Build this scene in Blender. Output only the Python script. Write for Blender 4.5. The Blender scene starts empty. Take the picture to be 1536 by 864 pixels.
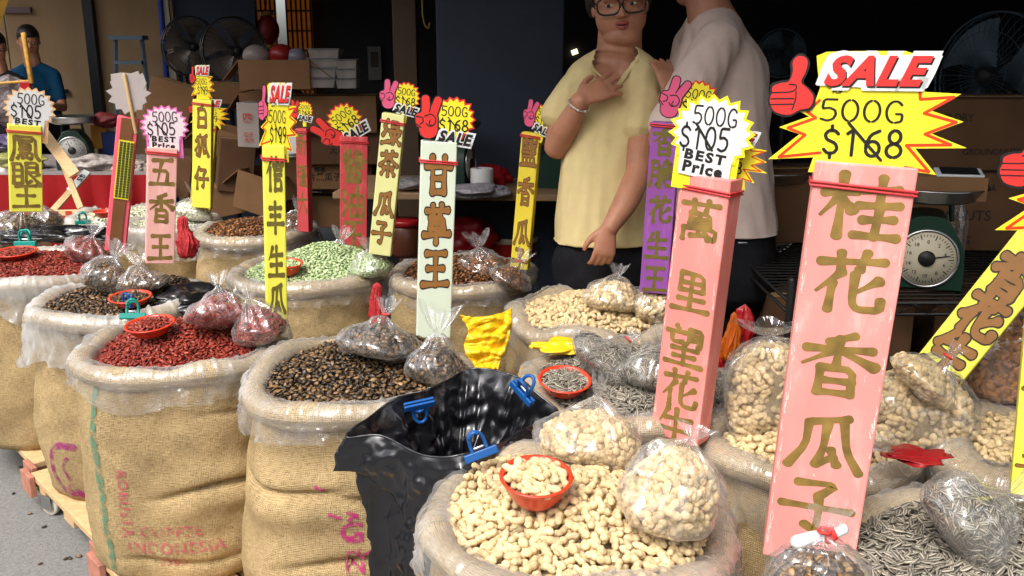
import bpy, math
import numpy as np
from mathutils import Vector, Matrix
SC = bpy.context.scene
COL = SC.collection
R = math.radians
# ---------------------------------------------------------------- camera, sky, sun, exposure
PITCH, FPX, CAMH = R(14.5), 1400.0, 1.38
cam = bpy.data.objects.new('camera', bpy.data.cameras.new('camera'))
COL.objects.link(cam)
cam.location = (0, 0, CAMH)
cam.rotation_euler = (R(90) - PITCH, 0, 0)
cam.data.sensor_width = 36.0
cam.data.lens = FPX / 1536 * 36
cam.data.clip_start, cam.data.clip_end = 0.05, 500
SC.camera = cam
SUN_EL, SUN_AZ = R(53), R(212)          # azimuth clockwise from +Y: behind the camera, to the left
world = bpy.data.worlds.new('World')
SC.world = world
world.use_nodes = True
wt = world.node_tree
sky = wt.nodes.new('ShaderNodeTexSky')
sky.sky_type = 'NISHITA'
sky.sun_disc = False
sky.sun_elevation, sky.sun_rotation = SUN_EL, SUN_AZ
sky.air_density, sky.dust_density, sky.ozone_density = 1.0, 4.0, 0.6
bg = wt.nodes['Background']
hz = wt.nodes.new('ShaderNodeHueSaturation')            # a hazy white sky
hz.inputs['Saturation'].default_value = .35
wt.links.new(sky.outputs[0], hz.inputs['Color'])
wt.links.new(hz.outputs[0], bg.inputs[0])
bg.inputs[1].default_value = 0.145
sd = bpy.data.lights.new('sun', 'SUN')
sd.energy, sd.angle, sd.color = 1.05, R(26), (1.0, 0.96, 0.90)
sun = bpy.data.objects.new('sun', sd)
COL.objects.link(sun)
sdir = Vector((math.sin(SUN_AZ) * math.cos(SUN_EL), math.cos(SUN_AZ) * math.cos(SUN_EL), math.sin(SUN_EL)))
sun.rotation_euler = sdir.to_track_quat('Z', 'Y').to_euler()
sun.location = (-3, -4, 8)
SC.view_settings.view_transform = 'Standard'
SC.view_settings.look = 'None'
SC.view_settings.exposure = 1.12
SC.view_settings.gamma = 1
SC.cycles.use_denoising = True
SC.cycles.max_bounces = 8
SC.cycles.transparent_max_bounces = 16
SC.cycles.diffuse_bounces = 3
SC.cycles.caustics_reflective = False
SC.cycles.caustics_refractive = False

# ---------------------------------------------------------------- helpers: placing
CP, SP = math.cos(PITCH), math.sin(PITCH)
def at(px, py, d):
    """a point of the place seen in direction (px, py), d metres along the view axis"""
    x, y = (px - 768) / FPX * d, (py - 432) / FPX * d
    return np.array((x, d * CP - y * SP, CAMH - d * SP - y * CP))
def atz(px, py, z):
    y = (py - 432) / FPX
    return at(px, py, (z - CAMH) / (-SP - y * CP))
def aty(px, py, Y):
    y = (py - 432) / FPX
    return at(px, py, Y / (CP - y * SP))
def nrm(v):
    v = np.asarray(v, float)
    return v / (np.linalg.norm(v) + 1e-12)
class Wob:
    """smooth noise: a sum of plane waves"""
    def __init__(s, seed, freq, n=7, dim=3):
        r = np.random.RandomState(seed)
        k = r.normal(size=(n, dim))
        s.k = k / np.linalg.norm(k, axis=1)[:, None] * (freq * r.uniform(.6, 1.5, (n, 1)))
        s.p = r.uniform(0, 6.28, n)
        s.n = n
    def __call__(s, P):
        return np.sin(np.asarray(P) @ s.k.T + s.p).sum(-1) / math.sqrt(s.n) * .8
class Crease:
    """crumpled sheet: triangle waves in random directions, so flat facets meet in sharp folds"""
    def __init__(s, seed, lo, hi, n=7):
        r = np.random.RandomState(seed); k = r.normal(size=(n, 3)); f = np.exp(r.uniform(math.log(lo), math.log(hi), (n, 1)))
        s.k = k / np.linalg.norm(k, axis=1)[:, None] * f; s.p = r.uniform(0, 6.28, n); s.a = (lo / f[:, 0]) ** .7
        s.b = Wob(seed + 99, lo * .7)
    def __call__(s, P):
        P = np.asarray(P); ph = P @ s.k.T + s.p + .9 * s.b(P)[..., None]
        return (np.arcsin(np.sin(ph)) * .6366 * s.a).sum(-1) / math.sqrt((s.a ** 2).sum())
class Ring:
    """noise that is periodic in the angle u"""
    def __init__(s, seed, lo, hi, n=6):
        r = np.random.RandomState(seed)
        s.k = r.randint(lo, hi + 1, n)
        s.p = r.uniform(0, 6.28, n)
        s.a = r.uniform(.5, 1, n)
        s.q = r.uniform(-1, 1, n)
    def __call__(s, u, v=0.0):
        o = 0
        for k, p, a, q in zip(s.k, s.p, s.a, s.q):
            o = o + a * np.sin(k * u + p + q * v)
        return o / math.sqrt(len(s.k))

# ---------------------------------------------------------------- helpers: meshes
class MB:
    def __init__(s):
        s.V, s.F, s.M, s.U, s.C, s.n = [], [], [], [], [], 0
    def add(s, V, F, mi=0, uv=None, col=None):
        V = np.asarray(V, float).reshape(-1, 3)
        if isinstance(F, np.ndarray):
            s.F.append((F + s.n, mi))
        else:
            by = {}
            for f in F: by.setdefault(len(f), []).append(f)
            for k, fs in by.items(): s.F.append((np.array(fs, int) + s.n, mi))
        s.V.append(V)
        s.U.append(np.zeros((len(V), 2)) if uv is None else np.asarray(uv, float))
        if col is None: c = np.ones((len(V), 3))
        else: c = np.broadcast_to(np.asarray(col, float), (len(V), 3))
        s.C.append(c)
        s.n += len(V)
        return s
    def join(s, o, mi=None):
        for F, m in o.F: s.F.append((F + s.n, m if mi is None else mi))
        s.V += o.V; s.U += o.U; s.C += o.C; s.n += o.n
        return s
    def mesh(s, name, mats, smooth=True, origin=(0, 0, 0)):
        V = np.concatenate(s.V) - np.asarray(origin)
        U = np.concatenate(s.U); C = np.concatenate(s.C)
        me = bpy.data.meshes.new(name)
        me.vertices.add(len(V))
        me.vertices.foreach_set('co', V.astype(np.float32).ravel())
        loops, starts, tot, mi = [], [], [], []
        o = 0
        for F, m in s.F:
            k = F.shape[1]
            loops.append(F.ravel())
            starts.append(o + np.arange(len(F)) * k)
            tot.append(np.full(len(F), k)); mi.append(np.full(len(F), m))
            o += F.size
        L = np.concatenate(loops); S = np.concatenate(starts); T = np.concatenate(tot); Mi = np.concatenate(mi)
        me.loops.add(len(L)); me.loops.foreach_set('vertex_index', L.astype(np.int32))
        me.polygons.add(len(S))
        me.polygons.foreach_set('loop_start', S.astype(np.int32))
        me.polygons.foreach_set('loop_total', T.astype(np.int32))
        me.polygons.foreach_set('material_index', Mi.astype(np.int32))
        me.polygons.foreach_set('use_smooth', np.full(len(S), bool(smooth)))
        me.update(calc_edges=True)
        uvl = me.uv_layers.new(name='UVMap')
        uvl.data.foreach_set('uv', U[L].astype(np.float32).ravel())
        a = me.attributes.new('col', 'FLOAT_COLOR', 'POINT')
        a.data.foreach_set('color', np.hstack([C, np.ones((len(C), 1))]).astype(np.float32).ravel())
        for m in (mats if isinstance(mats, (list, tuple)) else [mats]): me.materials.append(m)
        me.validate(clean_customdata=False)
        return me
def wloc(o):
    p = np.array(o.location)
    while o.parent: o = o.parent; p = p + np.array(o.location)
    return p
def thing(name, label, cat, loc, group=None, kind=None):
    o = bpy.data.objects.new(name, None)
    o.empty_display_size = .05
    COL.objects.link(o); o.location = Vector(loc)
    o['label'] = label; o['category'] = cat
    if group: o['group'] = group
    if kind: o['kind'] = kind
    return o
def part(name, mb, mats, parent, smooth=True, label=None, kind=None, bevel=0):
    og = wloc(parent)
    o = bpy.data.objects.new(name, mb.mesh(name, mats, smooth, og) if isinstance(mb, MB) else mb)
    COL.objects.link(o); o.parent = parent
    if label: o['label'] = label
    if kind: o['kind'] = kind
    if bevel: bev(o, bevel)
    return o
def bev(o, w, seg=2):
    m = o.modifiers.new('edge', 'BEVEL'); m.width = w; m.segments = seg; m.limit_method = 'ANGLE'
def solo(name, mb, mats, label=None, cat=None, group=None, kind=None, smooth=True, bevel=0, origin=None):
    V = np.concatenate(mb.V)
    if origin is None: origin = (V[:, 0].mean(), V[:, 1].mean(), V[:, 2].min())
    o = bpy.data.objects.new(name, mb.mesh(name, mats, smooth, origin))
    COL.objects.link(o); o.location = Vector(origin)
    if label: o['label'] = label
    if cat: o['category'] = cat
    if group: o['group'] = group
    if kind: o['kind'] = kind
    if bevel: bev(o, bevel)
    return o
def gridf(nu, nv, wrap=True):
    """faces of a grid with index i*nv+j, i around, j along"""
    i = np.arange(nu if wrap else nu - 1)[:, None]; j = np.arange(nv - 1)[None]
    i2 = (i + 1) % nu
    return np.stack([i * nv + j, i2 * nv + j, i2 * nv + j + 1, i * nv + j + 1], -1).reshape(-1, 4)
def box(mb, c, size, rot=None, mi=0, col=None):
    """c centre, size full lengths, rot 3x3 with axes as columns"""
    h = np.array(size) / 2
    P = np.array([(x, y, z) for x in (-1, 1) for y in (-1, 1) for z in (-1, 1)]) * h
    if rot is not None: P = P @ np.asarray(rot).T
    F = [(0, 1, 3, 2), (4, 6, 7, 5), (0, 4, 5, 1), (2, 3, 7, 6), (0, 2, 6, 4), (1, 5, 7, 3)]
    mb.add(P + np.asarray(c), F, mi, uv=np.zeros((8, 2)), col=col); return mb
def rz(a):
    c, s = math.cos(a), math.sin(a)
    return np.array([[c, -s, 0], [s, c, 0], [0, 0, 1.]])
def rx(a):
    c, s = math.cos(a), math.sin(a)
    return np.array([[1., 0, 0], [0, c, -s], [0, s, c]])
def ry(a):
    c, s = math.cos(a), math.sin(a)
    return np.array([[c, 0, s], [0, 1., 0], [-s, 0, c]])
def smooth_path(P, n):
    P = np.asarray(P, float)
    if len(P) == 2:
        t = np.linspace(0, 1, n)[:, None]; return P[0] * (1 - t) + P[1] * t
    Q = np.vstack([2 * P[0] - P[1], P, 2 * P[-1] - P[-2]])
    t = np.linspace(0, len(P) - 1 - 1e-9, n); i = t.astype(int); f = (t - i)[:, None]
    p0, p1, p2, p3 = Q[i], Q[i + 1], Q[i + 2], Q[i + 3]
    return .5 * (2 * p1 + (p2 - p0) * f + (2 * p0 - 5 * p1 + 4 * p2 - p3) * f ** 2 + (3 * p1 - p0 - 3 * p2 + p3) * f ** 3)
def tube(mb, P, rad, seg=12, n=None, ref=(0, 0, 1), mi=0, cap=True, col=None, exp=2.0):
    """closed tube along P; rad scalars or (a, b) pairs: a along ref x tangent, b along ref"""
    rad = [r if isinstance(r, (tuple, list, np.ndarray)) else (r, r) for r in (rad if isinstance(rad, (list, tuple)) else [rad] * len(P))]
    n = n or (len(P) * 5 if len(P) > 2 else 2)
    C = smooth_path(P, n); Rr = smooth_path(np.array(rad), n)
    T = np.gradient(C, axis=0); T /= np.linalg.norm(T, axis=1)[:, None] + 1e-12
    ref = nrm(ref)
    if cap:                                    # rounded ends
        for e in (0, -1):
            ext = []
            sgn = -1 if e == 0 else 1
            rr = min(Rr[e])
            for a in (30, 60, 85):
                ext.append((C[e] + sgn * T[e] * rr * math.sin(R(a)) * .8, Rr[e] * math.cos(R(a)), T[e]))
            if e == 0:
                ext = ext[::-1]
                C = np.vstack([[x[0] for x in ext], C]); Rr = np.vstack([[x[1] for x in ext], Rr]); T = np.vstack([[x[2] for x in ext], T])
            else:
                C = np.vstack([C, [x[0] for x in ext]]); Rr = np.vstack([Rr, [x[1] for x in ext]]); T = np.vstack([T, [x[2] for x in ext]])
    A = np.cross(np.broadcast_to(ref, T.shape), T)
    bad = np.linalg.norm(A, axis=1) < .2
    if bad.any(): A[bad] = np.cross(np.broadcast_to(nrm((.93, .3, .2)), T.shape), T)[bad]
    A /= np.linalg.norm(A, axis=1)[:, None]; B = np.cross(T, A)
    u = np.linspace(0, 2 * math.pi, seg, endpoint=False)
    cu, su = np.cos(u), np.sin(u)
    if exp != 2: cu = np.sign(cu) * np.abs(cu) ** (2 / exp); su = np.sign(su) * np.abs(su) ** (2 / exp)
    V = C[None] + cu[:, None, None] * A * Rr[:, :1] + su[:, None, None] * B * Rr[:, 1:2]
    m = len(C)
    F = gridf(seg, m)
    L = np.concatenate([[0], np.cumsum(np.linalg.norm(np.diff(C, axis=0), axis=1))])
    uv = np.stack([np.repeat(u[:, None] * Rr[:, 0].mean(), m, 1), np.repeat(L[None], seg, 0)], -1).reshape(-1, 2)
    b = mb.n
    mb.add(V.reshape(-1, 3), F[:, ::-1].copy(), mi, uv=uv, col=col)
    mb.F.append((np.array([[i * m for i in range(seg)]]) + b, mi))
    mb.F.append((np.array([[i * m + m - 1 for i in range(seg)][::-1]]) + b, mi))
    return mb
def ball(mb, c, r, nu=20, nv=12, mi=0, rot=None, col=None):
    u = np.linspace(0, 2 * math.pi, nu, endpoint=False); v = np.linspace(0.02, math.pi - .02, nv)
    P = np.stack([np.cos(u)[:, None] * np.sin(v), np.sin(u)[:, None] * np.sin(v), np.broadcast_to(-np.cos(v), (nu, nv))], -1) * np.broadcast_to(np.asarray(r, float), 3)
    if rot is not None: P = P @ np.asarray(rot).T
    b = mb.n
    mb.add(P.reshape(-1, 3) + np.asarray(c), gridf(nu, nv), mi, col=col)
    mb.F.append((np.array([[i * nv for i in range(nu)][::-1]]) + b, mi)); mb.F.append((np.array([[i * nv + nv - 1 for i in range(nu)]]) + b, mi))
    return mb
def lathe(mb, c, prof, seg=32, mi=0, rot=None, wob=None, closed=False, uvr=.1):
    """prof: (r, z) pairs"""
    prof = np.asarray(prof, float); m = len(prof)
    u = np.linspace(0, 2 * math.pi, seg, endpoint=False)
    P = np.stack([np.cos(u)[:, None] * prof[:, 0], np.sin(u)[:, None] * prof[:, 0], np.broadcast_to(prof[:, 1], (seg, m))], -1)
    if wob: P = wob(P, u)
    if rot is not None: P = P @ np.asarray(rot).T
    uv = np.stack([np.repeat(u[:, None] * uvr, m, 1), np.repeat(prof[None, :, 1], seg, 0)], -1).reshape(-1, 2)
    mb.add(P.reshape(-1, 3) + np.asarray(c), gridf(seg, m), mi, uv=uv)
    return mb
def frame_from(n, up):
    n = nrm(n); r = nrm(np.cross(up, n)); u = np.cross(n, r)
    return r, u, n

# ---------------------------------------------------------------- helpers: materials
MATS = {}
def lin(c):
    """sRGB 0..255 to linear"""
    c = np.array(c) / 255.0
    return tuple(np.where(c <= .04045, c / 12.92, ((c + .055) / 1.055) ** 2.4))
def mat(name, base, rough=.6, var=.12, scale=12., bump=0., bscale=60., spec=.4, metal=0., attr=False, sub=0., coat=0., stretch=None, dirt=None, ridged=False, emit=None):
    if name in MATS: return MATS[name]
    m = bpy.data.materials.new(name); m.use_nodes = True
    nt = m.node_tree; N = nt.nodes; L = nt.links
    b = N['Principled BSDF']
    b.inputs['Roughness'].default_value = rough
    b.inputs['Metallic'].default_value = metal
    b.inputs['Specular IOR Level'].default_value = spec
    if coat: b.inputs['Coat Weight'].default_value = coat; b.inputs['Coat Roughness'].default_value = .08
    tc = N.new('ShaderNodeTexCoord'); mp = N.new('ShaderNodeMapping')
    L.new(tc.outputs['Object'], mp.inputs[0])
    if stretch: mp.inputs['Scale'].default_value = stretch
    nz = N.new('ShaderNodeTexNoise'); nz.inputs['Scale'].default_value = scale; nz.inputs['Detail'].default_value = 5
    L.new(mp.outputs[0], nz.inputs['Vector'])
    mr = N.new('ShaderNodeMapRange')
    mr.inputs['From Min'].default_value, mr.inputs['From Max'].default_value = .25, .75
    mr.inputs['To Min'].default_value, mr.inputs['To Max'].default_value = 1 - var, 1 + var
    L.new(nz.outputs[0], mr.inputs['Value'])
    mx = N.new('ShaderNodeMix'); mx.data_type = 'RGBA'; mx.blend_type = 'MULTIPLY'; mx.inputs[0].default_value = 1
    mx.inputs[6].default_value = (*base, 1)
    L.new(mr.outputs[0], mx.inputs[7])
    out = mx.outputs[2]
    if attr:
        a = N.new('ShaderNodeAttribute'); a.attribute_name = 'col'
        m2 = N.new('ShaderNodeMix'); m2.data_type = 'RGBA'; m2.blend_type = 'MULTIPLY'; m2.inputs[0].default_value = 1
        L.new(out, m2.inputs[6]); L.new(a.outputs['Color'], m2.inputs[7]); out = m2.outputs[2]
    if dirt:                                   # (colour, threshold, scale)
        n2 = N.new('ShaderNodeTexNoise'); n2.inputs['Scale'].default_value = dirt[2]; n2.inputs['Detail'].default_value = 7
        n2.inputs['Roughness'].default_value = .65
        L.new(mp.outputs[0], n2.inputs['Vector'])
        r2 = N.new('ShaderNodeMapRange'); r2.inputs['From Min'].default_value = dirt[1]; r2.inputs['From Max'].default_value = dirt[1] + .14
        L.new(n2.outputs[0], r2.inputs['Value'])
        m3 = N.new('ShaderNodeMix'); m3.data_type = 'RGBA'
        L.new(r2.outputs[0], m3.inputs[0]); L.new(out, m3.inputs[6]); m3.inputs[7].default_value = (*dirt[0], 1); out = m3.outputs[2]
    L.new(out, b.inputs['Base Color'])
    if bump:
        n3 = N.new('ShaderNodeTexNoise'); n3.noise_type = 'RIDGED_MULTIFRACTAL' if ridged else 'FBM'; n3.inputs['Scale'].default_value = bscale; n3.inputs['Detail'].default_value = 4
        L.new(mp.outputs[0], n3.inputs['Vector'])
        bp = N.new('ShaderNodeBump'); bp.inputs['Strength'].default_value = 1; bp.inputs['Distance'].default_value = bump
        L.new(n3.outputs[0], bp.inputs['Height']); L.new(bp.outputs[0], b.inputs['Normal'])
    if sub:
        b.inputs['Subsurface Weight'].default_value = sub
        b.inputs['Subsurface Radius'].default_value = (.012, .005, .003)
    if emit:
        b.inputs['Emission Color'].default_value = (*emit[0], 1); b.inputs['Emission Strength'].default_value = emit[1]
    MATS[name] = m
    return m
def burlap(name, base=(.44, .315, .155)):
    m = bpy.data.materials.new(name); m.use_nodes = True
    nt = m.node_tree; N = nt.nodes; L = nt.links; b = N['Principled BSDF']
    b.inputs['Roughness'].default_value = .9; b.inputs['Specular IOR Level'].default_value = .12
    uv = N.new('ShaderNodeUVMap')
    hs = []
    for sc in ((55, 420, 1), (420, 45, 1)):
        mp = N.new('ShaderNodeMapping'); mp.inputs['Scale'].default_value = sc
        L.new(uv.outputs[0], mp.inputs[0])
        n = N.new('ShaderNodeTexNoise'); n.inputs['Scale'].default_value = 1; n.inputs['Detail'].default_value = 2.5
        L.new(mp.outputs[0], n.inputs['Vector']); hs.append(n.outputs[0])
    # woven checks 4.2 mm apart
    ck = []
    for rot in (0, 1):
        w = N.new('ShaderNodeTexWave'); w.wave_type = 'BANDS'; w.bands_direction = 'X' if rot else 'Y'
        w.inputs['Scale'].default_value = 75; w.inputs['Distortion'].default_value = 3.0; w.inputs['Detail'].default_value = 2; w.inputs['Detail Scale'].default_value = 1.2
        L.new(uv.outputs[0], w.inputs['Vector']); ck.append(w.outputs['Fac'])
    def math_(op, a, bb):
        x = N.new('ShaderNodeMath'); x.operation = op
        for i, v in enumerate((a, bb)):
            if isinstance(v, (int, float)): x.inputs[i].default_value = v
            else: L.new(v, x.inputs[i])
        return x.outputs[0]
    thr = math_('ADD', hs[0], math_('MULTIPLY', hs[1], .7))
    wv = math_('MULTIPLY', ck[0], ck[1])
    h = math_('ADD', math_('MULTIPLY', thr, .9), math_('MULTIPLY', wv, .45))
    rp = N.new('ShaderNodeValToRGB')
    e = rp.color_ramp.elements
    e[0].position, e[1].position = .5, 1.25
    b0 = np.array(base)
    e[0].position = .42; e[0].color = (*(b0 * (.36, .33, .30)), 1)
    e[1].position = 1.0; e[1].color = (*np.minimum(b0 * (1.28, 1.3, 1.4), .9), 1)
    q = e.new(.72); q.color = (*b0, 1)
    L.new(math_('MULTIPLY', h, .83), rp.inputs[0])
    big = N.new('ShaderNodeTexNoise'); big.inputs['Scale'].default_value = 7; big.inputs['Detail'].default_value = 4
    tc = N.new('ShaderNodeTexCoord'); L.new(tc.outputs['Object'], big.inputs['Vector'])
    mr = N.new('ShaderNodeMapRange'); mr.inputs['From Min'].default_value, mr.inputs['From Max'].default_value = .3, .7
    mr.inputs['To Min'].default_value, mr.inputs['To Max'].default_value = .8, 1.14
    L.new(big.outputs[0], mr.inputs['Value'])
    mx = N.new('ShaderNodeMix'); mx.data_type = 'RGBA'; mx.blend_type = 'MULTIPLY'; mx.inputs[0].default_value = 1
    L.new(rp.outputs[0], mx.inputs[6]); L.new(mr.outputs[0], mx.inputs[7]); L.new(mx.outputs[2], b.inputs['Base Color'])
    bp = N.new('ShaderNodeBump'); bp.inputs['Strength'].default_value = .8; bp.inputs['Distance'].default_value = .004
    L.new(h, bp.inputs['Height']); L.new(bp.outputs[0], b.inputs['Normal'])
    return m
def film(name, clear=.62, tint=(.95, .95, .94), rough=.16, bscale=22., bump=.004, edge=.3, stretch=(1, 1, 1), gloss=.05, hem=0.):
    """thin plastic sheet: see-through, milkier where it is seen edge on, glossy"""
    m = bpy.data.materials.new(name); m.use_nodes = True
    nt = m.node_tree; N = nt.nodes; L = nt.links
    N.remove(N['Principled BSDF']); out = N['Material Output']
    tr = N.new('ShaderNodeBsdfTransparent'); tr.inputs[0].default_value = (.985, .985, .985, 1)
    df = N.new('ShaderNodeBsdfDiffuse'); df.inputs[0].default_value = (*tint, 1)
    tl = N.new('ShaderNodeBsdfTranslucent'); tl.inputs[0].default_value = (*tint, 1)
    gl = N.new('ShaderNodeBsdfGlossy'); gl.inputs['Roughness'].default_value = rough; gl.inputs[0].default_value = (1, 1, 1, 1)
    tc = N.new('ShaderNodeTexCoord'); mp = N.new('ShaderNodeMapping'); mp.inputs['Scale'].default_value = stretch
    L.new(tc.outputs['Object'], mp.inputs[0])
    n = N.new('ShaderNodeTexNoise'); n.inputs['Scale'].default_value = bscale; n.inputs['Detail'].default_value = 3; n.inputs['Distortion'].default_value = .8
    L.new(mp.outputs[0], n.inputs['Vector'])
    nr = N.new('ShaderNodeTexNoise'); nr.noise_type = 'RIDGED_MULTIFRACTAL'; nr.inputs['Scale'].default_value = bscale * .55; nr.inputs['Detail'].default_value = 3; nr.inputs['Distortion'].default_value = .6
    L.new(mp.outputs[0], nr.inputs['Vector'])
    ad = N.new('ShaderNodeMath'); ad.operation = 'MULTIPLY_ADD'; ad.inputs[1].default_value = .35; L.new(nr.outputs[0], ad.inputs[0]); L.new(n.outputs[0], ad.inputs[2])
    bp = N.new('ShaderNodeBump'); bp.inputs['Distance'].default_value = bump; bp.inputs['Strength'].default_value = 1
    L.new(ad.outputs[0], bp.inputs['Height']); L.new(bp.outputs[0], gl.inputs['Normal'])
    lw = N.new('ShaderNodeLayerWeight'); lw.inputs[0].default_value = .5
    pw = N.new('ShaderNodeMath'); pw.operation = 'POWER'; pw.inputs[1].default_value = 2.2; L.new(lw.outputs['Facing'], pw.inputs[0])
    m1 = N.new('ShaderNodeMixShader'); m1.inputs[0].default_value = .5
    L.new(df.outputs[0], m1.inputs[1]); L.new(tl.outputs[0], m1.inputs[2])
    n2 = N.new('ShaderNodeTexNoise'); n2.inputs['Scale'].default_value = bscale * .6; n2.inputs['Detail'].default_value = 4; L.new(mp.outputs[0], n2.inputs['Vector'])
    mr = N.new('ShaderNodeMapRange'); mr.inputs['To Min'].default_value = 1 - clear; mr.inputs['To Max'].default_value = min(1, 1 - clear + edge)
    L.new(pw.outputs[0], mr.inputs['Value'])
    ml = N.new('ShaderNodeMath'); ml.operation = 'MULTIPLY'; L.new(mr.outputs[0], ml.inputs[0])
    mv = N.new('ShaderNodeMapRange'); mv.inputs['From Min'].default_value, mv.inputs['From Max'].default_value = .3, .7; mv.inputs['To Min'].default_value, mv.inputs['To Max'].default_value = .25, 1.9
    L.new(n2.outputs[0], mv.inputs['Value']); L.new(mv.outputs[0], ml.inputs[1])
    fac = ml.outputs[0]
    if hem:                                    # the crinkled, doubled lower edge is whiter
        uvn = N.new('ShaderNodeUVMap'); sx = N.new('ShaderNodeSeparateXYZ'); L.new(uvn.outputs[0], sx.inputs[0])
        hr = N.new('ShaderNodeMapRange'); hr.inputs['From Min'].default_value, hr.inputs['From Max'].default_value = .135, .2; hr.inputs['To Max'].default_value = hem; L.new(sx.outputs['Y'], hr.inputs['Value'])
        hm = N.new('ShaderNodeMath'); hm.operation = 'MULTIPLY'; L.new(hr.outputs[0], hm.inputs[0]); L.new(nr.outputs[0], hm.inputs[1])
        ha = N.new('ShaderNodeMath'); ha.use_clamp = True; L.new(fac, ha.inputs[0]); L.new(hm.outputs[0], ha.inputs[1]); fac = ha.outputs[0]
    m2 = N.new('ShaderNodeMixShader'); L.new(fac, m2.inputs[0])
    L.new(tr.outputs[0], m2.inputs[1]); L.new(m1.outputs[0], m2.inputs[2])
    fr = N.new('ShaderNodeMapRange'); fr.inputs['To Min'].default_value = gloss; fr.inputs['To Max'].default_value = gloss + .45; L.new(pw.outputs[0], fr.inputs['Value'])
    m3 = N.new('ShaderNodeMixShader'); L.new(fr.outputs[0], m3.inputs[0])
    L.new(m2.outputs[0], m3.inputs[1]); L.new(gl.outputs[0], m3.inputs[2])
    L.new(m3.outputs[0], out.inputs[0])
    MATS[name] = m
    return m
def worn(name, colr, lo=.45, scale=60):
    """faded stencil ink on cloth"""
    m = bpy.data.materials.new(name); m.use_nodes = True
    nt = m.node_tree; N = nt.nodes; L = nt.links; b = N['Principled BSDF']
    b.inputs['Base Color'].default_value = (*colr, 1); b.inputs['Roughness'].default_value = .9; b.inputs['Specular IOR Level'].default_value = .1
    tc = N.new('ShaderNodeTexCoord'); n = N.new('ShaderNodeTexNoise'); n.inputs['Scale'].default_value = scale; n.inputs['Detail'].default_value = 6
    L.new(tc.outputs['Object'], n.inputs['Vector'])
    mr = N.new('ShaderNodeMapRange'); mr.inputs['From Min'].default_value = lo; mr.inputs['From Max'].default_value = lo + .22; mr.inputs['To Max'].default_value = .75
    L.new(n.outputs[0], mr.inputs['Value'])
    t = N.new('ShaderNodeBsdfTransparent'); mx = N.new('ShaderNodeMixShader')
    L.new(mr.outputs[0], mx.inputs[0]); L.new(t.outputs[0], mx.inputs[1]); L.new(b.outputs[0], mx.inputs[2])
    L.new(mx.outputs[0], N['Material Output'].inputs[0])
    return m

M_BURLAP = burlap('burlap')
M_BURLAP_DARK = burlap('burlap_roll', (.52, .40, .245))
M_LINER = film('plastic_liner', clear=.89, bscale=18, bump=.004, edge=.42, rough=.2, gloss=.06, hem=.8)
M_BAG = film('clear_bag', clear=.92, bscale=30, bump=.004, edge=.30, rough=.1, gloss=.07)
M_INK = worn('magenta_ink', (.46, .03, .17), .30)
M_INKRED = worn('red_ink', (.48, .10, .12), .36)
M_RED = mat('red_plastic', lin((214, 62, 34)), .32, .06, spec=.5)
M_BLACKBAG = mat('black_plastic', (.008, .008, .010), .25, .1, bump=.005, bscale=34, spec=.8, ridged=True)
M_WOODL = mat('pale_wood', lin((205, 172, 125)), .7, .2, 14, bump=.001, stretch=(3, 3, 30))
M_CARD = mat('cardboard', lin((126, 92, 60)), .85, .12, 9, bump=.0006, bscale=40)
M_CARDD = mat('brown_cardboard', lin((98, 68, 44)), .85, .18, 9)
M_WHITE = mat('white_card', (.78, .78, .76), .55, .03)
M_BLACK = mat('black_print', (.012, .012, .012), .5, .05)
M_YEL = mat('yellow_card', (.90, .76, .03), .5, .04)
M_REDP = mat('red_card', (.72, .035, .03), .45, .06)
M_PINKP = mat('pink_card', (.74, .10, .22), .45, .05)
M_GREY = mat('grey_board', lin((175, 165, 160)), .8, .08)
M_RUBBER = mat('red_rubber_band', lin((205, 55, 60)), .4, .05)
M_DARKMETAL = mat('dark_metal', (.03, .032, .036), .4, .1, metal=.6)
M_STEEL = mat('steel', (.55, .55, .55), .28, .1, metal=1)
M_TEAL = mat('teal_plastic', lin((18, 140, 128)), .35, .05)
M_BLUE = mat('blue_plastic', lin((22, 82, 150)), .3, .05)
M_GREEN = mat('green_enamel', lin((12, 48, 34)), .45, .15)
M_SKIN = mat('skin', lin((196, 138, 108)), .5, .06, 9, sub=.15, bump=.0004, bscale=250)
M_HAIR = mat('black_hair', (.012, .010, .009), .45, .2, 60)
M_NAVY = mat('navy_paint', lin((38, 48, 66)), .7, .14, 3)
M_CREAM = mat('cream_enamel', lin((200, 190, 164)), .5, .06)
# ---------------------------------------------------------------- lettering
_TX = {}
def text2d(s, offset=0.0, shear=0.0, spacing=1.0):
    """a word as flat triangles, centred, cap height 1"""
    k = (s, offset, shear, spacing)
    if k not in _TX:
        c = bpy.data.curves.new('t', 'FONT'); c.body = s; c.offset = offset; c.shear = shear; c.space_character = spacing
        c.resolution_u = 3; c.fill_mode = 'FRONT' if hasattr(c, 'fill_mode') else c.fill_mode
        o = bpy.data.objects.new('t', c); COL.objects.link(o)
        dg = bpy.context.evaluated_depsgraph_get()
        me = bpy.data.meshes.new_from_object(o.evaluated_get(dg))
        V = np.zeros(len(me.vertices) * 3); me.vertices.foreach_get('co', V); V = V.reshape(-1, 3)[:, :2]
        F = [tuple(p.vertices) for p in me.polygons]
        bpy.data.objects.remove(o); bpy.data.curves.remove(c); bpy.data.meshes.remove(me)
        V = V - (V.min(0) + V.max(0)) / 2
        V = V / .69
        _TX[k] = (V, F)
    return _TX[k]
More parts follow.
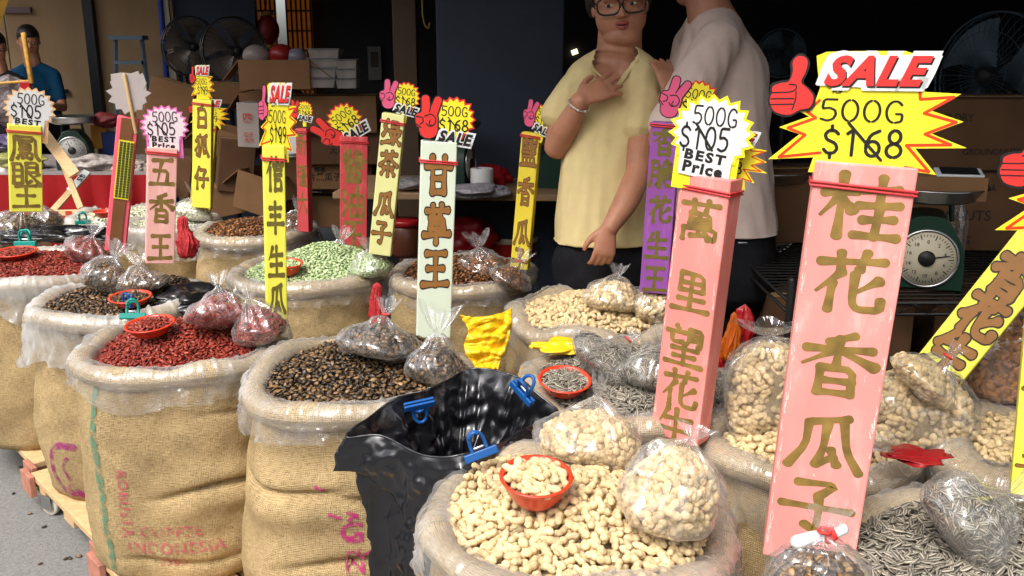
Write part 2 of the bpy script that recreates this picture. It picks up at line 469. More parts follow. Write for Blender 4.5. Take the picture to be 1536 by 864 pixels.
class Fr:
    """a flat frame: o + r*x*s + u*y*s + n*z"""
    def __init__(s, o, r, u, n, sc=1.0, rot=0.0, kx=1.0):
        c, q = math.cos(rot), math.sin(rot)
        s.o, s.n, s.s = np.asarray(o, float), nrm(n), sc
        s.r, s.u = (r * c + u * q) * kx, u * c - r * q
    def __call__(s, P, z):
        P = np.asarray(P, float)
        return s.o + P[:, :1] * s.r * s.s + P[:, 1:2] * s.u * s.s + s.n * np.reshape(z, (-1, 1))
def word(mb, fr, s, x, y, h, z, mi=0, offset=0., shear=0., spacing=1., w=None, rot=0.):
    V, F = text2d(s, offset, shear, spacing)
    V = V * h
    if w: V = V * (w / (V[:, 0].max() - V[:, 0].min()), 1)
    c, q = math.cos(rot), math.sin(rot)
    V = V @ np.array([[c, q], [-q, c]])
    mb.add(fr(V + (x, y), z), F, mi)
def plate(mb, fr, P, z0, z1, mi=0, mside=None):
    P = np.asarray(P, float); n = len(P)
    a = 0.5 * np.sum(P[:, 0] * np.roll(P[:, 1], -1) - P[:, 1] * np.roll(P[:, 0], -1))
    if a < 0: P = P[::-1]
    V = np.vstack([fr(P, z0), fr(P, z1)])
    b = mb.n
    mb.add(V, np.array([[i, (i + 1) % n, n + (i + 1) % n, n + i] for i in range(n)]), mi if mside is None else mside)
    mb.F.append((np.array([[n + i for i in range(n)]]) + b, mi))
    mb.F.append((np.array([[n - 1 - i for i in range(n)]]) + b, mi if mside is None else mside))
def chaikin(P):
    P = np.asarray(P, float)
    if len(P) < 3: return P
    o = [P[0]]
    for i in range(len(P) - 1):
        a, b = P[i], P[i + 1]
        if i > 0: o.append(a * .82 + b * .18)
        if i < len(P) - 2: o.append(a * .18 + b * .82)
    return np.array(o + [P[-1]])
def ribbon(P, w0, w1=None, brush=True, rnd=0.0, seed=0):
    """a brush stroke as a closed outline; returns outline strips (V, quads+fan faces)"""
    P = chaikin(P)
    Q = []
    for i in range(len(P) - 1):
        L = np.linalg.norm(P[i + 1] - P[i]); k = max(2, int(L / 8))
        Q += [P[i] + (P[i + 1] - P[i]) * t for t in np.linspace(0, 1, k, endpoint=False)]
    Q = np.array(Q + [P[-1]]); n = len(Q)
    T = np.gradient(Q, axis=0); T /= np.linalg.norm(T, axis=1)[:, None] + 1e-9
    N = np.stack([-T[:, 1], T[:, 0]], 1)
    t = np.linspace(0, 1, n)
    w = w0 + ((w1 if w1 is not None else w0) - w0) * t
    if brush: w = w * (.84 + .34 * np.abs(2 * t - 1) ** 2)
    if rnd:
        r = np.random.RandomState(seed); w = w * (1 + rnd * np.sin(t * r.uniform(4, 9) + r.uniform(0, 6)))
    h = w[:, None] / 2
    Lf, Rt = Q + N * h, Q - N * h
    cap = []
    for e, sg in ((0, -1), (n - 1, 1)):
        a = np.array([R(x) for x in (-60, -30, 0, 30, 60)])
        cap.append(Q[e] + (np.cos(a)[:, None] * T[e] * sg * .85 + np.sin(a)[:, None] * N[e]) * h[e])
    V = np.vstack([Lf, Rt, cap[0], cap[1]])
    F = [(i + n, i + n + 1, i + 1, i) for i in range(n - 1)]
    F.append(tuple([n] + [2 * n + k for k in range(5)][0:0]) + tuple([0] + [2 * n + k for k in (4, 3, 2, 1, 0)] + [n])) if False else None
    F = [f for f in F if f]
    F.append((0, 2 * n + 4, 2 * n + 3, 2 * n + 2, 2 * n + 1, 2 * n, n))
    F.append((n + n - 1, 2 * n + 5, 2 * n + 6, 2 * n + 7, 2 * n + 8, 2 * n + 9, n - 1))
    return V, F
def stroke(mb, fr, P, w0, z, mi=0, w1=None, brush=False):
    V, F = ribbon(P, w0, w1, brush)
    mb.add(fr(V, z), F, mi)
# brush characters on a 100 x 100 field, y down; a third item is the end width
G_ = [[(12, 20), (88, 16)], [(35, 5), (38, 31)], [(66, 4), (60, 30)]]
def bx_(x0, y0, x1, y1): return [[(x0, y0), (x0, y1)], [(x0, y0), (x1, y0), (x1, y1)], [(x0, y1 - 1), (x1, y1 - 1)]]
W_ = lambda y0, y1, m: [[(16, y0), (84, y0 - 1)], [(22, m), (78, m - 1)], [(6, y1), (94, y1 - 2)], [(50, y0), (50, y1)]]
CH = {
 '花': G_ + [[(40, 34), (12, 68)], [(28, 52), (28, 95)], [(86, 44), (56, 66)], [(55, 36), (55, 80), (64, 91), (90, 89), (92, 74)]],
 '香': [[(68, 3), (36, 15)], [(8, 27), (92, 24)], [(50, 10), (50, 52)], [(47, 28), (6, 55)], [(53, 27), (95, 50)]] + bx_(30, 58, 72, 97) + [[(32, 77), (70, 77)]],
 '瓜': [[(76, 4), (28, 16)], [(27, 16), (24, 55), (4, 92)], [(50, 16), (47, 60), (40, 86)], [(44, 82), (62, 72)], [(58, 60), (68, 84)], [(70, 12), (77, 60), (98, 92)]],
 '子': [[(24, 12), (74, 10), (50, 34)], [(50, 34), (55, 60), (51, 94), (38, 84)], [(4, 54), (97, 52)]],
 '桂': [[(6, 32), (44, 29)], [(25, 5), (25, 97)], [(24, 34), (4, 68)], [(27, 38), (42, 56)], [(52, 24), (92, 22)], [(72, 5), (72, 48)], [(47, 47), (97, 45)], [(54, 69), (92, 67)], [(72, 50), (72, 94)], [(44, 94), (99, 92)]],
 '萬': [[(8, 16), (92, 14)], [(34, 4), (36, 27)], [(66, 4), (62, 27)]] + bx_(28, 35, 72, 61) + [[(30, 48), (70, 48)], [(50, 36), (50, 86)], [(13, 70), (13, 98)], [(13, 71), (88, 70), (87, 96), (76, 90)], [(32, 89), (68, 83)], [(62, 75), (72, 91)]],
 '里': bx_(24, 7, 76, 49) + [[(26, 28), (74, 28)], [(50, 8), (50, 93)], [(20, 69), (80, 68)], [(6, 94), (94, 93)]],
 '望': [[(26, 3), (33, 12)], [(5, 20), (48, 18)], [(18, 20), (18, 44), (46, 42)], [(60, 7), (58, 40), (50, 52)], [(60, 8), (89, 8), (89, 49), (80, 46)], [(61, 21), (87, 21)], [(61, 34), (87, 34)], [(20, 59), (82, 58)], [(25, 76), (77, 75)], [(6, 96), (95, 95)], [(50, 58), (50, 95)]],
 '生': [[(30, 7), (10, 44)], [(22, 30), (86, 28)], [(51, 5), (51, 92)], [(18, 60), (82, 58)], [(6, 93), (95, 92)]],
 '甘': [[(6, 30), (94, 29)], [(30, 7), (30, 95)], [(70, 7), (70, 95)], [(30, 58), (70, 58)], [(30, 92), (70, 92)]],
 '草': G_ + bx_(27, 37, 73, 66) + [[(29, 51), (71, 51)], [(6, 80), (94, 78)], [(50, 66), (50, 100)]],
 '王': W_(12, 91, 50),
 '五': [[(14, 12), (88, 11)], [(48, 12), (32, 90)], [(18, 48), (73, 46), (69, 90)], [(5, 92), (97, 90)]],
 '信': [[(34, 4), (6, 46)], [(24, 30), (24, 97)], [(60, 3), (68, 13)], [(42, 23), (97, 22)], [(50, 37), (88, 36)], [(50, 51), (88, 50)]] + bx_(52, 65, 86, 96),
 '丰': [[(18, 22), (82, 21)], [(22, 46), (78, 45)], [(5, 70), (95, 69)], [(50, 4), (50, 99)]],
 '茶': G_ + [[(50, 28), (6, 60)], [(50, 28), (95, 60)], [(24, 66), (77, 65)], [(50, 50), (50, 99)], [(34, 74), (16, 93)], [(66, 74), (84, 93)]],
 '油': [[(8, 13), (19, 25)], [(3, 40), (14, 50)], [(5, 93), (25, 62)]] + bx_(37, 30, 92, 95) + [[(38, 62), (91, 62)], [(64, 5), (64, 94)]],
 '白': [[(55, 1), (42, 18)]] + bx_(23, 20, 78, 94) + [[(25, 56), (76, 56)]],
 '仔': [[(32, 3), (5, 48)], [(20, 32), (20, 97)], [(44, 13), (86, 11), (67, 33)], [(67, 33), (69, 91), (55, 84)], [(38, 53), (99, 51)]],
 '大': [[(7, 36), (93, 34)], [(50, 5), (46, 48), (8, 96)], [(51, 40), (95, 95)]],
 '绿': [[(28, 3), (8, 32), (28, 33), (6, 61)], [(3, 91), (37, 82)], [(48, 12), (83, 10), (80, 41)], [(51, 26), (80, 25)], [(40, 43), (97, 41)], [(68, 43), (68, 93), (59, 88)], [(47, 56), (58, 65)], [(41, 86), (62, 72)], [(91, 54), (76, 67)], [(71, 66), (97, 90)]],
 '狐': [[(38, 5), (9, 30)], [(22, 12), (35, 48), (27, 93), (15, 86)], [(30, 42), (5, 71)], [(86, 5), (50, 15)], [(50, 15), (48, 60), (35, 94)], [(66, 15), (65, 82), (76, 75)], [(76, 14), (81, 60), (99, 92)]],
 '眼': bx_(8, 14, 38, 88) + [[(9, 38), (37, 38)], [(9, 62), (37, 62)], [(52, 10), (52, 93), (69, 80)], [(52, 10), (90, 10), (90, 45)], [(53, 27), (89, 27)], [(53, 45), (89, 45)], [(93, 54), (72, 67)], [(62, 50), (99, 93)]],
 '鳳': [[(14, 8), (14, 60), (3, 96)], [(14, 8), (86, 8), (87, 80), (99, 94)], [(28, 21), (72, 21)]] + bx_(34, 32, 66, 56) + [[(35, 44), (65, 44)], [(34, 56), (34, 68)], [(33, 68), (76, 67), (72, 92), (62, 88)], [(28, 78), (24, 90)], [(42, 76), (42, 88)], [(55, 76), (57, 86)]],
 '醬': [[(20, 4), (19, 48)], [(34, 2), (34, 49)], [(8, 20), (34, 20)], [(9, 33), (34, 31)], [(62, 3), (47, 18)], [(58, 10), (87, 9), (55, 31)], [(44, 35), (97, 34)], [(80, 24), (80, 47), (71, 44)], [(56, 38), (63, 45)], [(16, 55), (84, 54)]] + bx_(25, 64, 77, 98) + [[(42, 55), (40, 77)], [(60, 55), (60, 75), (75, 76)], [(27, 85), (75, 85)]],
 '新': [[(26, 1), (32, 10)], [(7, 16), (49, 15)], [(17, 21), (22, 32)], [(41, 21), (34, 32)], [(3, 39), (53, 38)], [(7, 55), (51, 54)], [(28, 39), (28, 97)], [(26, 56), (4, 84)], [(31, 58), (48, 74)], [(91, 5), (60, 18)], [(62, 18), (60, 60), (46, 96)], [(62, 42), (99, 41)], [(82, 42), (82, 99)]],
 '疆': [[(6, 9), (34, 9), (33, 31), (8, 31), (6, 52), (37, 51), (34, 94), (22, 88)], [(46, 6), (98, 6)], [(46, 50), (98, 50)], [(44, 95), (99, 95)]] + bx_(54, 15, 90, 41) + [[(55, 28), (89, 28)], [(72, 15), (72, 41)]] + bx_(54, 59, 90, 85) + [[(55, 72), (89, 72)], [(72, 59), (72, 85)]],
 '鹽': [[(12, 7), (12, 50)], [(12, 8), (46, 7)], [(12, 50), (48, 50)], [(22, 20), (40, 20), (40, 37)], [(22, 37), (41, 37)], [(61, 3), (50, 18)], [(57, 12), (95, 11)], [(58, 25), (92, 25)]] + bx_(59, 34, 88, 52) + bx_(15, 64, 85, 93) + [[(38, 64), (38, 92)], [(62, 64), (62, 92)], [(3, 95), (98, 95)]],
 '脆': [[(10, 10), (10, 60), (3, 95)], [(10, 10), (36, 10), (36, 94), (27, 88)], [(11, 34), (35, 34)], [(11, 58), (35, 58)], [(64, 3), (47, 27)], [(58, 14), (85, 13), (76, 28)], [(46, 33), (97, 32)], [(50, 33), (50, 70), (41, 98)], [(62, 46), (87, 46), (85, 67), (76, 64)], [(62, 46), (62, 86), (70, 93), (95, 91), (97, 78)]],
}
def hanzi(mb, fr, ch, x, y, w, h, z, sw=10., outline=None, mi=0, mo=1, seed=0):
    """paint one character centred on (x, y); outline: width of a dark contour under the fill"""
    S = CH[ch]; rs = np.random.RandomState(seed + ord(ch))
    for k, P in enumerate(S):
        P = np.array(P, float) + rs.uniform(-1.6, 1.6, (len(P), 2))
        d = P[-1] - P[0]
        w0, w1 = sw, sw
        if outline is None and len(P) == 2 and abs(d[0]) > 12 and d[1] > 14:
            w0, w1 = (sw * 1.15, sw * .35) if d[0] < 0 else (sw * .7, sw * 1.35)
        def put(wa, wb, zz, m):
            V, F = ribbon(P, wa, wb, True, .06, seed + k)
            V = (V - 50) / 100 * (w, -h) + (x, y)
            mb.add(fr(V, zz), F if True else F, m)
        if outline:
            put(w0 + outline * 2, w1 + outline * 2, z + k * 2e-5, mo)
            put(w0, w1, z + .0006 + k * 2e-5, mi)
        else: put(w0, w1, z + k * 2e-5, mi)
# stencil figures on a 60 x 100 field, y down
def arc(cx, cy, rx_, ry_, a0, a1, n=9):
    return [(cx + rx_ * math.cos(R(a)), cy + ry_ * math.sin(R(a))) for a in np.linspace(a0, a1, n)]
DG = {
 '5': [[(54, 5), (14, 5), (11, 40)], [(13, 45), (32, 40), (50, 50), (54, 68), (46, 88), (28, 96), (8, 88)]],
 '0': [arc(30, 50, 24, 45, 100, 260), arc(30, 50, 24, 45, -80, 80)],
 'G': [arc(32, 50, 25, 45, 100, 320, 12), [(36, 95), (55, 88), (55, 58), (36, 58)]],
 '$': [[(52, 24), (40, 12), (20, 13), (9, 28), (16, 44), (44, 56), (52, 74), (42, 90), (20, 91), (8, 78)], [(30, -4), (30, 10)], [(30, 94), (30, 108)]],
 '1': [[(14, 22), (32, 6), (32, 96)]],
 '6': [[(48, 8), (22, 22), (9, 52), (9, 72)], arc(30, 70, 22, 26, -160, 160, 12)],
 '8': [arc(30, 27, 18, 22, 100, 260), arc(30, 27, 18, 22, -80, 80), arc(30, 74, 23, 23, 100, 260), arc(30, 74, 23, 23, -80, 80)],
 '9': [arc(30, 30, 22, 26, 20, 340, 12), [(52, 30), (50, 60), (36, 90), (22, 96)]],
}
def figures(mb, fr, s, x0, x1, y0, y1, z, mi=0, sw=9, slash=None):
    """write s between x0..x1, top y0 to bottom y1 (y up frame)"""
    n = len(s); cw = (x1 - x0) / n
    for i, c in enumerate(s):
        for P in DG[c]:
            P = np.array(P, float)
            V, F = ribbon(P, sw * .86, None, False)
            V = np.stack([x0 + cw * (i + .04 + .9 * V[:, 0] / 60), y0 - (y0 - y1) * V[:, 1] / 100], 1)
            mb.add(fr(V, z), F, mi)
    if slash:
        V, F = ribbon(np.array(slash, float), (y0 - y1) * .10, None, False)
        mb.add(fr(V, z + .0004), F, mi)

# ---------------------------------------------------------------- price cards
def spikes(n, rx_, ry_, inner, seed, jit=.06, a0=0):
    r = np.random.RandomState(seed); o = []
    for i in range(2 * n):
        a = a0 + math.pi * i / n
        k = (1 if i % 2 == 0 else inner) * (1 + r.uniform(-jit, jit) * (i % 2 == 0))
        o.append((rx_ * k * math.cos(a), ry_ * k * math.sin(a)))
    return np.array(o)
def sale(mb, fr, x, y, h, z, red=True, rot=0., mw=0, mc=1, ms=2, shear=.25, w=None):
    w = w or h * 2.75
    word(mb, fr, 'SALE', x, y, h, z, mw, .115, shear, 1.12, w * 1.16, rot)
    if red: word(mb, fr, 'SALE', x + h * .05, y - h * .06, h * .9, z + .0005, ms, .045, shear, 1.12, w, rot)
    word(mb, fr, 'SALE', x, y, h * .9, z + .001, mc, .045, shear, 1.12, w, rot)
def hand_thumb(mb, fr, x, y, k, z, flip=1):
    """thumbs up; k size of the fist"""
    T = lambda P: np.array(P, float) * (k * flip, k) + (x, y)
    def blob(zz, m, e):
        V = [(-.62 - e, .1), (-.6 - e, .36 + e), (-.3, .5 + e), (-.02, .56 + e), (.1 - e, .95), (.06 - e, 1.3), (.22, 1.52 + e), (.48, 1.5 + e), (.62 + e, 1.3), (.56 + e, .9), (.44 + e, .55), (.72 + e, .3), (.95 + e, .0), (.86 + e, -.4 - e), (.5, -.5 - e), (.1, -.72 - e), (-.4, -.64 - e), (-.6 - e, -.42), (-.68 - e, -.15)]
        P = smooth_path(np.array(V + [V[0]], float), 57)[:-1]
        plate(mb, fr, T(P), zz, zz + .0008, m)
    blob(z, 1, .09); blob(z + .0009, 0, 0)
    zz = z + .0022
    for P in ([(-.62, .12), (.1, .16), (.3, .3), (.26, .44), (.0, .46)], [(-.64, -.12), (.22, -.08)], [(-.62, -.34), (.2, -.3)], [(.28, .2), (.3, -.1), (.2, -.5)]):
        stroke(mb, fr, T(chaikin(P)), .05 * k, zz, 1)
def hand_vee(mb, fr, x, y, k, z, rot=0.):
    """two raised fingers, thumb folded"""
    c, s = math.cos(rot), math.sin(rot)
    T = lambda P: (np.array(P, float) @ np.array([[c, s], [-s, c]])) * k + (x, y)
    base = [([(-.12, .2), (-.2, 1.05)], .44), ([(.16, .2), (.42, 1.02)], .42), ([(-.05, .12), (.02, -.5)], .98), ([(-.45, .15), (-.42, -.2)], .42)]
    for e, zz, m in ((.14, z, 1), (0, z + .0012, 0)):
        for i, (P, w) in enumerate(base):
            V, F = ribbon(T(P), (w + e) * k, (w + e) * k * (.86 if i < 2 else .9), False)
            mb.add(fr(V, zz + i * 8e-5), F, m)
    zz = z + .002
    for P in ([(-.62, .16), (-.3, .14), (-.26, -.1), (-.42, -.2)], [(-.2, .2), (.1, .34), (.36, .14), (.32, -.16), (.05, -.3), (-.12, -.16)], [(-.6, -.2), (-.36, -.36)], [(.06, .0), (.02, -.2), (.2, -.24)], [(.02, .42), (.06, .7)]):
        stroke(mb, fr, T(chaikin(chaikin(P))), .055 * k, zz, 1)
def card_jag(pr, fr, price='$199', slash='mid', hand=True, handmat=None, yel=None, lit=None):
    """jagged yellow burst with a SALE banner and a thumb; 1 unit = 1 px of the biggest card"""
    cv = lambda L: np.array([((a - 286) / 2, -(b - 410) / 2) for a, b in L])
    out = cv([(120, 163), (150, 150), (235, 146), (380, 143), (440, 160), (470, 190), (440, 240), (452, 265), (555, 268), (478, 322), (572, 352), (485, 392), (592, 432), (443, 440), (515, 520), (440, 512), (455, 578), (432, 585), (400, 530), (160, 530), (140, 530), (128, 530), (140, 482), (0, 495), (90, 410), (25, 390), (115, 352), (85, 338), (130, 300), (140, 262), (128, 210)])
    mb = MB(); plate(mb, fr, out, 0, .0025, 0)
    c = part('price_card', mb, [M_YEL], pr, False)
    for L in ([(436, 266), (440, 288), (536, 278), (456, 330), (552, 354), (466, 394), (545, 424), (416, 431), (492, 511), (420, 500)], [(142, 300), (108, 338), (136, 356), (52, 391), (108, 411), (32, 486), (160, 466)]):
        P = cv(L); m = MB()
        for i in range(len(P) - 1):
            V, F = ribbon(P[i:i + 2], 4.6, None, False); m.add(fr(V, .0028 + i * 3e-5), F)
        part('red_outline', m, [mat('orange_red', lin((214, 62, 20)), .5, .05)], c, False)
    m = MB()
    q = lambda a, b: ((a - 286) / 2, -(b - 410) / 2)
    x0, y0 = q(140, 292); x1, y1 = q(402, 366); figures(m, fr, '500G', x0, x1, y0, y1, .0034, 0, 10)
    x0, y0 = q(158, 382); x1, y1 = q(412, 474)
    w = x1 - x0
    sl = [(x0 + w * .31, y0 + 7), (x0 + w * .74, y1 - 4)]
    figures(m, fr, price, x0, x1, y0, y1, .0034, 0, 13, sl)
    word(m, fr, 'POP', *q(194, 272), 5.5, .0034, 0, .03)
    part('price_lettering', m, [M_BLACK], c, False)
    m = MB()
    plate(m, fr, smooth_path(cv([(126, 246), (144, 184), (172, 152), (292, 148), (312, 158), (400, 154), (480, 154), (484, 168), (462, 236), (436, 258), (300, 258), (200, 254), (128, 254)]), 49), .0036, .0052, 0)
    sale(m, fr, *q(306, 205), 46, .0058, True, R(1), 0, 1, 2, .38, 158)
    part('sale_banner', m, [M_WHITE, M_REDP, M_BLACK], c, False)
    if hand:
        m = MB(); hand_thumb(m, fr, *q(44, 290), 41, .0045)
        part('hand_cutout', m, [handmat or M_REDP, M_BLACK], c, False)
    return c
def card_burst(pr, fr, price='$168', rot=0., handmat=None, hrot=0.):
    """round yellow burst with red flames, a V hand and a black SALE; burst radius 1"""
    mb = MB()
    plate(mb, fr, spikes(17, 1.06, 1.12, .84, 3, .05), 0, .002, 1)
    plate(mb, fr, spikes(17, .97, 1.02, .80, 3, .05), .0022, .003, 0)
    plate(mb, fr, [(-.25, -.7), (.25, -.7), (.2, -1.9), (-.2, -1.9)], -.003, -.0005, 0)
    c = part('price_card', mb, [M_YEL, M_REDP], pr, False)
    m = MB()
    figures(m, fr, '500G', -.66, .66, .60, .10, .0036, 0, 12)
    figures(m, fr, price, -.74, .74, -.02, -.60, .0036, 0, 15, [(-.3, .06), (.32, -.62)])
    part('price_lettering', m, [M_BLACK], c, False)
    m = MB(); sale(m, fr, .12, -.93, .58, .0048, False, R(-6), 0, 1, 1, .2, 1.65)
    part('sale_banner', m, [M_WHITE, M_BLACK], c, False)
    m = MB(); hand_vee(m, fr, -1.22, -.15, .98, .004, hrot)
    part('hand_cutout', m, [handmat or M_REDP, M_BLACK], c, False)
    return c
def card_star(pr, fr, edge, price='$105', inner=None):
    """white starburst with coloured edge and a tab; burst half width 1"""
    mb = MB()
    st = spikes(20, 1.03, .95, .84, 5, .04, .08)
    plate(mb, fr, st, 0, .002, 1)
    plate(mb, fr, st * .90, .0022, .003, 0)
    plate(mb, fr, [(-.80, -.40), (.72, -.52), (.70, -1.45), (-.80, -1.38)], -.0022, -.0003, 1)
    plate(mb, fr, [(-.70, -.3), (.56, -.42), (.54, -1.14), (-.68, -1.02)], .0031, .0036, 0)
    c = part('price_card', mb, [inner or M_WHITE, edge], pr, False)
    m = MB()
    figures(m, fr, '500G', -.52, .56, .64, .17, .004, 0, 11)
    figures(m, fr, price, -.76, .44, .17, -.42, .004, 0, 13, [(-.38, .18), (.06, -.40)])
    word(m, fr, 'BEST', -.08, -.57, .22, .004, 0, .05, 0, 1.3, .98, R(-5))
    word(m, fr, 'Price', -.10, -.86, .25, .004, 0, .05, 0, 1.2, .96, R(-5))
    part('price_lettering', m, [M_BLACK], c, False)
    return c

# ---------------------------------------------------------------- the tall price signs
def paint(nm, c, **k):
    kk = dict(rough=.6, var=.14, scale=14, bump=.0012, bscale=22, stretch=(1, 1, .35), dirt=(tuple(np.minimum(np.array(c) * 1.25 + .08, 1)), .53, 14)); kk.update(k)
    return mat(nm, c, **kk)
S_PINK = paint('pink_sign_paint', lin((238, 148, 140)))
S_PINK2 = paint('salmon_sign_paint', lin((236, 138, 130)))
S_LPINK = paint('light_pink_sign', lin((240, 180, 170)))
S_PURP = paint('purple_sign_paint', lin((146, 78, 160)))
S_MINT = paint('mint_sign_paint', lin((212, 222, 200)), var=.04, dirt=None)
S_CREAM = paint('cream_sign_paint', lin((222, 220, 150)), var=.05, dirt=None)
S_RED = paint('red_sign_paint', lin((196, 70, 72)))
S_YEL = paint('lemon_sign_paint', lin((240, 234, 84)), var=.05, dirt=None)
S_YEL2 = paint('mustard_sign_paint', lin((228, 205, 60)), var=.07, dirt=None)
I_GOLD = mat('gold_brush_paint', lin((132, 106, 50)), .55, .42, 34)
I_BROWN = mat('brown_brush_paint', lin((146, 100, 48)), .5, .12, 30)
I_DARK = mat('dark_contour', (.02, .014, .01), .5, .1)
I_OLIVE = mat('olive_brush_paint', lin((110, 96, 40)), .5, .15, 30)
class Sign: pass
def sign(label, b, t, db, wpx, thick, paintm, chars, ink=None, outline=None, yaw=0., lean=0., sw=11, chw=.8, chh=None, band=True, group='tall price signs', bandfrac=.965):
    """b, t: foot and top of the front face's centre line in the photo; db: depth of the foot"""
    B = at(*b, db); T = aty(*t, B[1] + lean)
    up = nrm(T - B); L = np.linalg.norm(T - B)
    cd = nrm(np.array((-B[0], -B[1], 0.)))
    n0 = rz(yaw) @ cd
    r = nrm(np.cross(up, n0)); n = np.cross(r, up)
    w = wpx * db / FPX
    s = Sign(); s.n, s.r, s.up, s.L, s.w, s.B, s.T = n, r, up, L, w, B, T
    o = thing('price_sign', label, 'price sign', B, group); s.o = o
    mb = MB(); rot = np.stack([r, n, up], 1)
    box(mb, (B + T) / 2 - n * thick / 2, (w, thick, L), rot)
    me = mb.mesh('tube', paintm, False, B)
    q = bpy.data.objects.new('tube', me); COL.objects.link(q); q.parent = o; bev(q, .003, 2)
    fr = Fr(B, r, up, n); s.fr = fr
    if chars:
        for k, (c, f) in enumerate(chars):
            m = MB(); hanzi(m, fr, c, 0, L * f, w * chw, w * (chh or chw), .0006, sw, outline, seed=k * 7 + len(label))
            part('painted_character', m, [ink or I_GOLD, I_DARK], o, False)
    if band:
        m = MB(); e = .0025
        for dz in (0, .006):
            P = [(-w / 2 - e, L * bandfrac + dz), (w / 2 + e, L * bandfrac - .004 + dz)]
            Q = [B + r * P[0][0] + up * P[0][1] + n * e, B + r * P[1][0] + up * P[1][1] + n * e, B + r * P[1][0] + up * P[1][1] - n * (thick + e), B + r * P[0][0] + up * P[0][1] - n * (thick + e)]
            for i in range(4): tube(m, [Q[i], Q[(i + 1) % 4]], .0022, 6)
        part('rubber_band', m, [M_RUBBER], o)
    return s
def cardframe(s, px, py, sc_px, rot=0., back=.012, yaw=None, dy=0., kx=1.0):
    """a frame for a card in the sign's top: centre (px, py), unit = sc_px photo pixels"""
    Y = s.T[1] + dy
    C = aty(px, py, Y)
    n = s.n if yaw is None else rz(yaw) @ s.n
    n = nrm(n * (1, 1, .35))
    # slide the centre into the plane just behind the front wall of the tube
    ray = nrm(C - (0, 0, CAMH))
    P0 = s.T - s.n * back
    k = np.dot(P0 - C, n) / np.dot(ray, n)
    C = C + ray * k
    d = (C - (0, 0, CAMH)) @ np.array((0, CP, -SP))
    r, u, n = frame_from(n, (0, 0, 1))
    return Fr(C, r, u, n, sc_px * d / FPX, rot, kx)
# ---------------------------------------------------------------- seeds and nuts
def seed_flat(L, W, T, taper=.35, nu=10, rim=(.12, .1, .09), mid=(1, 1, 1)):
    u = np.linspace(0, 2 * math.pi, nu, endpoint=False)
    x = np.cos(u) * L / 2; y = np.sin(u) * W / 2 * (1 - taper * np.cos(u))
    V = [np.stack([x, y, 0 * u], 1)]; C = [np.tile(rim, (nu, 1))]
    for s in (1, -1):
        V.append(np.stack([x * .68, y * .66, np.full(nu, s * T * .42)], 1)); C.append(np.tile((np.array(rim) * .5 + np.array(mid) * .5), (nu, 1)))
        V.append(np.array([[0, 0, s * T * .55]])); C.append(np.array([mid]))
    V = np.vstack(V); C = np.vstack(C)
    F3, F4 = [], []
    for i in range(nu):
        j = (i + 1) % nu
        F4.append((i, j, nu + j, nu + i)); F3.append((nu + i, nu + j, 2 * nu))
        b = 2 * nu + 1
        F4.append((j, i, b + i, b + j)); F3.append((b + j, b + i, b + nu))
    return V, [np.array(F4), np.array(F3)], C
def seed_sun(L=.024, W=.0088, T=.0048):
    nu, nv = 12, 7
    v = np.linspace(0, 1, nv); pr = np.sin(np.pi * np.clip(v, .02, .985) ** .8) ** .75
    u = np.linspace(0, 2 * math.pi, nu, endpoint=False)
    V = np.stack([np.broadcast_to((v - .5) * L, (nu, nv)), np.cos(u)[:, None] * pr * W / 2, np.sin(u)[:, None] * pr * T / 2], -1).reshape(-1, 3)
    st = np.where(np.arange(nu) % 3 == 0, .06, 1.0); st = np.where(np.arange(nu) % 3 == 1, .55, st)
    C = np.repeat(np.repeat(st[:, None], nv, 1).reshape(-1, 1), 3, 1)
    return V, [gridf(nu, nv)[:, ::-1].copy()], C
def nut(L=.034, W=.0135, lobes=2, bend=.003, seed=0, nu=10, nv=12):
    v = np.linspace(0, 1, nv)
    r = np.sin(np.pi * np.clip(v, .004, .996)) ** .48
    if lobes == 2: r = r * (1 - .27 * np.exp(-((v - .5) / .15) ** 2)) * (1 + .08 * (v - .5))
    if lobes == 3: r = r * (1 - .2 * np.exp(-((v - .36) / .09) ** 2) - .2 * np.exp(-((v - .66) / .09) ** 2))
    u = np.linspace(0, 2 * math.pi, nu, endpoint=False)
    rg = 1 + .035 * np.cos(u * 5)[:, None] * np.sin(v * 16)[None]
    rr = r[None] * W / 2 * rg
    V = np.stack([np.broadcast_to((v - .5) * L, (nu, nv)), np.cos(u)[:, None] * rr + bend * np.sin(np.pi * v), np.sin(u)[:, None] * rr], -1).reshape(-1, 3)
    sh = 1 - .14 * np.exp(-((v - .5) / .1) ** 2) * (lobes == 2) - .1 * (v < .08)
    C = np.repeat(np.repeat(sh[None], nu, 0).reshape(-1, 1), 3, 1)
    return V, [gridf(nu, nv)[:, ::-1].copy()], C
NUTS = [nut(.0285, .0172, 2, .001), nut(.0265, .0164, 2, .002), nut(.0305, .0166, 2, .001), nut(.0185, .0160, 1, 0), nut(.034, .0158, 3, .002)]
NUTP = [.36, .28, .2, .1, .06]
SUNS = [seed_sun(), seed_sun(.022, .0082, .0044), seed_sun(.026, .0084, .0046)]
MELON = [seed_flat(.0200, .0122, .0046, .25, mid=(3.0, 2.4, 1.6), rim=(.10, .09, .085)), seed_flat(.0185, .0118, .0045, .3, mid=(.7, .62, .5), rim=(.12, .11, .1))]
BLACKS = [seed_flat(.0185, .0120, .0046, .25, mid=(2.0, 1.5, .9), rim=(.3, .3, .3)), seed_flat(.018, .0116, .0046, .25, mid=(5, 4, 2.6), rim=(.4, .35, .3))]
REDS = [seed_flat(.0215, .0098, .0036, .35, mid=(1.1, 1.05, 1), rim=(.7, .6, .6)), seed_flat(.0185, .0090, .0034, .35, mid=(1, 1, 1), rim=(.6, .5, .5))]
